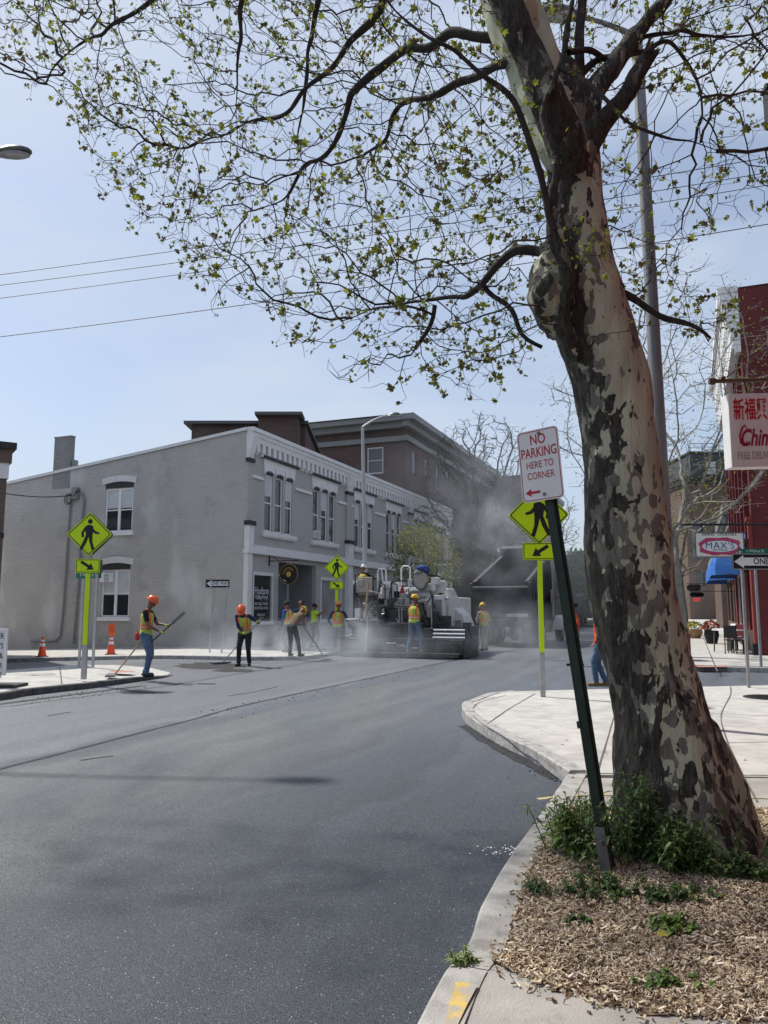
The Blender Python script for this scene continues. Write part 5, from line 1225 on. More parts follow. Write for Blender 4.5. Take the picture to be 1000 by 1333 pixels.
street_tree('budding_street_tree', 'small yellow green budding tree behind the paving machine', SL(35.5, -12.0, .12), 5.7, 1.9, .08, 2.0, 25, 340, .26, .008, M['greybark'], 3600, [mat('spring_leaf', (.30, .30, .07), .6, .2, 9, trans=.4), mat('spring_leaf_dark', (.17, .19, .06), .6, .2, 9, trans=.4)], .085)
gl = [mat('green_leaf', (.07, .15, .02), .6, .25, 9, trans=.35), mat('green_leaf_dark', (.035, .08, .015), .6, .25, 9, trans=.25)]
c = P(752, 770, 95); street_tree('green_tree', 'bright green leafy tree at the far end of the street', (c.x, c.y, 0), 8.6, 3.0, .25, 2.0, 26, 220, .7, .04, M['greybark'], 9000, gl, .42)
# ============================================================ SIGNS, POLES AND WIRES
def yawm(loc, yaw): return Matrix.Translation(loc) @ Matrix.Rotation(yaw, 4, 'Z')
def rrect(w, h, r, n=5):
    pts = []
    for cx, cy, a0 in ((w / 2 - r, h / 2 - r, 0), (-w / 2 + r, h / 2 - r, 90), (-w / 2 + r, -h / 2 + r, 180), (w / 2 - r, -h / 2 + r, 270)):
        for i in range(n + 1): a = R(a0 + 90 * i / n); pts.append((cx + r * math.cos(a), cy + r * math.sin(a)))
    return pts
def ring_poly(b, outer, inner, o, A, B, N, d, m=0):
    n = len(outer); o, A, B, N = map(Vector, (o, A, B, N))
    vs = [o + A * x + B * y + N * d for x, y in outer] + [o + A * x + B * y + N * d for x, y in inner]
    b.add(vs, [(i, (i + 1) % n, n + (i + 1) % n, n + i) for i in range(n)], m)
def rot45(pts): c = math.sqrt(.5); return [((x - y) * c, (x + y) * c) for x, y in pts]
PED = dict(
 torso=[(-.02, .19), (.075, .165), (.085, .10), (.07, -.06), (-.07, -.06), (-.10, .10), (-.09, .15)],
 legL=[(-.07, -.04), (.00, -.04), (-.055, -.22), (-.14, -.38), (-.20, -.36), (-.13, -.20)],
 legR=[(-.02, -.05), (.07, -.04), (.075, -.20), (.13, -.37), (.07, -.39), (.01, -.20)],
 armL=[(-.09, .15), (-.06, .10), (-.125, .0), (-.11, -.09), (-.16, -.10), (-.175, .01)],
 armR=[(.07, .16), (.09, .09), (.14, .035), (.22, .01), (.21, -.03), (.11, -.01), (.05, .06)])
def ped_sign(base, top_c, D, label_extra, mirror, arrow_dir, pole_split, yaw, label, bottom_rect, back=True, zlean=(0, 0), pw=.07):
    """diamond pedestrian sign with an arrow plate on a lime sleeved pole. D: diagonal, heights above base"""
    e = empty('crossing_sign', label, 'road sign', base, yaw, 'pedestrian crossing signs')
    zc = top_c; lx, ly = zlean; H = zc + D * .3
    N = (0, -1, 0); A = (1, 0, 0); Bv = (0, 0, 1)
    b = MB(); b.bar((0, 0, 0), (lx * H, ly * H, H), pw, pw * .8); b.build('pole', M['steel'], e, bevel=.008)
    zr = bottom_rect[0]; b = MB(); f = lambda z: Vector((lx * z, ly * z - pw * .4 - .004, z))
    b.bar(f(pole_split), f(zr - bottom_rect[1] / 2 - .01), pw * .95, .006); b.build('reflective_sleeve', M['lime'], e)
    s = D / math.sqrt(2)
    o = Vector((lx * zc, ly * zc - pw * .5 - .03, zc)); out = rot45(rrect(s, s, .045))
    b = MB(); b.prism(out, o, A, Bv, N, .004); pl = b.build('sign_plate', M['lime'], e)
    b = MB(); ring_poly(b, rot45(rrect(s - .04, s - .04, .035)), rot45(rrect(s - .075, s - .075, .03)), o, A, Bv, N, .0065); b.build('border', M['black'], pl)
    b = MB(); k = D / 1.0; mx = -1 if mirror else 1
    for i, (nm, pg) in enumerate(PED.items()):
        pts = [(x * k * mx, (y + .03) * k) for x, y in pg]; b.prism(pts if mx > 0 else pts[::-1], o, A, Bv, N, .0070 + i * .0006)
    b.prism([(.01 * k * mx + .052 * k * math.cos(2 * PI * i / 16), .29 * k + .056 * k * math.sin(2 * PI * i / 16)) for i in range(16)], o, A, Bv, N, .007); b.build('walking_figure', M['black'], pl)
    b = MB()
    for x, y in ((0, .40), (0, -.40)): b.lathe([(.012, -.012), (.009, -.006)], (o.x + x * D, o.y, o.z + y * D), 8, axis='y')
    b.build('bolts', M['steel'], pl)
    if back:
        b = MB(); o2 = Vector((lx * zc + .0, ly * zc + pw * .5 + .03, zc)); b.prism(out, o2, A, Bv, (0, 1, 0), .004); b.build('rear_plate', M['steeldk'], e)
    zr, hr, wr = bottom_rect; o = Vector((lx * zr, ly * zr - pw * .5 - .03, zr))
    b = MB(); b.prism(rrect(wr, hr, .03), o, A, Bv, N, .004); pl2 = b.build('arrow_plate', M['lime'], e)
    b = MB(); ring_poly(b, rrect(wr - .03, hr - .03, .025), rrect(wr - .055, hr - .055, .02), o, A, Bv, N, .0065); b.build('border', M['black'], pl2)
    ar = [(-.17, .03), (.02, .03), (.02, .085), (.15, 0), (.02, -.085), (.02, -.03), (-.17, -.03)]; a = arrow_dir; kk = hr / .30
    b = MB(); b.prism([((x * math.cos(a) - y * math.sin(a)) * kk, (x * math.sin(a) + y * math.cos(a)) * kk) for x, y in ar], o, A, Bv, N, .007); b.build('arrow', M['black'], pl2)
    if back:
        b = MB(); b.prism(rrect(wr, hr, .03), (lx * zr, ly * zr + pw * .5 + .03, zr), A, Bv, (0, 1, 0), .004); b.build('rear_arrow_plate', M['steeldk'], e)
    return e
def hz_at(q, py): return P(500, py, q.y).z - q.z       # height above q seen at row py
q = G(109, 884, .125); q.z = .12; D = 58 / 1000 * q.y * 1.0
ped_sign(q, hz_at(q, 696), D, '', False, R(-32), hz_at(q, 839), R(4), 'pedestrian crossing sign on the left island, nearest the rake worker in jeans', (hz_at(q, 737), .30, .51), pw=.105)
q = G(707, 907, .13); D = 79 / 1000 * q.y
ped_sign(q, hz_at(q, 671), D, '', True, R(213), hz_at(q, 849), R(-8), 'pedestrian crossing sign on the near kerb, partly behind the no parking sign', (hz_at(q, 718), .30, .57), pw=.085)
q = G(438, 846, .1); D = 33 / 1000 * q.y
ped_sign(q, hz_at(q, 739), D, '', False, R(-35), hz_at(q, 821), R(0), 'small pedestrian crossing sign before the grey building, beside the lime shirt worker', (hz_at(q, 762), .28, .50), pw=.12)
# ---- leaning no parking sign
q = G(790, 1130, .16); tp = P(708, 606, q.y + .18)
e = empty('parking_sign', 'white and red no parking sign on a leaning dark green post in the weeds', 'road sign', q)
v = (P(716, 655, q.y + .16) - q); dv = v.normalized(); top = tp - q + dv * .12
yaw = R(-32); A = Vector((math.cos(yaw), math.sin(yaw), 0)); 
nrm = dv.cross(A).normalized() * -1
if nrm.y > 0: nrm = -nrm
A = nrm.cross(dv).normalized() * 1
if A.x < 0: A = -A
Nn = nrm
b = MB(); b.obox(top / 2, dv * top.length / 2, A * .016, Nn * .004); 
for sgn in (-1, 1):
    b.obox(top / 2 + A * sgn * .021 + Nn * -.014, dv * top.length / 2, A * .004, Nn * .018); b.obox(top / 2 + A * sgn * .029 + Nn * -.030, dv * top.length / 2, A * .010, Nn * .0035)
b.build('post', M['darkgreen'], e)
b = MB(); b.obox(dv * .06, dv * .16, A * .03, Nn * .03); b.obox(dv * .14 + Nn * .035, dv * .012, A * .012, Nn * .012); b.build('anchor_sleeve', M['steeldk'], e)
b = MB(); b.obox(dv * .78 - A * .03 + Nn * -.01, dv * .02, A * .012, Nn * .02); b.build('bracket', M['darkgreen'], e)
# the plate leans a little less than the post
a_, b_ = P(690, 660, q.y + .2) - q, P(681, 566, q.y + .2) - q
Bv = (b_ - a_); Bv -= Vector((0, Bv.y, 0)) * 1.0; Bv = (Bv.normalized()); yaw = R(38); A0 = Vector((math.cos(yaw), -math.sin(yaw), 0)); A = (A0 - Bv * A0.dot(Bv)).normalized(); N2 = A.cross(Bv).normalized()
if N2.y > 0: N2 = -N2
c0 = tp - q + N2 * .05; w_, h_ = .278, .445
def pm(o, A, B, N):
    m = Matrix.Identity(4)
    for i in range(3): m[i][0], m[i][1], m[i][2], m[i][3] = A[i], B[i], N[i], o[i]
    return m
b = MB(); b.prism(rrect(w_, h_, .028), c0, A, Bv, N2, .003); pl = b.build('sign_plate', M['signwhite'], e)
b = MB(); ring_poly(b, rrect(w_ - .014, h_ - .014, .024), rrect(w_ - .024, h_ - .024, .02), c0, A, Bv, N2, .0040); b.build('border', M['signred'], pl)
def plate_text(s, y, size, sx=1., x=0, ch=1.0, m=None, off=.0):
    return text_mesh('lettering', s, size, m or M['signred'], pl, pm(c0 + N2 * .0042 + A * x + Bv * y, A, Bv, N2), .0005, sx=sx, ch=ch, offset=off)
plate_text('NO', .158, .088, .76, off=.001); plate_text('PARKING', .078, .085, .68, off=.001); plate_text('HERE TO', .002, .062, .74); plate_text('CORNER', -.066, .062, .74)
b = MB(); b.prism([(-.115, -.165), (-.075, -.14), (-.075, -.157), (-.015, -.157), (-.015, -.173), (-.075, -.173), (-.075, -.19)], c0, A, Bv, N2, .0045); b.build('arrow', M['signred'], pl)
b = MB()
for y in (.195, -.185): b.obox(c0 + Bv * y + N2 * .006 + A * .012, A * .009, Bv * .009, N2 * .004)
b.build('bolts', M['steeldk'], pl)
# ---- one way signs
def one_way(name_q, label, posts, px0, px1, py0, py1, yaw, left=True, tilt=0):
    q = posts[0]; e = empty('one_way_sign', label, 'road sign', q, yaw)
    z1, z0 = hz_at(q, py0), hz_at(q, py1); w_ = (px1 - px0) / 1000 * q.y / math.cos(yaw); h_ = z1 - z0; zc = (z0 + z1) / 2
    cx = ((px0 + px1) / 2 - 500) / 1000 * depth(P(500, (py0 + py1) / 2, q.y)) - q.x
    o = Vector((cx, -.05, zc)); Ax, Bz, N = (1, 0, 0), (0, 0, 1), (0, -1, 0)
    b = MB(); b.bar((0, 0, 0), (cx * .5 if px0 < 500 else 0, 0, z1 + .05), .05, .045); b.build('pole', M['steel'], e)
    b = MB(); b.prism(rrect(w_, h_, .02), o, Ax, Bz, N, .004); pl = b.build('sign_plate', M['black'], e)
    b = MB(); ring_poly(b, rrect(w_ - .02, h_ - .02, .018), rrect(w_ - .035, h_ - .035, .015), o, Ax, Bz, N, .006); b.build('border', M['signwhite'], pl)
    hh = h_ / 2 - .035; a0 = -w_ / 2 + .04
    b = MB(); b.prism([(a0, 0), (a0 + hh * 1.45, hh), (a0 + hh * 1.45, hh * .62), (w_ / 2 - .05, hh * .62), (w_ / 2 - .05, -hh * .62), (a0 + hh * 1.45, -hh * .62), (a0 + hh * 1.45, -hh)], o, Ax, Bz, N, .0062); b.build('arrow', M['signwhite'], pl)
    text_mesh('lettering', 'ONE WAY', h_ * .52, M['black'], pl, pm(o + Vector((hh * .62, -.0066, .0)), Vector(Ax), Vector(Bz), Vector(N)), .0004, sx=.86, offset=.003)
    return e, o, z0, z1
q = G(975, 895, .13)
e, o_, z0, z1 = one_way(q, 'black and white one way sign on a steel post by the right sidewalk', [q], 951.5, 1041, 720.5, 742, 0)
q2 = G(991, 868.5, .13); e = empty('street_name_sign', 'green street name sign on the post behind the right one way sign', 'road sign', q2, 0)
zt = hz_at(q2, 716); b = MB(); b.bar((0, 0, 0), (0, 0, zt), .055, .05); b.build('pole', M['steel'], e)
b = MB(); zc = hz_at(q2, 717.5); b.prism(rrect(.95, .12, .02), (.02, -.05, zc), (1, 0, 0), (0, 0, 1), (0, -1, 0), .004); pl2 = b.build('sign_plate', M['signgreen'], e)
text_mesh('lettering', 'n Walnut St', .105, M['signwhite'], pl2, pm(Vector((.0, -.0545, zc)), Vector((1, 0, 0)), Vector((0, 0, 1)), Vector((0, -1, 0))), .0004, sx=.9)
q = G(273, 850, .1); q.z = .1
one_way(q, 'small black and white one way sign before the grey side wall', [q], 268, 299.5, 754, 765.5, R(2))
q = G(288.5, 850.5, .1); b = MB(); e = empty('sign_post', 'bare steel post beside the left one way sign', 'post', q); b.bar((0, 0, 0), (.14, 0, hz_at(q, 764)), .055, .05); b.build('pole', M['steel'], e)
for px, py, ty, lab in ((103, 867, 742, 'thin steel post on the island carrying the green street name sign'), (121, 867.5, 748, 'thin steel post at the back of the island, right of the crossing sign')):
    q = G(px, py, .12); q.z = .12 + drop(q.x, q.y); e = empty('sign_post', lab, 'post', q); H = hz_at(q, ty); b = MB(); b.bar((0, 0, 0), (.0, 0, H), .06, .05); b.build('pole', M['steel'], e)
    if px == 103:
        zc = hz_at(q, 748.5); b = MB(); b.prism(rrect(.66, .17, .015), (.16, -.05, zc), (1, 0, 0), (0, 0, 1), (0, -1, 0), .004); p_ = b.build('sign_plate', M['signgreen'], e)
        text_mesh('lettering', 'S Walnut St', .115, M['signwhite'], p_, pm(Vector((.16, -.0545, zc)), Vector((1, 0, 0)), Vector((0, 0, 1)), Vector((0, -1, 0))), .0004, sx=.85)
# ---- street lamps
def street_lamp(label, base, H, armv, armlen, rise, head_l, r0=.10, r1=.055, lean=(0, 0), droop=.02, tilt=0, pm_=None):
    e = empty('street_lamp', label, 'street lamp', base); a = Vector(armv).normalized()
    top = Vector((lean[0] * H, lean[1] * H, H))
    b = MB(); b.tube([(0, 0, 0), (0, 0, .3), (lean[0] * .3, lean[1] * .3, .32), top * .5, top], [r0 * 1.7, r0 * 1.7, r0, (r0 + r1) / 2, r1], 14); b.build('pole', pm_ or M['alu'], e, smooth=True)
    b = MB(); pts = [top + a * (armlen * t) + Vector((0, 0, rise * math.sin(PI / 2 * min(1, t * 1.0)))) for t in (0, .12, .25, .4, .6, .8, 1)]; b.tube(pts, [.045, .042, .04, .036, .033, .03, .03], 10); b.build('arm', pm_ or M['alu'], e, smooth=True)
    s = Vector((-a.y, a.x, 0)); h0 = pts[-1] + a * -.05; b = MB(); prof = [(0, .03, .03), (.1, .07, .06), (.3, .14, .09), (.55, .17, .09), (.8, .14, .07), (.95, .08, .04), (1, .02, .01)]
    n = 12; bs = len(b.v)
    for (t, wv, hv) in prof:
        c = h0 + a * head_l * t
        for k in range(n):
            an = 2 * PI * k / n; zz = math.sin(an) * hv * (1.0 if math.sin(an) > 0 else .45); p_ = c + s * math.cos(an) * wv + Vector((0, 0, zz + tilt * t)); b.v.append(tuple(p_))
    for i in range(len(prof) - 1):
        for k in range(n): b.f.append((i * n + k, i * n + (k + 1) % n, (i + 1) * n + (k + 1) % n, (i + 1) * n + k)); b.m.append(0)
    b.f.append(tuple(range(n))); b.m.append(0); b.f.append(tuple((len(prof) - 1) * n + k for k in range(n))); b.m.append(0)
    hd = b.build('lamp_head', M['steeldk'], e, smooth=True)
    b = MB(); b.ell(tuple(h0 + a * head_l * .55 + Vector((0, 0, -.035 + tilt * .55))), (.26 if abs(a.x) > .5 else .12, .12 if abs(a.x) > .5 else .26, .045), 12); b.build('lens', M['steel'], hd, smooth=True)
    return e
q = G(477, 847, .1); H = hz_at(q, 556); street_lamp('tall grey street lamp rising in front of the grey building', q, H, (1, -.1, 0), 1.0, .42, .45, lean=(-.02, 0), tilt=.04)
bx = G(884, 940, .13); bx = Vector((.385 * 9.4, 9.4, .12)); T_ = P(826, 55, 10.0)
street_lamp('tall street lamp on the right, half hidden by the trunk', (3.66, 9.9, .12), T_.z - .12, (-1, -.12, 0), .85, .22, .62, r0=.10, r1=.075, lean=((T_.x - 3.66) / T_.z, 0), tilt=.03, pm_=M['alu_dark'])
hdp = P(30, 197, 11.2); street_lamp('street lamp reaching in from outside the left edge', (hdp.x - 3.2, 11.4, .13), hdp.z - .5, (1, -.05, 0), 2.75, .35, .62, tilt=.05)
# ---- overhead wires
for i, (ya, yb, Y, sag) in enumerate(((360, 208, 26, .6), (370.5, 231, 27, .7), (388.5, 246, 28, .6), (437, 299, 24, .6))):
    a = P(-500, ya + 70, Y + 4); c = P(1500, yb - 75, Y - 4); b = MB(); n = 24; b.tube([a.lerp(c, k / n) - Vector((0, 0, sag * 4 * (k / n) * (1 - k / n) - sag * .75)) for k in range(n + 1)], .014, 5)
    lab = ('uppermost overhead wire across the sky', 'second overhead wire from the top, just below the uppermost', 'third overhead wire from the top', 'lowest overhead wire, well below the other three')[i]
    tag(b.build('overhead_wire', M['wire']), lab, 'cable', 'overhead wires')
b = MB(); a = P(-60, 626, 24); c = gw(sidept(97, 645, .1)); b.tube([a.lerp(c, k / 12) - Vector((0, 0, .25 * 4 * (k / 12) * (1 - k / 12))) for k in range(13)], .02, 5); tag(b.build('service_cable', M['wire']), 'cable running from the left to the coil on the grey side wall', 'cable')
# ---- hanging signs on the right
def hang_sign(label, cL, w_, h_, yaw, th, frame_m, face_m, base):
    pass
YC = 9.6; yawC = R(-4)
tl, tr_, bl = P(940, 516, YC), P(1150, 505, YC), P(944, 611, YC)
e = empty('hanging_sign', 'white restaurant lightbox sign with red Chinese characters and script, hanging from a rusty pole', 'sign', (tl.x, YC, .13), 0)
w_ = 2.0; h_ = tl.z - bl.z; Z0 = bl.z - .13; rt = .035
A = Vector((math.cos(.02), .05, rt)).normalized(); Bv = Vector((.0, 0, 1)); N = Vector((.05, -1, 0)).normalized()
o = Vector((w_ / 2 + .02, -.08, Z0 + h_ / 2 + rt))
b = MB(); b.prism([(-w_ / 2, -h_ / 2), (w_ / 2, -h_ / 2), (w_ / 2, h_ / 2), (-w_ / 2, h_ / 2)], o - N * .2, A, Bv, N, .19); cab = b.build('cabinet', M['trim'], e, bevel=.01)
b = MB(); fi = .045; b.prism([(-w_ / 2 + fi, -h_ / 2 + fi), (w_ / 2 - fi, -h_ / 2 + fi), (w_ / 2 - fi, h_ / 2 - fi), (-w_ / 2 + fi, h_ / 2 - fi)], o - N * .008, A, Bv, N, .004); face = b.build('sign_face', mat('sign_acrylic', (.78, .78, .75), .35, .1, 2, col2=(.45, .44, .41), c2lo=.55, c2hi=.75, c2s=2), cab)
M['maroon'] = mat('maroon_letters', (.30, .02, .05), .5, .15, 9); M['redl'] = mat('red_letters', (.50, .02, .04), .5, .1, 9); M['ghost'] = mat('faded_letters', (.40, .40, .41), .6, .25, 12)
def ct(s, x, y, size, m, sx=1., sh=0, off=0, al='LEFT'):
    return text_mesh('lettering', s, size, m, face, pm(o + N * .0 + A * (x - w_ / 2) + Bv * (y - h_ / 2), A, Bv, N), .0006, sx=sx, shear=sh, offset=off, align=al)
ct('新福興 NEW', .05, h_ * .76, .30, M['redl'], .50, off=.005)
ct('Chinese', .115, h_ * .385, .30, M['maroon'], .62, .32, .007); ct('FREE DELIVERY', .07, h_ * .15, .135, M['ghost'], .60, 0, .003)
# swash of the script initial
b = MB(); cc = o + A * (.155 - w_ / 2) + Bv * (h_ * .43 - h_ / 2) + N * .002
b.tube([cc + A * x + Bv * y for x, y in ((.06, .09), (.035, .13), (.0, .10), (-.035, .0), (-.03, -.10), (.01, -.14), (.055, -.08))], [.005, .009, .012, .013, .012, .009, .005], 6); b.build('lettering', M['maroon'], face)
pz = P(930, 497, YC).z - .13; b = MB(); b.tube([(-.14, -.02, pz), (2.2, .06, pz + .09), (3.1, .1, pz + .13)], .028, 8); b.lathe([(.045, -.16), (.045, -.09)], (0, -.02, pz), 10, axis='x'); 
b.tube([(.02, -.02, pz + .03), (1.6, .05, pz + 1.1), (3.0, .1, pz + 2.0)], .007, 5); b.lathe([(.03, .005), (.03, .03)], (.02, -.02, pz + .03), 8, axis='z')
for x_ in (.3, 1.6): b.bar((x_, -.0, pz), (x_, -.03, Z0 + h_ * 1.0), .02, .02)
b.build('bracket', mat('rusty_steel', (.10, .055, .035), .85, .35, 20, .3, 60), e)
b = MB(); ps = P(997, 130, 8.0); w0 = .6
e = empty('hanging_sign', 'dark edge of a sign board high at the right edge of the picture', 'sign', (ps.x, 8.0, .13)); b = MB(); b.box(0, w0, -.06, .06, P(997, 166, 8).z - .13, P(997, 118, 8).z - .13); b.box(-.02, w0, -.08, .08, P(997, 119, 8).z - .13, P(997, 115, 8).z - .13); b.build('board', M['black'], e); b = MB(); b.bar((0, 0, P(997, 115, 8).z - .1), (1.8, .1, P(997, 115, 8).z + .05), .04, .04); b.build('bracket', M['black'], e)
# second hanging sign
YM = n_ = None
qm = None; d_ = ray(985, 687); nn = Vector((math.cos(TH), -math.sin(TH), 0)); t = DR / nn.dot(d_); YM = d_.y * t - .6
YM = 21.5
tl, trr, bl = P(903, 693, YM), P(967, 691, YM), P(904, 726, YM); w_ = trr.x - tl.x; h_ = tl.z - bl.z
e = empty('hanging_sign', 'small cream and pink oval restaurant sign hanging before the blue awnings', 'sign', (tl.x, YM, .13)); Z0 = bl.z - .13; o = Vector((w_ / 2, -.05, Z0 + h_ / 2)); A, Bv, N = Vector((1, 0, .0)), Vector((0, 0, 1)), Vector((0, -1, 0))
b = MB(); b.prism(rrect(w_, h_, .01), o, A, Bv, (0, 1, 0), .14); cab = b.build('cabinet', M['steeldk'], e); b = MB(); b.prism(rrect(w_ - .07, h_ - .07, .01), o, A, Bv, N, .004); face = b.build('sign_face', mat('cream_face', (.80, .78, .68), .5, .06, 4), cab)
pink = mat('pink_panel', (.52, .06, .14), .5, .12, 9); b = MB(); pts = []
for k in range(48):
    a = 2 * PI * k / 48; r_ = 1 + (.07 if (k // 3) % 2 else 0); cx_, cy2 = math.cos(a), math.sin(a); f_ = (abs(cx_) ** 3.2 + abs(cy2) ** 3.2) ** (-1 / 3.2); pts.append((cx_ * f_ * w_ * .40 * r_, cy2 * f_ * h_ * .33 * r_ - h_ * .06))
b.prism(pts, o, A, Bv, N, .006); b.build('panel', pink, face)
b = MB(); b.prism([(math.cos(2 * PI * k / 28) * w_ * .36, math.sin(2 * PI * k / 28) * h_ * .22 - h_ * .06) for k in range(28)], o, A, Bv, N, .008); b.build('oval', M['signwhite'], face)
navy = mat('navy_letters', (.02, .03, .10), .5, .1, 9)
text_mesh('lettering', "MAX'S", h_ * .36, navy, face, pm(o + N * .0085 + Bv * (-h_ * .04), A, Bv, N), .0004, sx=1.05, offset=0, ch=1.12); text_mesh('lettering', 'ON MAIN', h_ * .12, navy, face, pm(o + N * .0085 + Bv * (-h_ * .21), A, Bv, N), .0004, sx=1.1)
text_mesh('lettering', 'DINING · COCKTAILS', h_ * .125, M['black'], face, pm(o + N * .0048 + Bv * (h_ * .405), A, Bv, N), .0004, sx=1.12, offset=.002)
pz = P(888, 683, YM).z - .13; b = MB(); b.tube([(-.32, 0, pz), (w_ + 1.2, .2, pz + .03)], .03, 8)
for x_ in (.25, w_ - .2): b.bar((x_, 0, pz), (x_, 0, Z0 + h_), .025, .025)
b.build('bracket', M['black'], e)
# far small signs over the right pavement
for (px, py, Y, w0, h0, m_, lab) in ((903, 765, 42, .75, .34, M['black'], 'small black sign hanging farther down the right pavement, upper'), (907, 774, 38, .7, .24, M['black'], 'small black oval sign hanging just below the upper black one')):
    p_ = P(px, py, Y); e = empty('hanging_sign', lab, 'sign', (p_.x, p_.y, .13)); b = MB(); b.prism(rrect(w0, h0, .15), (0, 0, p_.z - .13), (1, 0, 0), (0, 0, 1), (0, -1, 0), .06); b.build('board', m_, e); b = MB(); b.bar((-w0 / 2, 0, p_.z - .13 + h0 / 2 + .05), (2.2, .4, p_.z - .13 + h0 / 2 + .05), .03, .03); b.build('bracket', M['black'], e)
p_ = P(907, 782, 100); b = MB(); e = empty('neon_sign', 'small glowing red sign at the foot of the distant brown building', 'sign', (p_.x, p_.y, .13)); b.box(-.45, .45, -.03, .03, p_.z - .2, p_.z + .25); b.build('panel', mat('red_glow', (.5, .02, .02), .5, .3, 9, emit=(.9, .04, .03, .15)), e); b = MB(); b.bar((.5, 0, p_.z), (1.2, 4.9, p_.z), .06, .06); b.build('bracket', M['black'], e)
# ---- cones
def cone(label, q, topsign=False):
    e = empty('traffic_cone', label, 'traffic cone', q, .3, 'traffic cones')
    b = MB(); b.box(-.19, .19, -.19, .19, 0, .035); b.build('base', M['rubber'] if not topsign else M['black'], e, bevel=.01)
    H = .68; r = lambda z: .14 - .108 * z / H
    b = MB(); b.lathe([(r(0), .036), (r(.36), .36)], n=16); b.lathe([(r(.46), .46), (r(.52), .52)], n=16); b.lathe([(r(.58), .58), (r(H), H)], n=16); b.build('body', M['orange'], e, smooth=True)
    b = MB(); b.lathe([(r(.36) + .003, .36), (r(.46) + .003, .46)], n=16); b.build('reflective_collar', M['white'], e, smooth=True)
    b = MB(); b.lathe([(r(.52) + .003, .52), (r(.58) + .003, .58)], n=16); b.build('reflective_collar', M['white'], e, smooth=True)
    return e
q = G(55, 850, .1); q.z = .10 + drop(q.x, q.y); cone('orange traffic cone by the grey wall, left of the crossing sign', q)
q = G(144.5, 850, .1); q.z = .10 + drop(q.x, q.y); e = cone('traffic cone topped with a fluorescent orange notice, right of the crossing sign', q, True)
b = MB(); b.obox((0, -.05, .86), (.115, 0, .015), (0, .004, 0), (-.02, 0, .19)); nt_ = b.build('notice', mat('orange_notice', (.85, .16, .05), .6, .1, 5), e)
for k, (t_s, sz) in enumerate((('NO', .07), ('PARKING', .052), ('TODAY', .05))): text_mesh('lettering', t_s, sz, M['dktrim'], nt_, pm(Vector((0, -.056, .96 - .09 * k)), Vector((1, 0, .1)), Vector((-.1, 0, 1)), Vector((0, -1, 0))), .0004)
# ---- changeable letter board at the left edge
q = G(-6, 893, .13); e = empty('letter_board', 'white letter board sign standing at the left edge of the picture', 'sign', q, R(0)); k = q.y / 1000
wz = .75; zt, zb2 = hz_at(q, 818), hz_at(q, 879); xr = (17 - 500) / 1000 * q.y * 1.0 - q.x
o = Vector((xr - wz / 2, 0, (zt + zb2) / 2)); b = MB(); b.prism(rrect(wz, zt - zb2, .02), o, (1, 0, 0), (0, 0, 1), (0, -1, 0), .05); cb = b.build('frame', M['trim'], e)
b = MB(); b.prism(rrect(wz - .09, zt - zb2 - .09, .01), o, (1, 0, 0), (0, 0, 1), (0, -1, 0), .053); pn = b.build('panel', mat('letter_panel', (.62, .63, .63), .5, .06, 4), cb)
for i, s_ in enumerate(('RDER', 'ARRYS', 'S &', 'FOR', "ER'S")):
    text_mesh('lettering', s_, .15, M['signred'] if False else M['black'], pn, pm(Vector((xr - .06, -.0535, zt - .15 - i * .185)), Vector((1, 0, 0)), Vector((0, 0, 1)), Vector((0, -1, 0))), .0004, align='RIGHT', sx=.72, offset=.002)
b = MB(); b.bar((xr - .22, -.02, 0), (xr - .22, -.02, zb2), .05, .05); b.bar((xr - wz + .1, -.02, 0), (xr - wz + .1, -.02, zb2), .05, .05); b.box(xr - wz, xr + .3, -.3, .3, -.01, .04); b.build('stand', M['dktrim'], e)
# ---- manhole, pavement furniture
def disc(name, label, q, r, m, cat='manhole cover'):
    b = MB(); b.lathe([(r, 0), (r, .005), (r * .95, .008), (r * .9, .008)], n=28); 
    for k in range(5): b.box(-r * .7, r * .7, -r * .55 + k * r * .27, -r * .50 + k * r * .27, .008, .012)
    return tag(b.build(name, m), label, cat)
o_ = disc('manhole_cover', 'dark iron manhole cover in the sidewalk at the right edge', None, .42, M['black']); o_.location = G(1003, 908, .130)
o_ = disc('manhole_cover', 'small round iron cover in the sidewalk behind the trunk', None, .13, M['steeldk'], 'manhole cover'); o_.location = G(872, 915, .130)
def cafe_table(q, label, rz):
    e = empty('cafe_table', label, 'table', q, rz, 'cafe tables'); b = MB(); b.box(-.38, .38, -.38, .38, .72, .75); b.build('tabletop', M['signwhite'], e, bevel=.01)
    for sx in (-1, 1):
        for sy in (-1, 1): b = MB(); b.bar((sx * .34, sy * .34, 0), (sx * .32, sy * .32, .72), .03, .03); b.build('leg', M['steeldk'], e)
def cafe_chair(q, label, rz, m):
    e = empty('cafe_chair', label, 'chair', q, rz, 'cafe chairs'); b = MB(); b.box(-.22, .22, -.22, .22, .43, .47); b.build('seat', m, e, bevel=.01); b = MB(); b.box(-.21, .21, .19, .23, .52, .92); b.build('backrest', m, e, bevel=.01)
    for sx in (-1, 1):
        for sy in (-1, 1): b = MB(); b.bar((sx * .2, sy * .2, 0), (sx * .19, sy * .19, .43 if sy < 0 else .9), .025, .025); b.build('leg', M['black'], e)
nR = Vector((math.cos(TH), -math.sin(TH), 0))
ss = lambda s, d: SL(sR + s, DR + d, .13)
cafe_table(ss(3.2, -.75), 'white topped cafe table farther from the corner', .4); cafe_table(ss(1.5, -.8), 'white topped cafe table nearer the corner', .3)
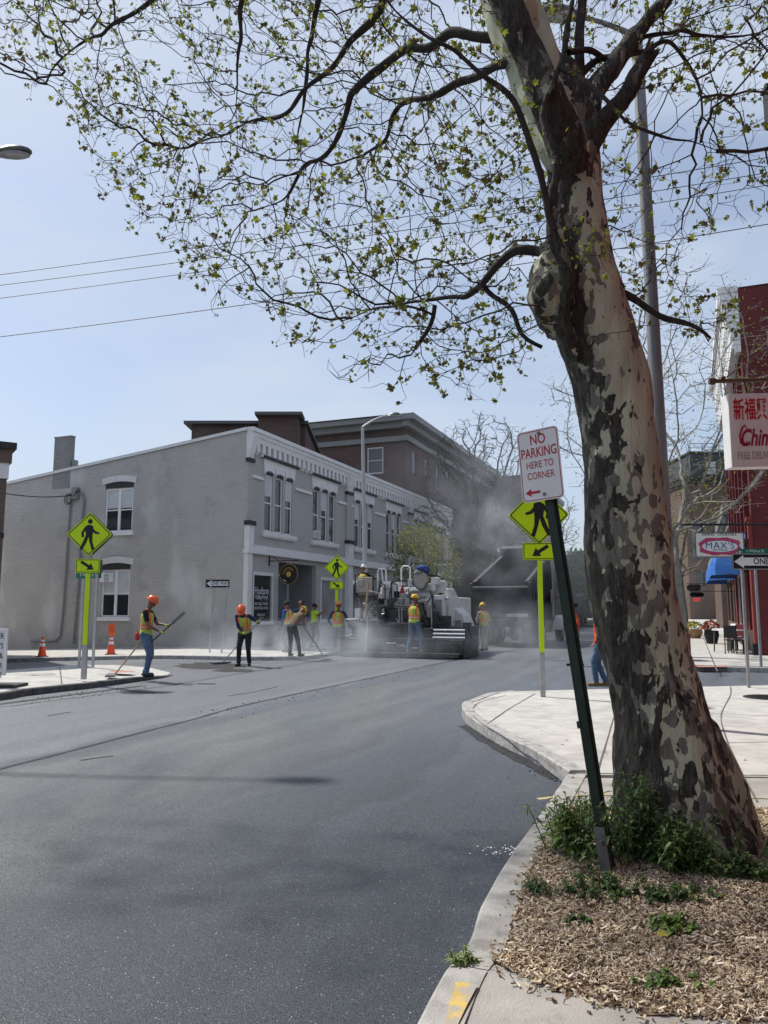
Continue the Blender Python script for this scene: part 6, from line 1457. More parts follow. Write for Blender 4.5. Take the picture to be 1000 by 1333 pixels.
cafe_chair(ss(3.6, -.35), 'light cafe chair against the shopfront behind the farther table', 1.6, M['trim']); cafe_chair(ss(2.4, -.55), 'dark red cafe chair between the two tables', -1.3, mat('dark_red', (.12, .02, .025), .6, .2, 9)); cafe_chair(ss(.9, -.5), 'pale cushioned cafe chair nearest the corner pilaster', 1.2, M['signwhite']); cafe_chair(ss(.5, -.7), 'black cafe chair leaning forward at the corner', 2.2, M['black'])
def planter(q, label, m, w0, h0, flo, rz=0, rnd=False, fh=.35):
    e = empty('planter', label, 'planter', q, rz); b = MB()
    if rnd: b.lathe([(w0 * .35, 0), (w0 * .5, h0 * .6), (w0 * .45, h0), (w0 * .38, h0)], n=14)
    else: b.box(-w0 / 2, w0 / 2, -w0 / 2, w0 / 2, 0, h0); b.box(-w0 * .54, w0 * .54, -w0 * .54, w0 * .54, h0 - .06, h0)
    b.build('pot', m, e, smooth=rnd); b = MB(); rs = np.random.RandomState(int(q.x * 10) % 97)
    for _ in range(240):
        v_ = rs.normal(0, 1, 3); v_ /= np.linalg.norm(v_); p = Vector((v_[0] * w0 * .55, v_[1] * w0 * .55, h0 + abs(v_[2]) * fh)); leaf(b, p, Vector(rs.normal(0, 1, 3)), Vector(rs.normal(0, 1, 3)), .09, int(rs.rand() < flo[1]))
    b.build('plant', [gl[0], flo[0]], e)
redf = mat('red_flowers', (.45, .02, .04), .6, .2, 9); yelf = mat('yellow_flowers', (.6, .45, .05), .6, .2, 9)
planter(SL(24.0, -.55, .13), 'brown box planter with green grass at the kerb behind the trunk', mat('rust_box', (.14, .06, .04), .7, .2, 9), .75, .75, (leafm[2], .2))
planter(ss(8.2, -1.2), 'dark round pot of red flowers outside the awnings', M['black'], .6, .6, (redf, .7), rnd=True)
planter(ss(14.5, -1.9), 'low tub of yellow and green flowers farther along the pavement', M['wood'], .9, .45, (yelf, .5), rnd=True)
# ---- weeds at the foot of the sycamore
def weed(label, c, n, h, spr, lw, ms, seed, cat='weed', name='weed_clump', lean=.35):
    rs = np.random.RandomState(seed); e = empty(name, label, cat, (c.x, c.y, mulch_h(c.x, c.y))); st = MB(); lf = MB()
    for i in range(n):
        r_ = abs(rs.normal(0, 1)) * .5; a = rs.uniform(0, 2 * PI); p0 = Vector((spr[0] * r_ * math.cos(a), spr[1] * r_ * math.sin(a), -.01)); hh = h * rs.uniform(.45, 1.05) * (1 - .25 * min(1, r_)); out = Vector((p0.x / spr[0], p0.y / spr[1], 0)) * lean * hh + Vector(rs.normal(0, .12, 3)) * hh
        p3 = p0 + Vector((out.x, out.y, hh)); pts = [p0, p0.lerp(p3, .35) + Vector((0, 0, .04 * hh)), p0.lerp(p3, .7) + Vector((0, 0, .03 * hh)), p3]; st.tube(pts, [.004, .0035, .003, .0015], 4, 0, cap=False)
        nl = int(8 + hh * 34)
        for k in range(nl):
            t_ = .12 + .88 * k / nl; idx = min(2, int(t_ * 3)); p = pts[idx].lerp(pts[idx + 1], t_ * 3 - idx); an = k * 2.4 + rs.uniform(-.4, .4); d = Vector((math.cos(an), math.sin(an), rs.uniform(-.35, .7))).normalized(); L_ = lw[0] * rs.uniform(.6, 1.2) * (1.1 - .45 * t_); wd = L_ * lw[1]
            s_ = d.cross(Vector((0, 0, 1))).normalized(); nn_ = s_.cross(d); dr_ = Vector((0, 0, -1)) * L_ * rs.uniform(.1, .5)
            q1 = p + d * L_ * .35 + nn_ * .004; q2 = p + d * L_ * .7 + dr_ * .3; q3 = p + d * L_ + dr_; fd = nn_ * wd * .3
            m_ = int(rs.choice(len(ms), p=[.55, .3, .15][:len(ms)]))
            lf.add([p, q1 + s_ * wd + fd, q1 - s_ * wd + fd, q1, q2 + s_ * wd * .75 + fd, q2 - s_ * wd * .75 + fd, q2, q3], [(0, 3, 1), (0, 2, 3), (3, 6, 4, 1), (3, 2, 5, 6), (6, 7, 4), (6, 5, 7)], m_)
    st.build('stem', M['weedstem'], e); lf.build('leaves', ms, e)
M['weedstem'] = mat('weed_stem', (.10, .12, .04), .7, .2, 9)
wd = [mat('weed_dark', (.05, .105, .03), .5, .3, 14, trans=.25), mat('weed_mid', (.09, .165, .04), .5, .3, 14, trans=.3), mat('weed_light', (.12, .18, .05), .5, .3, 14, trans=.35)]
wl = [mat('weed_fresh', (.17, .27, .055), .5, .3, 14, trans=.35), wd[1], mat('weed_yellow', (.22, .26, .07), .5, .3, 14, trans=.35)]
weed('tall dark green leafy weeds right of the leaning post, against the trunk', G(838, 1128, .14), 60, .50, (.34, .20), (.085, .16), wd, 1)
weed('dark green weeds filling the gap below the trunk flare', G(895, 1142, .14), 40, .30, (.32, .14), (.07, .2), wd, 2)
weed('light green lance leaved weeds left of the leaning post', G(738, 1112, .14), 34, .36, (.20, .20), (.095, .14), wl, 3)
weed('light green weeds beside the kerb, behind the others', G(762, 1078, .14), 12, .34, (.12, .12), (.085, .14), wl, 9)
weed('low grey green creeping weeds in front of the leaning post', G(792, 1160, .14), 46, .12, (.42, .16), (.035, .45), wd, 4)
weed('small low weeds under the tall clump', G(880, 1172, .14), 30, .09, (.35, .12), (.035, .5), wd, 5)
weed('flat rosette of round pale green leaves in the middle of the mulch', G(872, 1205, .14), 30, .07, (.17, .12), (.035, .55), [wl[0], wd[1], wd[2]], 6)
weed('small creeping weed nearest the bottom of the mulch', G(862, 1282, .14), 26, .06, (.15, .10), (.03, .5), [wd[1], wl[0], wl[2]], 7)
weed('small grass tuft beside the kerb in the mulch', G(700, 1160, .14), 16, .09, (.08, .06), (.06, .10), wd, 8)
weed('small leafy weed left of the pale rosette', G(755, 1197, .14), 12, .06, (.08, .06), (.03, .5), wd, 10)
weed('dark ivy like weeds at the right foot of the trunk', G(968, 1150, .14), 34, .14, (.25, .10), (.04, .5), wd, 12)
weed('tiny weed sprouting against the near kerb stone', G(603, 1262, .10), 8, .08, (.05, .04), (.05, .14), wl, 11)
b = MB(); b.tube([(0, 0, .0), (.03, .01, .06)], .003, 4)
yl = MB(); leaf(yl, Vector((0, 0, .01)), Vector((1, .1, .1)), Vector((0, 0, 1)), .06, 0); yo = yl.build('fallen_leaf', mat('yellow_leaf', (.40, .36, .05), .6, .1, 9)); yo.location = G(857, 1222, .165); tag(yo, 'single yellow leaf lying on the mulch by the rosette', 'leaf')
# ============================================================ PEOPLE
def cap_mesh(b, p0, p1, r0, r1, ax=None, flat=1.0, n=14):
    """tapered capsule; 'flat' squeezes it along the depth direction ax"""
    p0, p1 = Vector(p0), Vector(p1); d = p1 - p0; L_ = d.length
    if L_ < 1e-5: d = Vector((0, 0, 1)); L_ = 1e-5
    d.normalize(); a = (ax - d * d.dot(ax)).normalized() if ax is not None else d.orthogonal().normalized(); c = d.cross(a)
    rings = []
    for i in range(4): t = PI / 2 * (1 - i / 4); rings.append((-math.sin(t) * r0, math.cos(t) * r0))
    rings.append((0, r0)); rings.append((L_, r1))
    for i in range(1, 5): t = PI / 2 * i / 4; rings.append((L_ + math.sin(t) * r1, max(math.cos(t) * r1, 1e-4)))
    base = len(b.v)
    for h, r in rings:
        for k in range(n):
            an = 2 * PI * k / n; q = p0 + d * h + a * (math.cos(an) * r * flat) + c * (math.sin(an) * r); b.v.append(tuple(q))
    m_ = len(rings)
    for i in range(m_ - 1):
        for k in range(n): b.f.append((base + i * n + k, base + i * n + (k + 1) % n, base + (i + 1) * n + (k + 1) % n, base + (i + 1) * n + k)); b.m.append(0)
    b.f.append(tuple(base + k for k in range(n))[::-1]); b.m.append(0); b.f.append(tuple(base + (m_ - 1) * n + k for k in range(n))); b.m.append(0)
def remesh(b, voxel, name):
    me = bpy.data.meshes.new(name); me.from_pydata(b.v, [], b.f); o = bpy.data.objects.new('tmp', me); C.objects.link(o)
    m = o.modifiers.new('r', 'REMESH'); m.mode = 'VOXEL'; m.voxel_size = voxel; s = o.modifiers.new('s', 'SMOOTH'); s.iterations = 3; s.factor = .5
    dg = bpy.context.evaluated_depsgraph_get(); out = bpy.data.meshes.new_from_object(o.evaluated_get(dg)); bpy.data.objects.remove(o); bpy.data.meshes.remove(me); out.name = name
    out.polygons.foreach_set('use_smooth', [True] * len(out.polygons)); return out
def two_bone(a, c, l1, l2, hint):
    a, c, hint = Vector(a), Vector(c), Vector(hint); d = c - a; L_ = d.length; L2_ = min(L_, (l1 + l2) * .995); dn = d.normalized()
    if L_ > L2_: c = a + dn * L2_
    x = (l1 * l1 - l2 * l2 + L2_ * L2_) / (2 * L2_); h = math.sqrt(max(0, l1 * l1 - x * x)); pn = hint - dn * hint.dot(dn)
    if pn.length < 1e-4: pn = dn.orthogonal()
    return a + dn * x + pn.normalized() * h, c
def clothmat(name, c, v=.15, bump=.25): return mat(name, c, .9, v, 9, bump, 45)
CL = dict(jeans=clothmat('blue_jeans', (.085, .14, .22), .22), paleje=clothmat('pale_jeans', (.22, .27, .33), .2), dark=clothmat('dark_trousers', (.022, .024, .03)), navy=clothmat('navy_shirt', (.02, .032, .075)), blueh=clothmat('blue_hood', (.03, .08, .26)),
          black=clothmat('black_shirt', (.014, .014, .016)), grey=clothmat('grey_shirt', (.10, .10, .105)), brown=clothmat('brown_jacket', (.075, .055, .035)), tan=clothmat('tan_shirt', (.15, .105, .065)),
          lime=clothmat('lime_shirt', (.42, .62, .03)), limev=clothmat('lime_vest', (.42, .52, .10)), orangev=clothmat('orange_stripe', (.75, .16, .05)), orange=clothmat('orange_sweatshirt', (.62, .075, .02)), pale=clothmat('dusty_clothes', (.30, .29, .25)),
          boot=clothmat('work_boot', (.03, .026, .024)), tanboot=clothmat('tan_boot', (.28, .17, .08)), skin=mat('skin', (.36, .20, .13), .6, .1, 9), skin2=mat('tanned_skin', (.20, .10, .065), .6, .1, 9), hair=mat('dark_hair', (.012, .010, .009), .7, .3, 60), glove=clothmat('lime_glove', (.35, .45, .06)))
HELM = dict(orange=mat('orange_helmet', (.80, .13, .035), .3, .05, 5, spec=.5), yellow=mat('yellow_helmet', (.68, .44, .03), .35, .08, 5, spec=.5), white=mat('white_helmet', (.72, .73, .74), .3, .05, 5, spec=.5), salmon=mat('faded_orange_helmet', (.78, .22, .12), .35, .05, 5, spec=.5))
def person(label, base, height, face, feet, hands, lean=0., side=0., headp=0., heady=0., hip=None, shirt='navy', sleeve='long', pants='jeans', boots='boot', skin='skin', helmet=None, vest=None, hair=None, gloves=False, hipf=0., name_group=None, hood=False, grip=None, voxel=.0135, belly=0.0):
    k = height / 1.78; e = empty('person', label, 'person', base)
    f = Vector((math.sin(face), math.cos(face), 0)); s = Vector((math.cos(face), -math.sin(face), 0)); Z = Vector((0, 0, 1))
    def L(v): return f * (v[0] * k) + s * (v[1] * k) + Z * (v[2] * k)
    hip = hip or .93
    pel = L((hipf, 0, hip)); td = (L((math.sin(lean), side, math.cos(lean)))).normalized(); fw = (s.cross(td)).normalized() * -1
    if fw.dot(f) < 0: fw = -fw
    waist = pel + td * .13 * k; chest = pel + td * .36 * k; neck = pel + td * .52 * k; hd = (td * .45 + Z * .55).normalized()
    hdir = (hd * math.cos(headp) + fw * math.sin(headp)).normalized(); head = neck + hd * .045 * k + hdir * .145 * k; hf = (fw * math.cos(headp) - hd * math.sin(headp)); hf = (hf * math.cos(heady) + s * math.sin(heady)).normalized()
    segs = []                                      # (p0, p1, r0, r1, flat, material)
    def S(p0, p1, r0, r1, m, flat=1.0, ax=None): segs.append((Vector(p0), Vector(p1), r0 * k, r1 * k, flat, ax, m))
    sh = [neck - td * .055 * k + s * sg * .185 * k for sg in (-1, 1)]; hp = [pel + s * sg * .095 * k - td * .02 * k for sg in (-1, 1)]
    S(pel - s * .06 * k, pel + s * .06 * k, .125, .125, pants, .85, fw); S(pel + td * .03 * k - s * .05 * k, waist + s * .0 * k, .13, .135 + belly, shirt, .82, fw)
    S(waist - s * .05 * k, chest - s * .07 * k, .12, .125, shirt, .82, fw); S(waist + s * .05 * k, chest + s * .07 * k, .12, .125, shirt, .82, fw); S(waist, chest, .135, .14, shirt, .8, fw)
    S(sh[0] + s * .04 * k, sh[1] - s * .04 * k, .075, .075, shirt, .85, fw); S(chest, neck - td * .05 * k, .12, .085, shirt, .85, fw)
    S(neck - td * .04 * k, head - hdir * .07 * k, .058, .052, skin)
    # head: skull, jaw, nose, ears, brow
    S(head - hdir * .015 * k, head + hdir * .02 * k, .082, .092, skin, 1.0); S(head - hdir * .065 * k + hf * .03 * k, head - hdir * .02 * k + hf * .02 * k, .052, .066, skin)
    S(head + hf * .085 * k, head + hf * .108 * k - hdir * .028 * k, .010, .016, skin); hs = hf.cross(hdir).normalized()
    for sg in (-1, 1): S(head + hs * sg * .082 * k + hdir * .012 * k, head + hs * sg * .084 * k - hdir * .025 * k, .018, .013, skin, .6, hs)
    S(head + hf * .082 * k + hdir * .018 * k - hs * .035 * k, head + hf * .082 * k + hdir * .018 * k + hs * .035 * k, .014, .014, skin); S(head + hf * .078 * k - hdir * .058 * k - hs * .016 * k, head + hf * .078 * k - hdir * .058 * k + hs * .016 * k, .011, .011, skin)
    hpos = []
    for i, sg in enumerate((-1, 1)):
        h = L(hands[i]); el, h = two_bone(sh[i], h, .295 * k, .26 * k, -f * .6 - Z * .6 + s * sg * .7 if hands[i][2] < 1.5 else -Z + s * sg * .4)
        m1 = shirt if sleeve != 'none' else skin; m2 = skin if sleeve != 'long' else shirt
        if sleeve == 'short':
            mid = sh[i].lerp(el, .6); S(sh[i], mid, .064, .055, shirt); S(mid, el, .044, .040, skin)
        else: S(sh[i], el, .062, .048, m1)
        fd = (h - el).normalized(); S(el, h - fd * .01, .046 if m2 != skin else .040, .034 if m2 != skin else .027, m2)
        gm = 'glove' if gloves else skin
        g_ = Vector(grip[i]).normalized() if grip and grip[i] is not None else s * sg * -1
        pn = h + fd * .075 * k; S(h, pn, .030, .036, gm, .55, fd.cross(g_) if fd.cross(g_).length > .1 else None)
        for q in range(4):                          # four fingers curling round, one thumb
            o0 = pn + fd * .02 * k + g_ * (.030 - .020 * q) * k; palm = fd.cross(g_).normalized() * (1 if sg > 0 else -1)
            ln = (.030, .036, .034, .026)[q]; o1 = o0 + (fd * .75 + palm * .65).normalized() * ln * k; o2 = o1 + (palm * .9 - fd * .4).normalized() * ln * .8 * k
            S(o0, o1, .0098, .0092, gm); S(o1, o2, .0092, .008, gm)
        t0 = h + fd * .03 * k + g_ * .030 * k; palm = fd.cross(g_).normalized() * (1 if sg > 0 else -1); t1 = t0 + (fd * .6 + g_ * .7 + palm * .3).normalized() * .035 * k; S(t0, t1, .0115, .0105, gm); S(t1, t1 + (fd * .7 + palm * .6).normalized() * .028 * k, .0105, .009, gm)
        hpos.append(pn)
    for i, sg in enumerate((-1, 1)):
        fx = feet[i]; an = L((fx[0], fx[1], .085 + (fx[2] if len(fx) > 2 else 0))); kn, an = two_bone(hp[i], an, .43 * k, .42 * k, f + s * sg * .12)
        fat = 1.12; S(hp[i], kn, .098 * fat, .066 * fat, pants); S(kn, an + Z * .02, .064 * fat, .052 * fat, pants)
        S(an - Z * .02 * k, an - Z * .045 * k, .050, .046, boots); toe = (f * math.cos(.2) + s * sg * math.sin(.2)).normalized(); S(an - Z * .045 * k - toe * .04 * k, an - Z * .045 * k + toe * .15 * k, .042, .038, boots)
    b = MB()
    for p0, p1, r0, r1, fl, ax, m in segs: cap_mesh(b, p0, p1, r0, r1, ax if ax is not None else None, fl, 12)
    me = remesh(b, voxel, 'body'); n = len(me.vertices); co_ = np.empty(n * 3); me.vertices.foreach_get('co', co_); co_ = co_.reshape(-1, 3)
    # cloth folds
    mats = sorted({q[-1] for q in segs}); best = np.full(len(me.polygons), 1e9); bm_i = np.zeros(len(me.polygons), int)
    cen = np.empty(len(me.polygons) * 3); me.polygons.foreach_get('center', cen); cen = cen.reshape(-1, 3)
    for p0, p1, r0, r1, fl, ax, m in segs:
        a, c = np.array(p0), np.array(p1); d = c - a; dd = max(d.dot(d), 1e-9); t = np.clip((cen - a) @ d / dd, 0, 1); v = cen - (a + t[:, None] * d); r = r0 + (r1 - r0) * t
        if fl < 1 and ax is not None: v = v + np.outer(v @ np.array(ax), np.array(ax)) * (1 / fl - 1)
        ds = np.linalg.norm(v, axis=1) - r
        if m in ('skin', 'skin2') and r0 < .03 * k and False: ds += .0
        u_ = ds < best; best[u_] = ds[u_]; bm_i[u_] = mats.index(m)
    for m in mats: me.materials.append(CL[m])
    me.polygons.foreach_set('material_index', bm_i.tolist())
    keep = {CL[m].name for m in mats if m not in ('skin', 'skin2', 'glove')}
    isf = np.zeros(n, bool)
    for p in me.polygons:
        if me.materials[p.material_index].name in keep: isf[list(p.vertices)] = True
    nrm = np.empty(n * 3); me.vertices.foreach_get('normal', nrm); nrm = nrm.reshape(-1, 3)
    for i in np.nonzero(isf)[0]:
        q = Vector(co_[i]); co_[i] += nrm[i] * (mnoise.noise(Vector((q.x * 13, q.y * 13, q.z * 17))) * .009 + mnoise.noise(q * 34) * .004)
    me.vertices.foreach_set('co', co_.ravel()); me.update(); bo = bpy.data.objects.new('body', me); C.objects.link(bo); bo.parent = e
    # eyes
    b = MB()
    for sg in (-1, 1): c = head + hf * .086 * k + hs * sg * .033 * k - hdir * .002 * k; b.ell(tuple(c), (.010 * k,) * 3, 8)
    b.build('eyes', CL['black'], e, smooth=True)
    M3 = Matrix.Identity(4); sidev = hs
    for i in range(3): M3[i][0], M3[i][1], M3[i][2], M3[i][3] = hs[i], hf[i], hdir[i], head[i]
    if helmet:
        b = MB(); prof = [(.120, .012), (.123, .03), (.115, .07), (.09, .108), (.05, .130), (.005, .137)]; b.lathe([(r * k, z * k) for r, z in prof], (0, -.008 * k, .02 * k), 20, sx=.9, sy=1.08)
        b.prism([(math.cos(t) * .118 * k * (1.08), math.sin(t) * .17 * k) for t in [PI * (.08 + .84 * i / 12) for i in range(13)]] + [(-.09 * k, 0), (.09 * k, 0)], (0, .0, .028 * k), (1, 0, 0), (0, 1, 0), (0, -.12, 1), .007 * k)
        b.prism([(math.cos(t) * .132 * k * .93, math.sin(t) * .15 * k - .01) for t in [2 * PI * i / 20 for i in range(20)]], (0, .0, .026 * k), (1, 0, 0), (0, 1, 0), (0, 0, 1), .008 * k)
        b.box(-.012 * k, .012 * k, -.10 * k, .09 * k, .148 * k, .164 * k); b.xf(M3); b.build('hard_hat', HELM[helmet], e, smooth=True)
    if hair:
        b = MB(); b.lathe([(.097 * k, -.02 * k), (.103 * k, .02 * k), (.098 * k, .06 * k), (.07 * k, .095 * k), (.01, .112 * k)], (0, -.018 * k, .0), 18); b.xf(M3); b.build('hair', CL[hair], e, smooth=True)
    if vest:
        b = MB(); q = .016
        def V(p0, p1, r0, r1, fl): cap_mesh(b, p0, p1, (r0 + q) * k, (r1 + q) * k, fw, fl, 14)
        lo = pel + td * .02 * k
        V(lo - s * .05 * k, lo + s * .05 * k, .128, .128, .86); V(waist - s * .05 * k, chest - s * .07 * k, .125, .128, .84); V(waist + s * .05 * k, chest + s * .07 * k, .125, .128, .84); V(waist, chest, .138, .142, .84)
        V(chest - s * .09 * k + td * .02 * k, sh[0] + s * .085 * k + td * .012 * k, .09, .058, .85); V(chest + s * .09 * k + td * .02 * k, sh[1] - s * .085 * k + td * .012 * k, .09, .058, .85)
        vm = remesh(b, .016, 'vest'); bm2 = bmesh.new(); bm2.from_mesh(vm)
        # open bottom, neck opening and the front slit
        bmesh.ops.bisect_plane(bm2, geom=bm2.verts[:] + bm2.edges[:] + bm2.faces[:], plane_co=lo - td * .05 * k, plane_no=td, clear_inner=True)
        kill_ = [v_ for v_ in bm2.verts if (v_.co - (neck + fw * .03 * k)).length < .085 * k]; bmesh.ops.delete(bm2, geom=kill_, context='VERTS'); bm2.to_mesh(vm); bm2.free()
        ms = ('limev', 'orangev') if vest != 'orange' else ('orange', 'limev')
        vm.materials.clear(); vm.materials.append(CL[ms[0]]); vm.materials.append(CL[ms[1]])
        vm.materials.append(mat('silver_tape', (.55, .55, .52), .4, .1, 9) if 'silver_tape' not in bpy.data.materials else bpy.data.materials['silver_tape'])
        for p in vm.polygons:
            v_ = p.center - pel; hgt = v_.dot(td) / k; sd_ = abs(v_.dot(s)) / k; mi = 0
            if .10 < hgt < .20: mi = 1
            elif sd_ > .085 and sd_ < .15 and hgt > .1: mi = 1
            if .135 < hgt < .16: mi = 2
            p.material_index = mi
        vo = bpy.data.objects.new('safety_vest', vm); C.objects.link(vo); vo.parent = e
    return e, [Vector(base) + h for h in hpos]
def tool(name, label, cat, p0, p1, head=None, m=None, r=.016):
    p0, p1 = Vector(p0), Vector(p1); e = empty(name, label, cat, p1); q0 = p0 - p1
    b = MB(); b.cyl(q0, (0, 0, .0), r, r, 8); b.build('handle', m or M['wood'], e, smooth=True)
    d = (-q0).normalized(); h = Vector((d.x, d.y, 0)); h = h.normalized() if h.length > .01 else Vector((1, 0, 0)); sd_ = Vector((-h.y, h.x, 0)); b = MB()
    if head == 'rake': b.obox(h * .0 + Vector((0, 0, .02)), sd_ * .36, h * .02, Vector((0, 0, .035))); b.build('rake_head', M['steeldk'], e)
    elif head == 'lute': b.obox(Vector((0, 0, .02)) + h * .05, h * .10, sd_ * .30, Vector((0, 0, .02))); b.build('rake_head', M['steeldk'], e)
    elif head == 'shovel':
        up = sd_.cross(d).normalized(); b.obox(d * .16, d * .17, sd_ * .12, up * .022); b.obox(d * .02 + up * .01, d * .05, sd_ * .03, up * .02); b.build('blade', M['steeldk'], e)
    return e
mpp = lambda q, n: n * q.y / 1000.0                 # metres for n photo pixels at that distance
RT, LF, AW = R(90), R(-90), 0.0                      # facing right / left / away in the picture
# left worker holding a shovel level, facing right
q = G(188, 881, .10); h_ = 1.80
e, hh_ = person('worker in orange hard hat, black shirt and jeans holding a shovel on the left island', q, h_, RT, [(-.02, -.12), (.08, .12)], [(.40, -.08, 1.12), (.30, .08, .99)], lean=.05, headp=.55, shirt='black', sleeve='short', skin='skin2', helmet='orange', vest='lime', pants='jeans', gloves=True, boots='boot')
p_ = G(222, 815, .1); a = hh_[1] + Vector((-.35, 0, -.32)); c = hh_[0] + Vector((.12, -.02, .06))
tool('shovel', 'short handled shovel held level by the worker on the left island', 'shovel', a, c, 'shovel', M['truckblack'])
q3 = q + Vector((-.12, .12, .62)); q4 = G(148, 880, .12); tool('rake', 'wooden handled rake propped behind the worker on the left island', 'rake', q3 + Vector((.1, 0, .3)), q4, 'lute', M['wood'])
b = MB(); b.lathe([(.05, 0), (.055, .12), (.04, .16), (.015, .18), (.015, .22)], n=12); jo = b.build('spray_bottle', mat('bottle_red', (.5, .04, .04), .4, .1, 9), None, smooth=True); jo.location = q + Vector((-.22, .08, .80)); tag(jo, 'small red can hanging at the back of the worker on the left island', 'bottle')
# worker raking, orange helmet, bent, facing right
q = G(318, 867); e, hh_ = person('worker in red orange hard hat pushing a long rake in the road', q, 1.80, R(188), [(-.05, -.13), (.12, .12)], [(.30, -.44, 1.20), (.34, -.05, .95)], lean=.38, headp=.75, shirt='navy', pants='dark', helmet='orange', vest='lime', gloves=True, skin='skin2')
a = hh_[0] + (hh_[0] - hh_[1]).normalized() * .12; c = G(289, 863.5, .02); tool('rake', 'long pale handled asphalt rake reaching left from the worker in the road', 'rake', a, c, 'lute', M['alu'])
# pair at the kerb: yellow helmet bending, second man behind
q = G(383, 854.5, .12); e, hh_ = person('worker in yellow hard hat and tan vest bending forward with folded arms at the kerb', q, 1.74, R(40), [(.02, -.22), (.05, .20)], [(.36, .02, .98), (.34, .10, 1.02)], lean=.62, headp=.8, shirt='tan', sleeve='long', pants='dark', helmet='yellow', hipf=-.1, skin='skin2')
a = hh_[0] + Vector((-.25, 0, .25)); tool('rake', 'dark handled rake crossing in front of the bending worker', 'rake', a, G(421, 853.5, .12), 'lute', M['truckblack'])
q = G(376, 849, .12); e, hh_ = person('worker in blue sleeves and lime vest standing behind the bending worker', q, 1.76, R(-60), [(0, -.12), (0, .12)], [(.2, -.22, .95), (.2, .25, 1.0)], lean=.15, headp=.3, shirt='blueh', pants='dark', vest='lime', hair='hair', skin='skin2')
q = G(389, 848, .12); e, hh_ = person('dark clothed worker mostly hidden at the back of the pair at the kerb', q + Vector((0, .5, 0)), 1.78, R(180), [(0, -.12), (0, .12)], [(.2, -.2, .95), (.15, .2, .95)], lean=.1, shirt='navy', pants='dark', hair='hair', skin='skin2')
# lime T-shirt, leaning one arm on the crossing sign pole
q = G(409, 843, .12); e, hh_ = person('bare headed worker in lime T-shirt leaning one hand on the sign pole', q, 1.70, R(55), [(-.05, -.16), (.05, .16)], [(.22, -.05, 1.25), (.05, .62, 1.42)], lean=.02, shirt='lime', sleeve='short', pants='dark', hair='hair', skin='skin2', heady=.3, boots='boot')
tool('rake', 'upright dark rake held by the worker in the lime T-shirt', 'rake', hh_[0] + Vector((0, 0, .1)), G(411, 846, .12), 'rake', M['truckblack'])
# orange helmet from behind beside the paver
q = G(440, 851, .0); e, hh_ = person('worker in faded orange hard hat, orange edged lime vest and pale jeans seen from behind', q, 1.84, R(5), [(-.02, -.15), (.02, .15)], [(.22, -.30, 1.0), (.3, .26, 1.12)], lean=.05, headp=.1, shirt='navy', pants='paleje', helmet='salmon', vest='lime', skin='skin2', belly=.01)
# worker with yellow helmet standing on the paver's walkway
PV = G(536, 856, 0); 
def PVp(x, y, z): return PV + Vector((math.cos(TH), -math.sin(TH), 0)) * x + U * y + Vector((0, 0, z))
q = G(539, 850.5, 0); q = Vector((q.x * .975, q.y * .975, .16)); q = P(540, 847.5, PV.y - .55); 
e, hh_ = person('worker in yellow hard hat, brown jacket and jeans standing on the paver walkway', (q.x, q.y, .19), 1.86, R(35), [(-.08, -.20), (.08, .17)], [(.25, -.12, 1.02), (.18, .28, .98)], lean=.03, headp=.1, shirt='brown', pants='jeans', helmet='yellow', vest='lime', boots='tanboot', heady=.35, skin='skin2')
# paver operator on the left seat, white helmet
op = PVp(-2.36, 1.45, 0); e, hh_ = person('paver operator in white hard hat seated at the left console', (op.x, op.y, 1.76), 1.74, TH + .1, [(.45, -.12, .12), (.45, .12, .12)], [(.45, -.25, .90), (.50, .28, .95)], hip=.60, hipf=.02, lean=.02, headp=.15, shirt='black', pants='dark', helmet='white', vest='lime', skin='skin2')
# worker by the truck, pale dusty clothes
q = G(631, 847, 0); e, hh_ = person('worker in yellow hard hat and dusty pale clothes by the right end of the paver', q, 1.82, R(-25), [(-.05, -.12), (.06, .12)], [(.32, -.12, 1.05), (.28, .2, 1.0)], lean=.12, headp=.25, shirt='pale', pants='pale', helmet='yellow', vest='lime', skin='skin2')
# man in an orange sweatshirt walking left, behind the leaning post
q = G(742, 868, 0); q = G(751, 867, 0); e, hh_ = person('worker in orange sweatshirt and white trousers half hidden behind the leaning green post', q, 1.80, R(-75), [(.10, -.05), (-.12, .08)], [(.12, -.34, .98), (.02, .30, .92)], lean=.06, shirt='orange', pants='pale', hair='hair', skin='skin2')
# pedestrian behind the trunk
q = G(783, 893, 0); e, hh_ = person('person in orange top, blue jeans and tan boots stepping out from behind the trunk', q + Vector((-.01, 0, 0)), 1.74, R(-80), [(.10, -.05), (-.10, .08)], [(.12, -.26, .92), (.0, .26, .9)], shirt='orange', pants='jeans', boots='tanboot', hair='hair')
# tiny figure far off in orange
q = G(688, 829.5, .1); e, hh_ = person('far small worker in orange vest and dark trousers on the left pavement in the distance', Vector((q.x, q.y, .1)), 1.76, R(150), [(0, -.12), (0, .12)], [(.1, -.28, .9), (.1, .28, .9)], shirt='orange', pants='dark', hair='hair', voxel=.02)
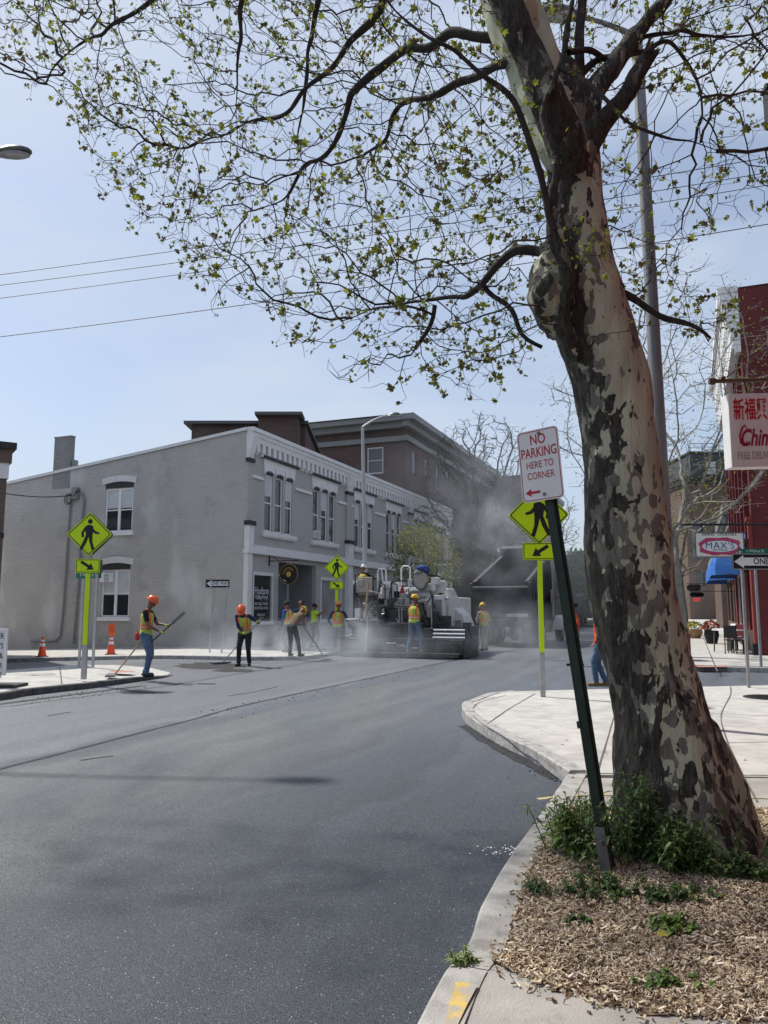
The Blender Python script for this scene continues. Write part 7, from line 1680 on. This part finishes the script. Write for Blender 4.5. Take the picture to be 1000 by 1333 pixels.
# ============================================================ ROAD MACHINES
pv = empty('asphalt_paver', 'large white and black asphalt paving machine seen from behind in the smoke', 'paver', PV, -TH)
def part(name, m, fn, smooth=False, bevel=0, parent=None):
    b = MB(); fn(b); my = min(v[1] for v in b.v); dx = -.38 * min(my, 2.5) if my > .6 else 0
    b.v = [(v[0] + dx, v[1], v[2]) for v in b.v]; b.v = [(v[0] if v[0] < .7 else .7 + (v[0] - .7) * .78, v[1], v[2]) for v in b.v]; return b.build(name, m, parent or pv, smooth=smooth, bevel=bevel)
B_, Wm, ST, BS = M['machine_black'], M['machine_white'], M['steeldk'], M['bright_steel']
part('screed', B_, lambda b: (b.box(-2.30, .78, .0, .75, .05, .62), b.box(-2.2, .7, .12, .8, .62, .95), b.box(-2.0, -1.2, .1, .7, .95, 1.2), b.box(-.9, .3, .15, .7, .95, 1.12)), bevel=.02)
part('walkway', B_, lambda b: (b.box(-2.3, 2.05, -.52, -.02, .12, .17), b.box(-2.3, 2.05, -.53, -.49, .05, .12)), bevel=.005)
part('screed_extension', B_, lambda b: (b.box(.80, 2.15, .05, .62, .05, .50), b.box(.80, 2.1, .15, .6, .50, .58)), bevel=.02)
for z in (.66, .78, .90): part('extension_tube', BS, lambda b: b.cyl((.75, -.02 + (z - .66) * .4, z), (2.15, -.02 + (z - .66) * .4, z), .035, n=12), smooth=True)
part('end_gate', B_, lambda b: (b.box(2.17, 2.26, -.35, 1.3, .03, .62), b.bar((2.2, -.1, .6), (2.2, -.1, 1.1), .06, .06), b.bar((2.2, .6, .6), (2.1, .5, 1.0), .08, .08), b.box(2.0, 2.3, .1, .35, .95, 1.15)), bevel=.01)
part('end_gate', B_, lambda b: (b.box(-2.42, -2.33, -.4, 1.3, .03, .65), b.bar((-2.36, -.2, .6), (-2.36, -.2, 1.05), .06, .06)), bevel=.01)
part('burner_tank', ST, lambda b: b.lathe([(.14, -2.25), (.17, -2.2), (.17, -1.78), (.14, -1.72)], (0, .02, 1.08), 16, axis='x'), smooth=True)
part('chrome_cap', BS, lambda b: b.box(-2.32, -1.85, -.12, .1, 1.20, 1.27), bevel=.02)
part('auger_cover', B_, lambda b: (b.box(-1.25, 1.25, .85, 1.6, .35, 1.35), b.box(-1.0, 1.0, .8, .9, 1.0, 1.5)), bevel=.02)
part('rear_panel', B_, lambda b: (b.box(-1.0, .15, .62, .72, .9, 1.55), b.bar((-1.1, .6, 1.6), (-.75, .6, 1.95), .06, .12), b.bar((.15, .6, 1.6), (-.15, .6, 1.95), .06, .12), b.bar((-1.1, .6, 1.66), (.2, .6, 1.66), .04, .04)), bevel=.01)
for x in (-1.85, -1.78, -.55, -.45, -.2, .6): part('lift_rod', M['steel'], lambda b: b.cyl((x, .3, .9), (x, .3, 1.65 if x > -1 else 1.5), .02, n=8), smooth=True)
part('lift_rod', M['wood'], lambda b: b.cyl((-1.72, .1, 1.3), (-1.62, .2, 2.45), .035, n=8), smooth=True)
part('survey_staff', M['steel'], lambda b: b.cyl((-1.47, -.45, .1), (-1.44, -.3, 1.35), .02, n=8), smooth=True)
part('tractor_body', Wm, lambda b: (b.box(-1.3, 1.3, 1.7, 4.6, .9, 2.0), b.box(-1.75, -1.25, 1.3, 3.0, 1.25, 2.15), b.box(-1.0, .1, 1.5, 1.72, 1.6, 2.15)), bevel=.04)
part('engine_hood', Wm, lambda b: (b.box(-1.2, .3, 2.0, 4.2, 2.0, 2.35), b.prism([(1.9, 1.2), (1.9, 2.3), (2.6, 2.3), (3.1, 2.0), (3.4, 1.2)], (.75, 0, 0), (0, 1, 0), (0, 0, 1), (1, 0, 0), .7)), bevel=.04)
part('side_panel', Wm, lambda b: (b.box(.05, .75, 1.05, 1.35, 1.0, 2.15), b.box(.80, 1.2, 1.1, 1.4, 1.05, 2.05), b.prism([(.0, 1.75), (.55, 1.75), (.95, 2.4), (.85, 2.55), (.5, 2.55)], (.35, 1.25, 0), (1, 0, 0), (0, 0, 1), (0, 1, 0), .12), b.box(.30, .95, 1.2, 1.36, 2.15, 2.45)), bevel=.025)
part('louvres', M['greytrim'], lambda b: [b.box(.30, .62, 1.03, 1.046, 1.45 + .09 * k, 1.49 + .09 * k) for k in range(5)])
part('door_panel', M['greytrim'], lambda b: b.box(.86, 1.12, 1.08, 1.096, 1.2, 1.9))
part('step_plate', M['steel'], lambda b: (b.box(.1, 1.2, .95, 1.1, .85, .93), b.bar((.2, .9, .95), (.2, .9, 1.5), .03, .03), b.bar((.65, .9, .95), (.65, .9, 1.3), .03, .03), b.bar((.45, .9, 1.32), (.9, .9, 1.0), .05, .05)), bevel=.008)
def hopper(b):
    pl = [(1.2, .7), (1.2, 1.72), (1.7, 1.64), (2.1, 1.34), (2.25, 1.0), (2.25, .7)]; b.prism([(x, z) for x, z in pl], (0, 2.4, 0), (1, 0, 0), (0, 0, 1), (0, 1, 0), 1.1)
part('hopper_wing', Wm, hopper, bevel=.05)
part('hopper_plate', M['greytrim'], lambda b: (b.box(1.35, 2.0, 2.38, 2.396, .95, 1.18), b.bar((1.5, 2.36, 1.2), (1.35, 2.36, 1.5), .05, .05)))
part('hopper_wing', Wm, lambda b: b.prism([(-1.3, .85), (-1.3, 1.9), (-1.9, 1.9), (-2.2, 1.4), (-2.2, .85)], (0, 3.4, 0), (1, 0, 0), (0, 0, 1), (0, 1, 0), 2.2), bevel=.05)
for sx in (-1.15, 1.05):
    part('crawler_track', M['rubber'], lambda b: b.prism([(1.0 + .4 * math.cos(t) if math.cos(t) < 0 else 4.0 + .4 * math.cos(t), .42 + .4 * math.sin(t)) for t in [PI / 2 + 2 * PI * i / 20 for i in range(20)]], (sx - .2, 0, 0), (0, 1, 0), (0, 0, 1), (1, 0, 0), .42), bevel=.02)
part('operator_deck', B_, lambda b: (b.box(-2.05, -1.05, 1.0, 2.6, 1.55, 1.66), b.box(-2.2, -2.1, 1.2, 1.3, 1.2, 2.4), b.bar((-2.15, 1.0, 1.3), (-2.15, 1.0, 2.45), .06, .06)), bevel=.01)
st_ = part('operator_seat', M['machine_cream'], lambda b: (b.box(-2.05, -1.45, 1.1, 1.65, 2.05, 2.2), b.box(-2.05, -1.45, .98, 1.1, 2.15, 2.70), b.box(-2.0, -1.78, .93, .98, 2.38, 2.62)), bevel=.05)
part('seat_frame', B_, lambda b: (b.bar((-2.1, .95, 2.1), (-2.1, .95, 2.8), .04, .04), b.bar((-1.4, .95, 2.1), (-1.4, .95, 2.8), .04, .04), b.box(-2.05, -1.4, 1.0, 1.6, 1.9, 2.04)), parent=st_)
part('console', Wm, lambda b: (b.box(-2.2, -1.95, 1.0, 1.3, 2.15, 2.55), b.box(-1.2, -.7, 1.3, 1.8, 1.9, 2.55), b.box(-1.15, -.8, 1.2, 1.32, 2.3, 2.5), b.lathe([(.08, 1.22), (.08, 1.3)], (-1.0, 0, 2.35), 12, axis='y')), bevel=.03)
part('control_levers', M['black'], lambda b: (b.box(-1.55, -1.35, .85, .98, 1.75, 1.95), b.box(-1.1, -.9, 1.24, 1.3, 1.95, 2.2), b.lathe([(.13, .88), (.13, .96)], (-1.9, 0, 1.8), 14, axis='y'), b.bar((-1.9, .9, 1.7), (-1.55, .6, 1.35), .12, .08)), bevel=.01)
def rail(pts, r, m, name): part(name, m, lambda b: b.tube(smooth_path(pts, 5), r, 8), smooth=True)
def hoop(x0, x1, y, z0, z1, r, m, nm='grab_rail'):
    k = .07; part(nm, m, lambda b: b.tube([(x0, y, z0), (x0, y, z1 - k), (x0 + k, y, z1), (x1 - k, y, z1), (x1, y, z1 - k), (x1, y, z0)], r, 8), smooth=True)
hoop(-1.25, -.93, 1.35, 1.7, 3.0, .028, M['white']); hoop(-.35, -.02, 1.35, 2.15, 3.08, .028, M['white'])
part('grab_rail', M['white'], lambda b: b.bar((-.35, 1.35, 2.18), (-.02, 1.35, 2.18), .05, .05)); part('grab_rail', M['white'], lambda b: b.bar((-1.1, 1.36, 3.0), (-1.0, 1.36, 2.1), .03, .03))
for x0 in (-1.3, -.85): part('ladder_rail', B_, lambda b: b.tube([(x0, .9, 1.5), (x0 + .02, .92, 1.9), (x0 + .12, .95, 2.45), (x0 + .16, .98, 2.5), (x0 + .30, 1.0, 2.4), (x0 + .30, 1.0, 1.9), (x0 + .2, 1.0, 1.85)], .024, 7), smooth=True)
part('ladder_rail', B_, lambda b: (b.bar((-.72, .95, 2.52), (-.12, .95, 2.56), .035, .035), b.bar((-.72, .95, 1.6), (-.72, .95, 2.52), .04, .04), b.bar((-.85, .95, 1.95), (-.5, .95, 1.95), .03, .03)))
part('red_triangle', mat('red_marker', (.45, .05, .06), .5, .1, 9), lambda b: b.prism([(-.42, 2.12), (-.22, 2.12), (-.27, 2.4), (-.32, 2.42)], (0, 1.30, 0), (1, 0, 0), (0, 0, 1), (0, 1, 0), .02))
s2_ = part('operator_seat', M['machine_cream'], lambda b: b.prism([(.02, 2.45), (.16, 2.26), (.30, 2.2), (.46, 2.28), (.56, 2.5), (.52, 2.85), (.40, 2.93), (.16, 2.93), (.06, 2.85)], (.05, 1.0, 0), (1, 0, 0), (0, 0, 1), (0, 1, 0), .16), bevel=.05)
part('seat_frame', B_, lambda b: b.tube([(.0 + .05, .97, 2.42), (.08, .96, 2.78), (.3, .96, 2.8), (.4, .95, 2.86), (.58, .95, 2.9)], .018, 6), parent=s2_); part('seat_frame', B_, lambda b: b.tube([(.08, .96, 2.45), (.2, .95, 2.3), (.36, .95, 2.22), (.5, .95, 2.32), (.6, .95, 2.5)], .016, 6), parent=s2_)
part('canvas_cover', clothmat('blue_canvas_cover', (.04, .07, .22)), lambda b: (b.ell((.38, 1.1, 2.98), (.24, .16, .12), 12), b.ell((.52, 1.1, 2.9), (.12, .14, .16), 10)), smooth=True)
part('work_light', Wm, lambda b: b.box(-.12, .08, 1.0, 1.2, 2.32, 2.62), bevel=.03); part('work_light', Wm, lambda b: (b.box(.72, 1.02, 1.0, 1.2, 2.4, 2.66), b.box(.72, .9, 1.0, 1.1, 2.2, 2.4)), bevel=.03)
part('work_light', M['black'], lambda b: (b.bar((.62, 1.1, 2.75), (1.05, 1.1, 2.68), .05, .05), b.bar((.9, 1.1, 2.7), (.98, 1.1, 2.95), .03, .03)))
part('seat_plinth', M['greytrim'], lambda b: (b.prism([(-.15, 1.95), (-.12, 2.15), (.05, 2.22), (.65, 2.22), (.75, 2.1), (.75, 1.95)], (0, 1.05, 0), (1, 0, 0), (0, 0, 1), (0, 1, 0), .8), b.ell((.3, 1.3, 1.98), (.5, .3, .14), 12)), bevel=.02)
part('hose', M['rubber'], lambda b: (b.tube([(-.1, .8, 1.5), (-.2, .7, 1.2), (-.1, .6, .9)], .03, 6), b.tube([(.0, .8, 1.4), (.1, .65, 1.1), (.05, .5, .9)], .03, 6), b.tube([(-1.7, .8, 1.9), (-1.85, .6, 1.5), (-1.7, .4, 1.1)], .035, 6)), smooth=True)
part('hose', M['steel'], lambda b: b.tube([(-2.35, -.1, .62 + .05), (-2.1, -.12, .72), (-1.85, -.1, .67), (-2.1, -.08, .60), (-2.35, -.1, .65)], .02, 6), smooth=True)
t_ = text_mesh('marking', 'CARL', .13, M['trim'], pv, pm(Vector((-.35, -.008, .38)), Vector((1, 0, 0)), Vector((0, 0, 1)), Vector((0, -1, 0))), .001)
part('data_plate', M['trim'], lambda b: (b.box(-.9, -.55, -.01, .0, .44, .48), b.box(.0, .22, -.01, .0, .30, .33)))
# clutter that makes the rear of the machine
rs = np.random.RandomState(31)
for k in range(26):
    x = rs.uniform(-1.9, 1.1); z = rs.uniform(1.0, 2.1); y = rs.uniform(.55, 1.0); l = rs.uniform(.15, .6); v = Vector((rs.normal(0, .5), rs.normal(0, .1), rs.normal(0, .8))).normalized() * l
    c_ = Vector((x, y, z)); part('hydraulic_hose', M['rubber'] if k % 3 else M['steel'], lambda b: b.tube([c_, c_ + v * .4 + Vector((rs.normal(0, .06), -.04, .03)), c_ + v * .8 + Vector((rs.normal(0, .06), -.03, 0)), c_ + v], .016 + .012 * rs.rand(), 6), smooth=True)
for (x0, x1, z0, z1, m_) in ((-1.7, -1.45, 1.55, 1.8, B_), (-1.15, -.95, 1.3, 1.55, B_), (.2, .4, 1.5, 1.8, B_), (.55, .7, 1.3, 1.7, M['greytrim']), (-.5, -.3, 1.75, 1.95, M['greytrim']), (-.1, .1, 1.35, 1.5, B_), (-2.1, -1.9, 1.25, 1.6, Wm), (-1.95, -1.75, 1.0, 1.15, Wm)):
    part('valve_box', m_, lambda b: b.box(x0, x1, .72, .95, z0, z1), bevel=.02)
part('exhaust_pipe', M['steeldk'], lambda b: b.cyl((.55, 2.2, 2.2), (.55, 2.2, 3.0), .07, n=12), smooth=True)
part('handrail', B_, lambda b: (b.bar((-.1, 1.0, 2.3), (.0, 1.0, 1.7), .03, .03), b.bar((.7, 1.0, 2.2), (.85, 1.0, 1.6), .035, .035), b.bar((.95, 1.2, 2.1), (1.25, 1.3, 1.9), .03, .03), b.bar((-1.95, 1.0, 2.85), (-1.25, 1.0, 2.85), .03, .03)))
part('side_skirt', B_, lambda b: (b.box(.75, 2.2, .9, 2.3, .5, 1.0), b.box(.6, 1.3, .78, .9, .7, 1.15)), bevel=.02)
# ---- dump truck feeding the paver
DT = SL(U.dot(PV) + 8.3, (PV.x * math.cos(TH) - PV.y * math.sin(TH)) + 1.15, 0)
dt = empty('dump_truck', 'dark dump truck with its bed tipped up ahead of the paver in the smoke', 'truck', DT, -TH)
def dp(name, m, fn, smooth=False, bevel=0, parent=None):
    b = MB(); fn(b); return b.build(name, m, parent or dt, smooth=smooth, bevel=bevel)
ti = R(15); piv = Vector((0, .3, 1.25))
def tilt(b):
    M_ = Matrix.Translation(piv) @ Matrix.Rotation(ti, 4, 'X') @ Matrix.Translation(-piv); b.xf(M_)
def bed(b):
    w = 1.15; b.box(-w, w, 0, 5.6, 1.25, 1.33); b.box(-w, -w + .06, 0, 5.6, 1.33, 2.75); b.box(w - .06, w, 0, 5.6, 1.33, 2.75); b.box(-w, w, 5.54, 5.6, 1.33, 3.2)
    b.box(-w - .05, -w + .1, -.02, 5.62, 2.75, 2.86); b.box(w - .1, w + .05, -.02, 5.62, 2.75, 2.86); b.box(-w, w, 5.5, 6.3, 3.15, 3.22)
    for k in range(9):
        y = .1 + k * .66
        for sx in (-1, 1): b.box(sx * w - (.09 if sx < 0 else 0), sx * w + (.09 if sx > 0 else 0), y, y + .1, 1.2, 2.74)
    tilt(b)
dp('dump_bed', M['truckgrey'], bed, bevel=.008)
dp('tailgate', M['truckgrey'], lambda b: (b.box(-1.22, 1.22, -.06, 0, 1.5, 2.62), b.box(-1.25, 1.25, -.1, -.02, 2.5, 2.62), b.box(-1.22, 1.22, -.11, -.06, 1.5, 1.6), b.box(-.05, .05, -.1, -.06, 1.6, 2.5), b.box(-1.3, -1.18, -.1, .05, 1.3, 2.8), b.box(1.18, 1.3, -.1, .05, 1.3, 2.8), tilt(b)), bevel=.01)
dp('bed_rail', M['steel'], lambda b: (b.box(-1.2, 1.2, -.12, -.10, 2.62, 2.68), tilt(b))); dp('bed_rail', M['steel'], lambda b: (b.box(-1.2, 1.2, 5.48, 5.5, 3.22, 3.27), tilt(b)))
dp('chassis', M['truckblack'], lambda b: (b.box(-.5, -.35, .2, 8.6, .75, 1.05), b.box(.35, .5, .2, 8.6, .75, 1.05), b.box(-1.15, 1.15, .2, .35, .8, 1.0), b.bar((0, 4.2, .95), (0, 5.2, 2.5), .22, .22), b.box(.6, 1.2, 3.6, 5.2, .5, 1.05)), bevel=.02)
def wheel(b, x, y, r=.52, w=.3):
    b.lathe([(r * .55, -w / 2), (r * .92, -w / 2), (r, -w / 2 + .05), (r, w / 2 - .05), (r * .92, w / 2), (r * .55, w / 2)], (x, y, r), 24, axis='x')
def wheels(parent, spec, fn):
    for (x, y, w_) in spec:
        o = fn('wheel', M['rubber'], lambda b: wheel(b, x, y, .52, w_), True); fn('rim', M['steel'], lambda b: b.lathe([(.28, -w_ / 2 + .03), (.30, -w_ / 2 - .005), (.1, -w_ / 2 + .06 if False else w_ / 2 + .02), (.28, w_ / 2 + .005)], (x, y, .52), 18, axis='x'), True, parent=o)
wheels(dt, [(-.95, 1.4, .6), (.95, 1.4, .6), (-.95, 2.75, .6), (.95, 2.75, .6), (-1.05, 7.2, .32), (1.25, 7.2, .32)], dp)
dp('cab', M['truckblack'], lambda b: (b.box(-1.1, 1.1, 5.9, 7.4, 1.05, 2.75), b.prism([(7.4, 1.0), (7.4, 1.9), (8.9, 1.75), (9.0, 1.0)], (-.8, 0, 0), (0, 1, 0), (0, 0, 1), (1, 0, 0), 1.6)), bevel=.06)
dp('rear_window', M['glass'], lambda b: b.box(-.7, .7, 5.88, 5.9, 1.9, 2.5)); dp('fender', M['trim'], lambda b: b.prism([(7.2 + .72 * math.cos(t), .55 + .72 * math.sin(t)) for t in [PI * i / 12 for i in range(13)]] + [(7.2 + .62 * math.cos(t), .55 + .62 * math.sin(t)) for t in [PI * i / 12 for i in range(12, -1, -1)]], (1.0, 0, 0), (0, 1, 0), (0, 0, 1), (1, 0, 0), .5), bevel=.01)
[dp('mudflap', M['rubber'], lambda b: b.box(x_, x_ + .65, .55, .58, .25, 1.0)) for x_ in (.65, -1.3)]
for sx in (-1, 1): dp('mirror', M['steel'], lambda b: (b.bar((sx * 1.1, 7.0, 2.1), (sx * 1.5, 6.9, 2.15), .03, .03), b.box(sx * 1.5 - .1, sx * 1.5 + .1, 6.85, 6.92, 1.8, 2.3)), bevel=.01)
dp('exhaust', M['steel'], lambda b: b.cyl((1.15, 5.8, 1.1), (1.15, 5.8, 3.4), .07, n=12), True)
# ---- dark truck standing in the distance
q = G(731, 816.5, 0); k2 = empty('dump_truck', 'dark covered dump truck standing far down the street beyond the leaning post', 'truck', q, -TH * .9)
def kp(name, m, fn, smooth=False, bevel=0, parent=None):
    b = MB(); fn(b); return b.build(name, m, parent or k2, smooth=smooth, bevel=bevel)
kp('dump_bed', M['truckblack'], lambda b: (b.box(-1.25, 1.25, 0, 5.5, 1.0, 2.75), b.box(-1.32, 1.32, -.06, 5.5, 2.65, 2.8), [b.box(-1.33, 1.33, .1 + .8 * k, .2 + .8 * k, 1.0, 2.65) for k in range(7)]), bevel=.02)
kp('tailgate', M['truckblack'], lambda b: (b.box(-1.2, 1.2, -.07, -.01, 1.1, 2.6), b.box(-1.2, 1.2, -.1, -.07, 1.1, 1.2), b.box(-1.2, 1.2, -.1, -.07, 1.8, 1.88)), bevel=.01)
kp('chassis', M['truckblack'], lambda b: (b.box(-1.0, 1.0, .2, 8.2, .6, 1.0),)); wheels(k2, [(-.95, 1.2, .6), (.95, 1.2, .6), (-.95, 2.5, .6), (.95, 2.5, .6), (-1.05, 7.0, .3), (1.05, 7.0, .3)], kp)
kp('cab', M['truckblack'], lambda b: b.box(-1.1, 1.1, 5.8, 7.6, 1.0, 3.0), bevel=.05); kp('tail_light', mat('red_lamp', (.4, .02, .02), .3, .1, 9), lambda b: (b.box(-1.15, -1.0, -.1, -.02, .85, .97),)); kp('tail_light', bpy.data.materials['red_lamp'], lambda b: b.box(1.0, 1.15, -.1, -.02, .85, .97)); [kp('mudflap', M['rubber'], lambda b: b.box(x_, x_ + .6, .3, .33, .15, .9)) for x_ in (.65, -1.25)]
def vehicle(label, q, rz, kind):
    e = empty('parked_truck' if kind else 'parked_car', label, 'truck' if kind else 'car', q, rz)
    def vp(name, m, fn, smooth=False, bevel=0, parent=None):
        b = MB(); fn(b); return b.build(name, m, parent or e, smooth=smooth, bevel=bevel)
    if kind:
        vp('body', M['truckblack'], lambda b: (b.box(-1.1, 1.1, 0, 1.9, .8, 2.5), b.box(-1.15, 1.15, -2.6, 0, .8, 1.9), b.box(-1.15, 1.15, 1.9, 5.5, .8, 1.25)), bevel=.06); vp('window', M['glass'], lambda b: b.box(-.9, .9, -.02, 0, 1.95, 2.35))
        wheels(e, [(-1.0, -1.8, .35), (1.0, -1.8, .35), (-1.0, 4.2, .35), (1.0, 4.2, .35)], vp); vp('ladder_rack', ST, lambda b: (b.bar((-1, .2, 2.5), (-1, .2, 2.9), .04, .04), b.bar((1, .2, 2.5), (1, .2, 2.9), .04, .04), b.bar((-1, .2, 2.9), (1, .2, 2.9), .04, .04), b.bar((-1.1, -2, 1.9), (-1.1, -2, 2.9), .04, .04), b.bar((1.1, -2, 1.9), (1.1, -2, 2.9), .04, .04), b.bar((-1.1, -2, 2.9), (1.1, -2, 2.9), .04, .04)))
    else:
        vp('body', M['truckblack'], lambda b: b.prism([(-2.2, .35), (-2.25, .8), (-1.9, .95), (-1.3, 1.4), (.3, 1.42), (1.0, .98), (2.1, .85), (2.2, .35)], (-.85, 0, 0), (0, 1, 0), (0, 0, 1), (1, 0, 0), 1.7), bevel=.06); vp('window', M['glass'], lambda b: b.obox((0, -1.63, 1.19), (.65, 0, 0), (0, .22, .17), (0, -.008, .01)))
        wheels(e, [(-.75, -1.4, .22), (.75, -1.4, .22), (-.75, 1.4, .22), (.75, 1.4, .22)], lambda name, m, fn, smooth=False, bevel=0, parent=None: vp(name, m, fn, smooth, bevel, parent))
    return e
q = G(769, 815, 0); vehicle('dark pickup truck with a rack standing at the right kerb by the sycamore trunk', q, -TH, 1)
# ============================================================ SMOKE
def smoke_mat(name, dens, seed, col=(.90, .95, 1.0), scale=.55, lo=.42, hi=.72, vert=1.0):
    m = bpy.data.materials.new(name); m.use_nodes = True; t = m.node_tree; N = t.nodes; L = t.links; N.remove(N['Principled BSDF'])
    pvn = N.new('ShaderNodeVolumePrincipled'); pvn.inputs['Color'].default_value = (*col, 1); pvn.inputs['Anisotropy'].default_value = 0.0
    tc = N.new('ShaderNodeTexCoord'); ln = N.new('ShaderNodeVectorMath'); ln.operation = 'LENGTH'; L.new(tc.outputs['Object'], ln.inputs[0])
    fo = N.new('ShaderNodeMapRange'); fo.inputs['From Min'].default_value = 1.0; fo.inputs['From Max'].default_value = .15; L.new(ln.outputs['Value'], fo.inputs['Value'])
    pos = N.new('ShaderNodeNewGeometry') if False else N.new('ShaderNodeTexCoord'); mp = N.new('ShaderNodeMapping'); mp.inputs['Location'].default_value = (seed, seed * 2, 0); mp.inputs['Scale'].default_value = (1, 1, vert)
    g_ = N.new('ShaderNodeNewGeometry'); L.new(g_.outputs['Position'], mp.inputs['Vector'])
    nz = N.new('ShaderNodeTexNoise'); nz.inputs['Scale'].default_value = scale; nz.inputs['Detail'].default_value = 4; nz.inputs['Roughness'].default_value = .55; nz.inputs['Distortion'].default_value = .6; L.new(mp.outputs[0], nz.inputs['Vector'])
    r2 = N.new('ShaderNodeMapRange'); r2.inputs['From Min'].default_value = lo; r2.inputs['From Max'].default_value = hi; r2.inputs['To Max'].default_value = dens; L.new(nz.outputs['Fac'], r2.inputs['Value'])
    mu = N.new('ShaderNodeMath'); mu.operation = 'MULTIPLY'; L.new(fo.outputs[0], mu.inputs[0]); L.new(r2.outputs[0], mu.inputs[1]); L.new(mu.outputs[0], pvn.inputs['Density']); L.new(pvn.outputs[0], N['Material Output'].inputs['Volume']); return m
def puff(label, c, r, dens, seed, **k):
    b = MB(); b.ell((0, 0, 0), (1, 1, 1), 16); o = b.build('smoke', smoke_mat('smoke', dens, seed, **k), None, smooth='all'); o.location = c; o.scale = r; o.rotation_euler = (0, 0, -TH); tag(o, label, 'smoke', kind='stuff'); return o
puff('thick grey white smoke rising over the dump truck and paver', PVp(1.2, 6.5, 5.0), (3.2, 4.5, 3.9), .19, 1.0, scale=.8, lo=.47, hi=.72)
puff('thin smoke drifting up in front of the brick block', PVp(-.5, 16, 7.5), (8.5, 9, 7.5), .035, 3.0, scale=.3)
puff('low steam over the fresh asphalt behind the paver', PVp(-2.6, -2.0, .45), (5.2, 2.6, .95), .55, 5.0, scale=.9, lo=.40)
puff('steam around the right end of the paver', PVp(3.0, 1.5, .8), (2.2, 3.0, 1.3), .3, 7.0, scale=.9)
puff('wisp of steam rising behind the paver screed', PVp(-1.3, -.9, .8), (.8, .6, 1.4), .9, 9.0, scale=1.4, lo=.38)
puff('hazy fumes down the street beyond the truck', PVp(3.0, 26, 4), (9, 18, 6), .014, 2.0, scale=.25, lo=.3)
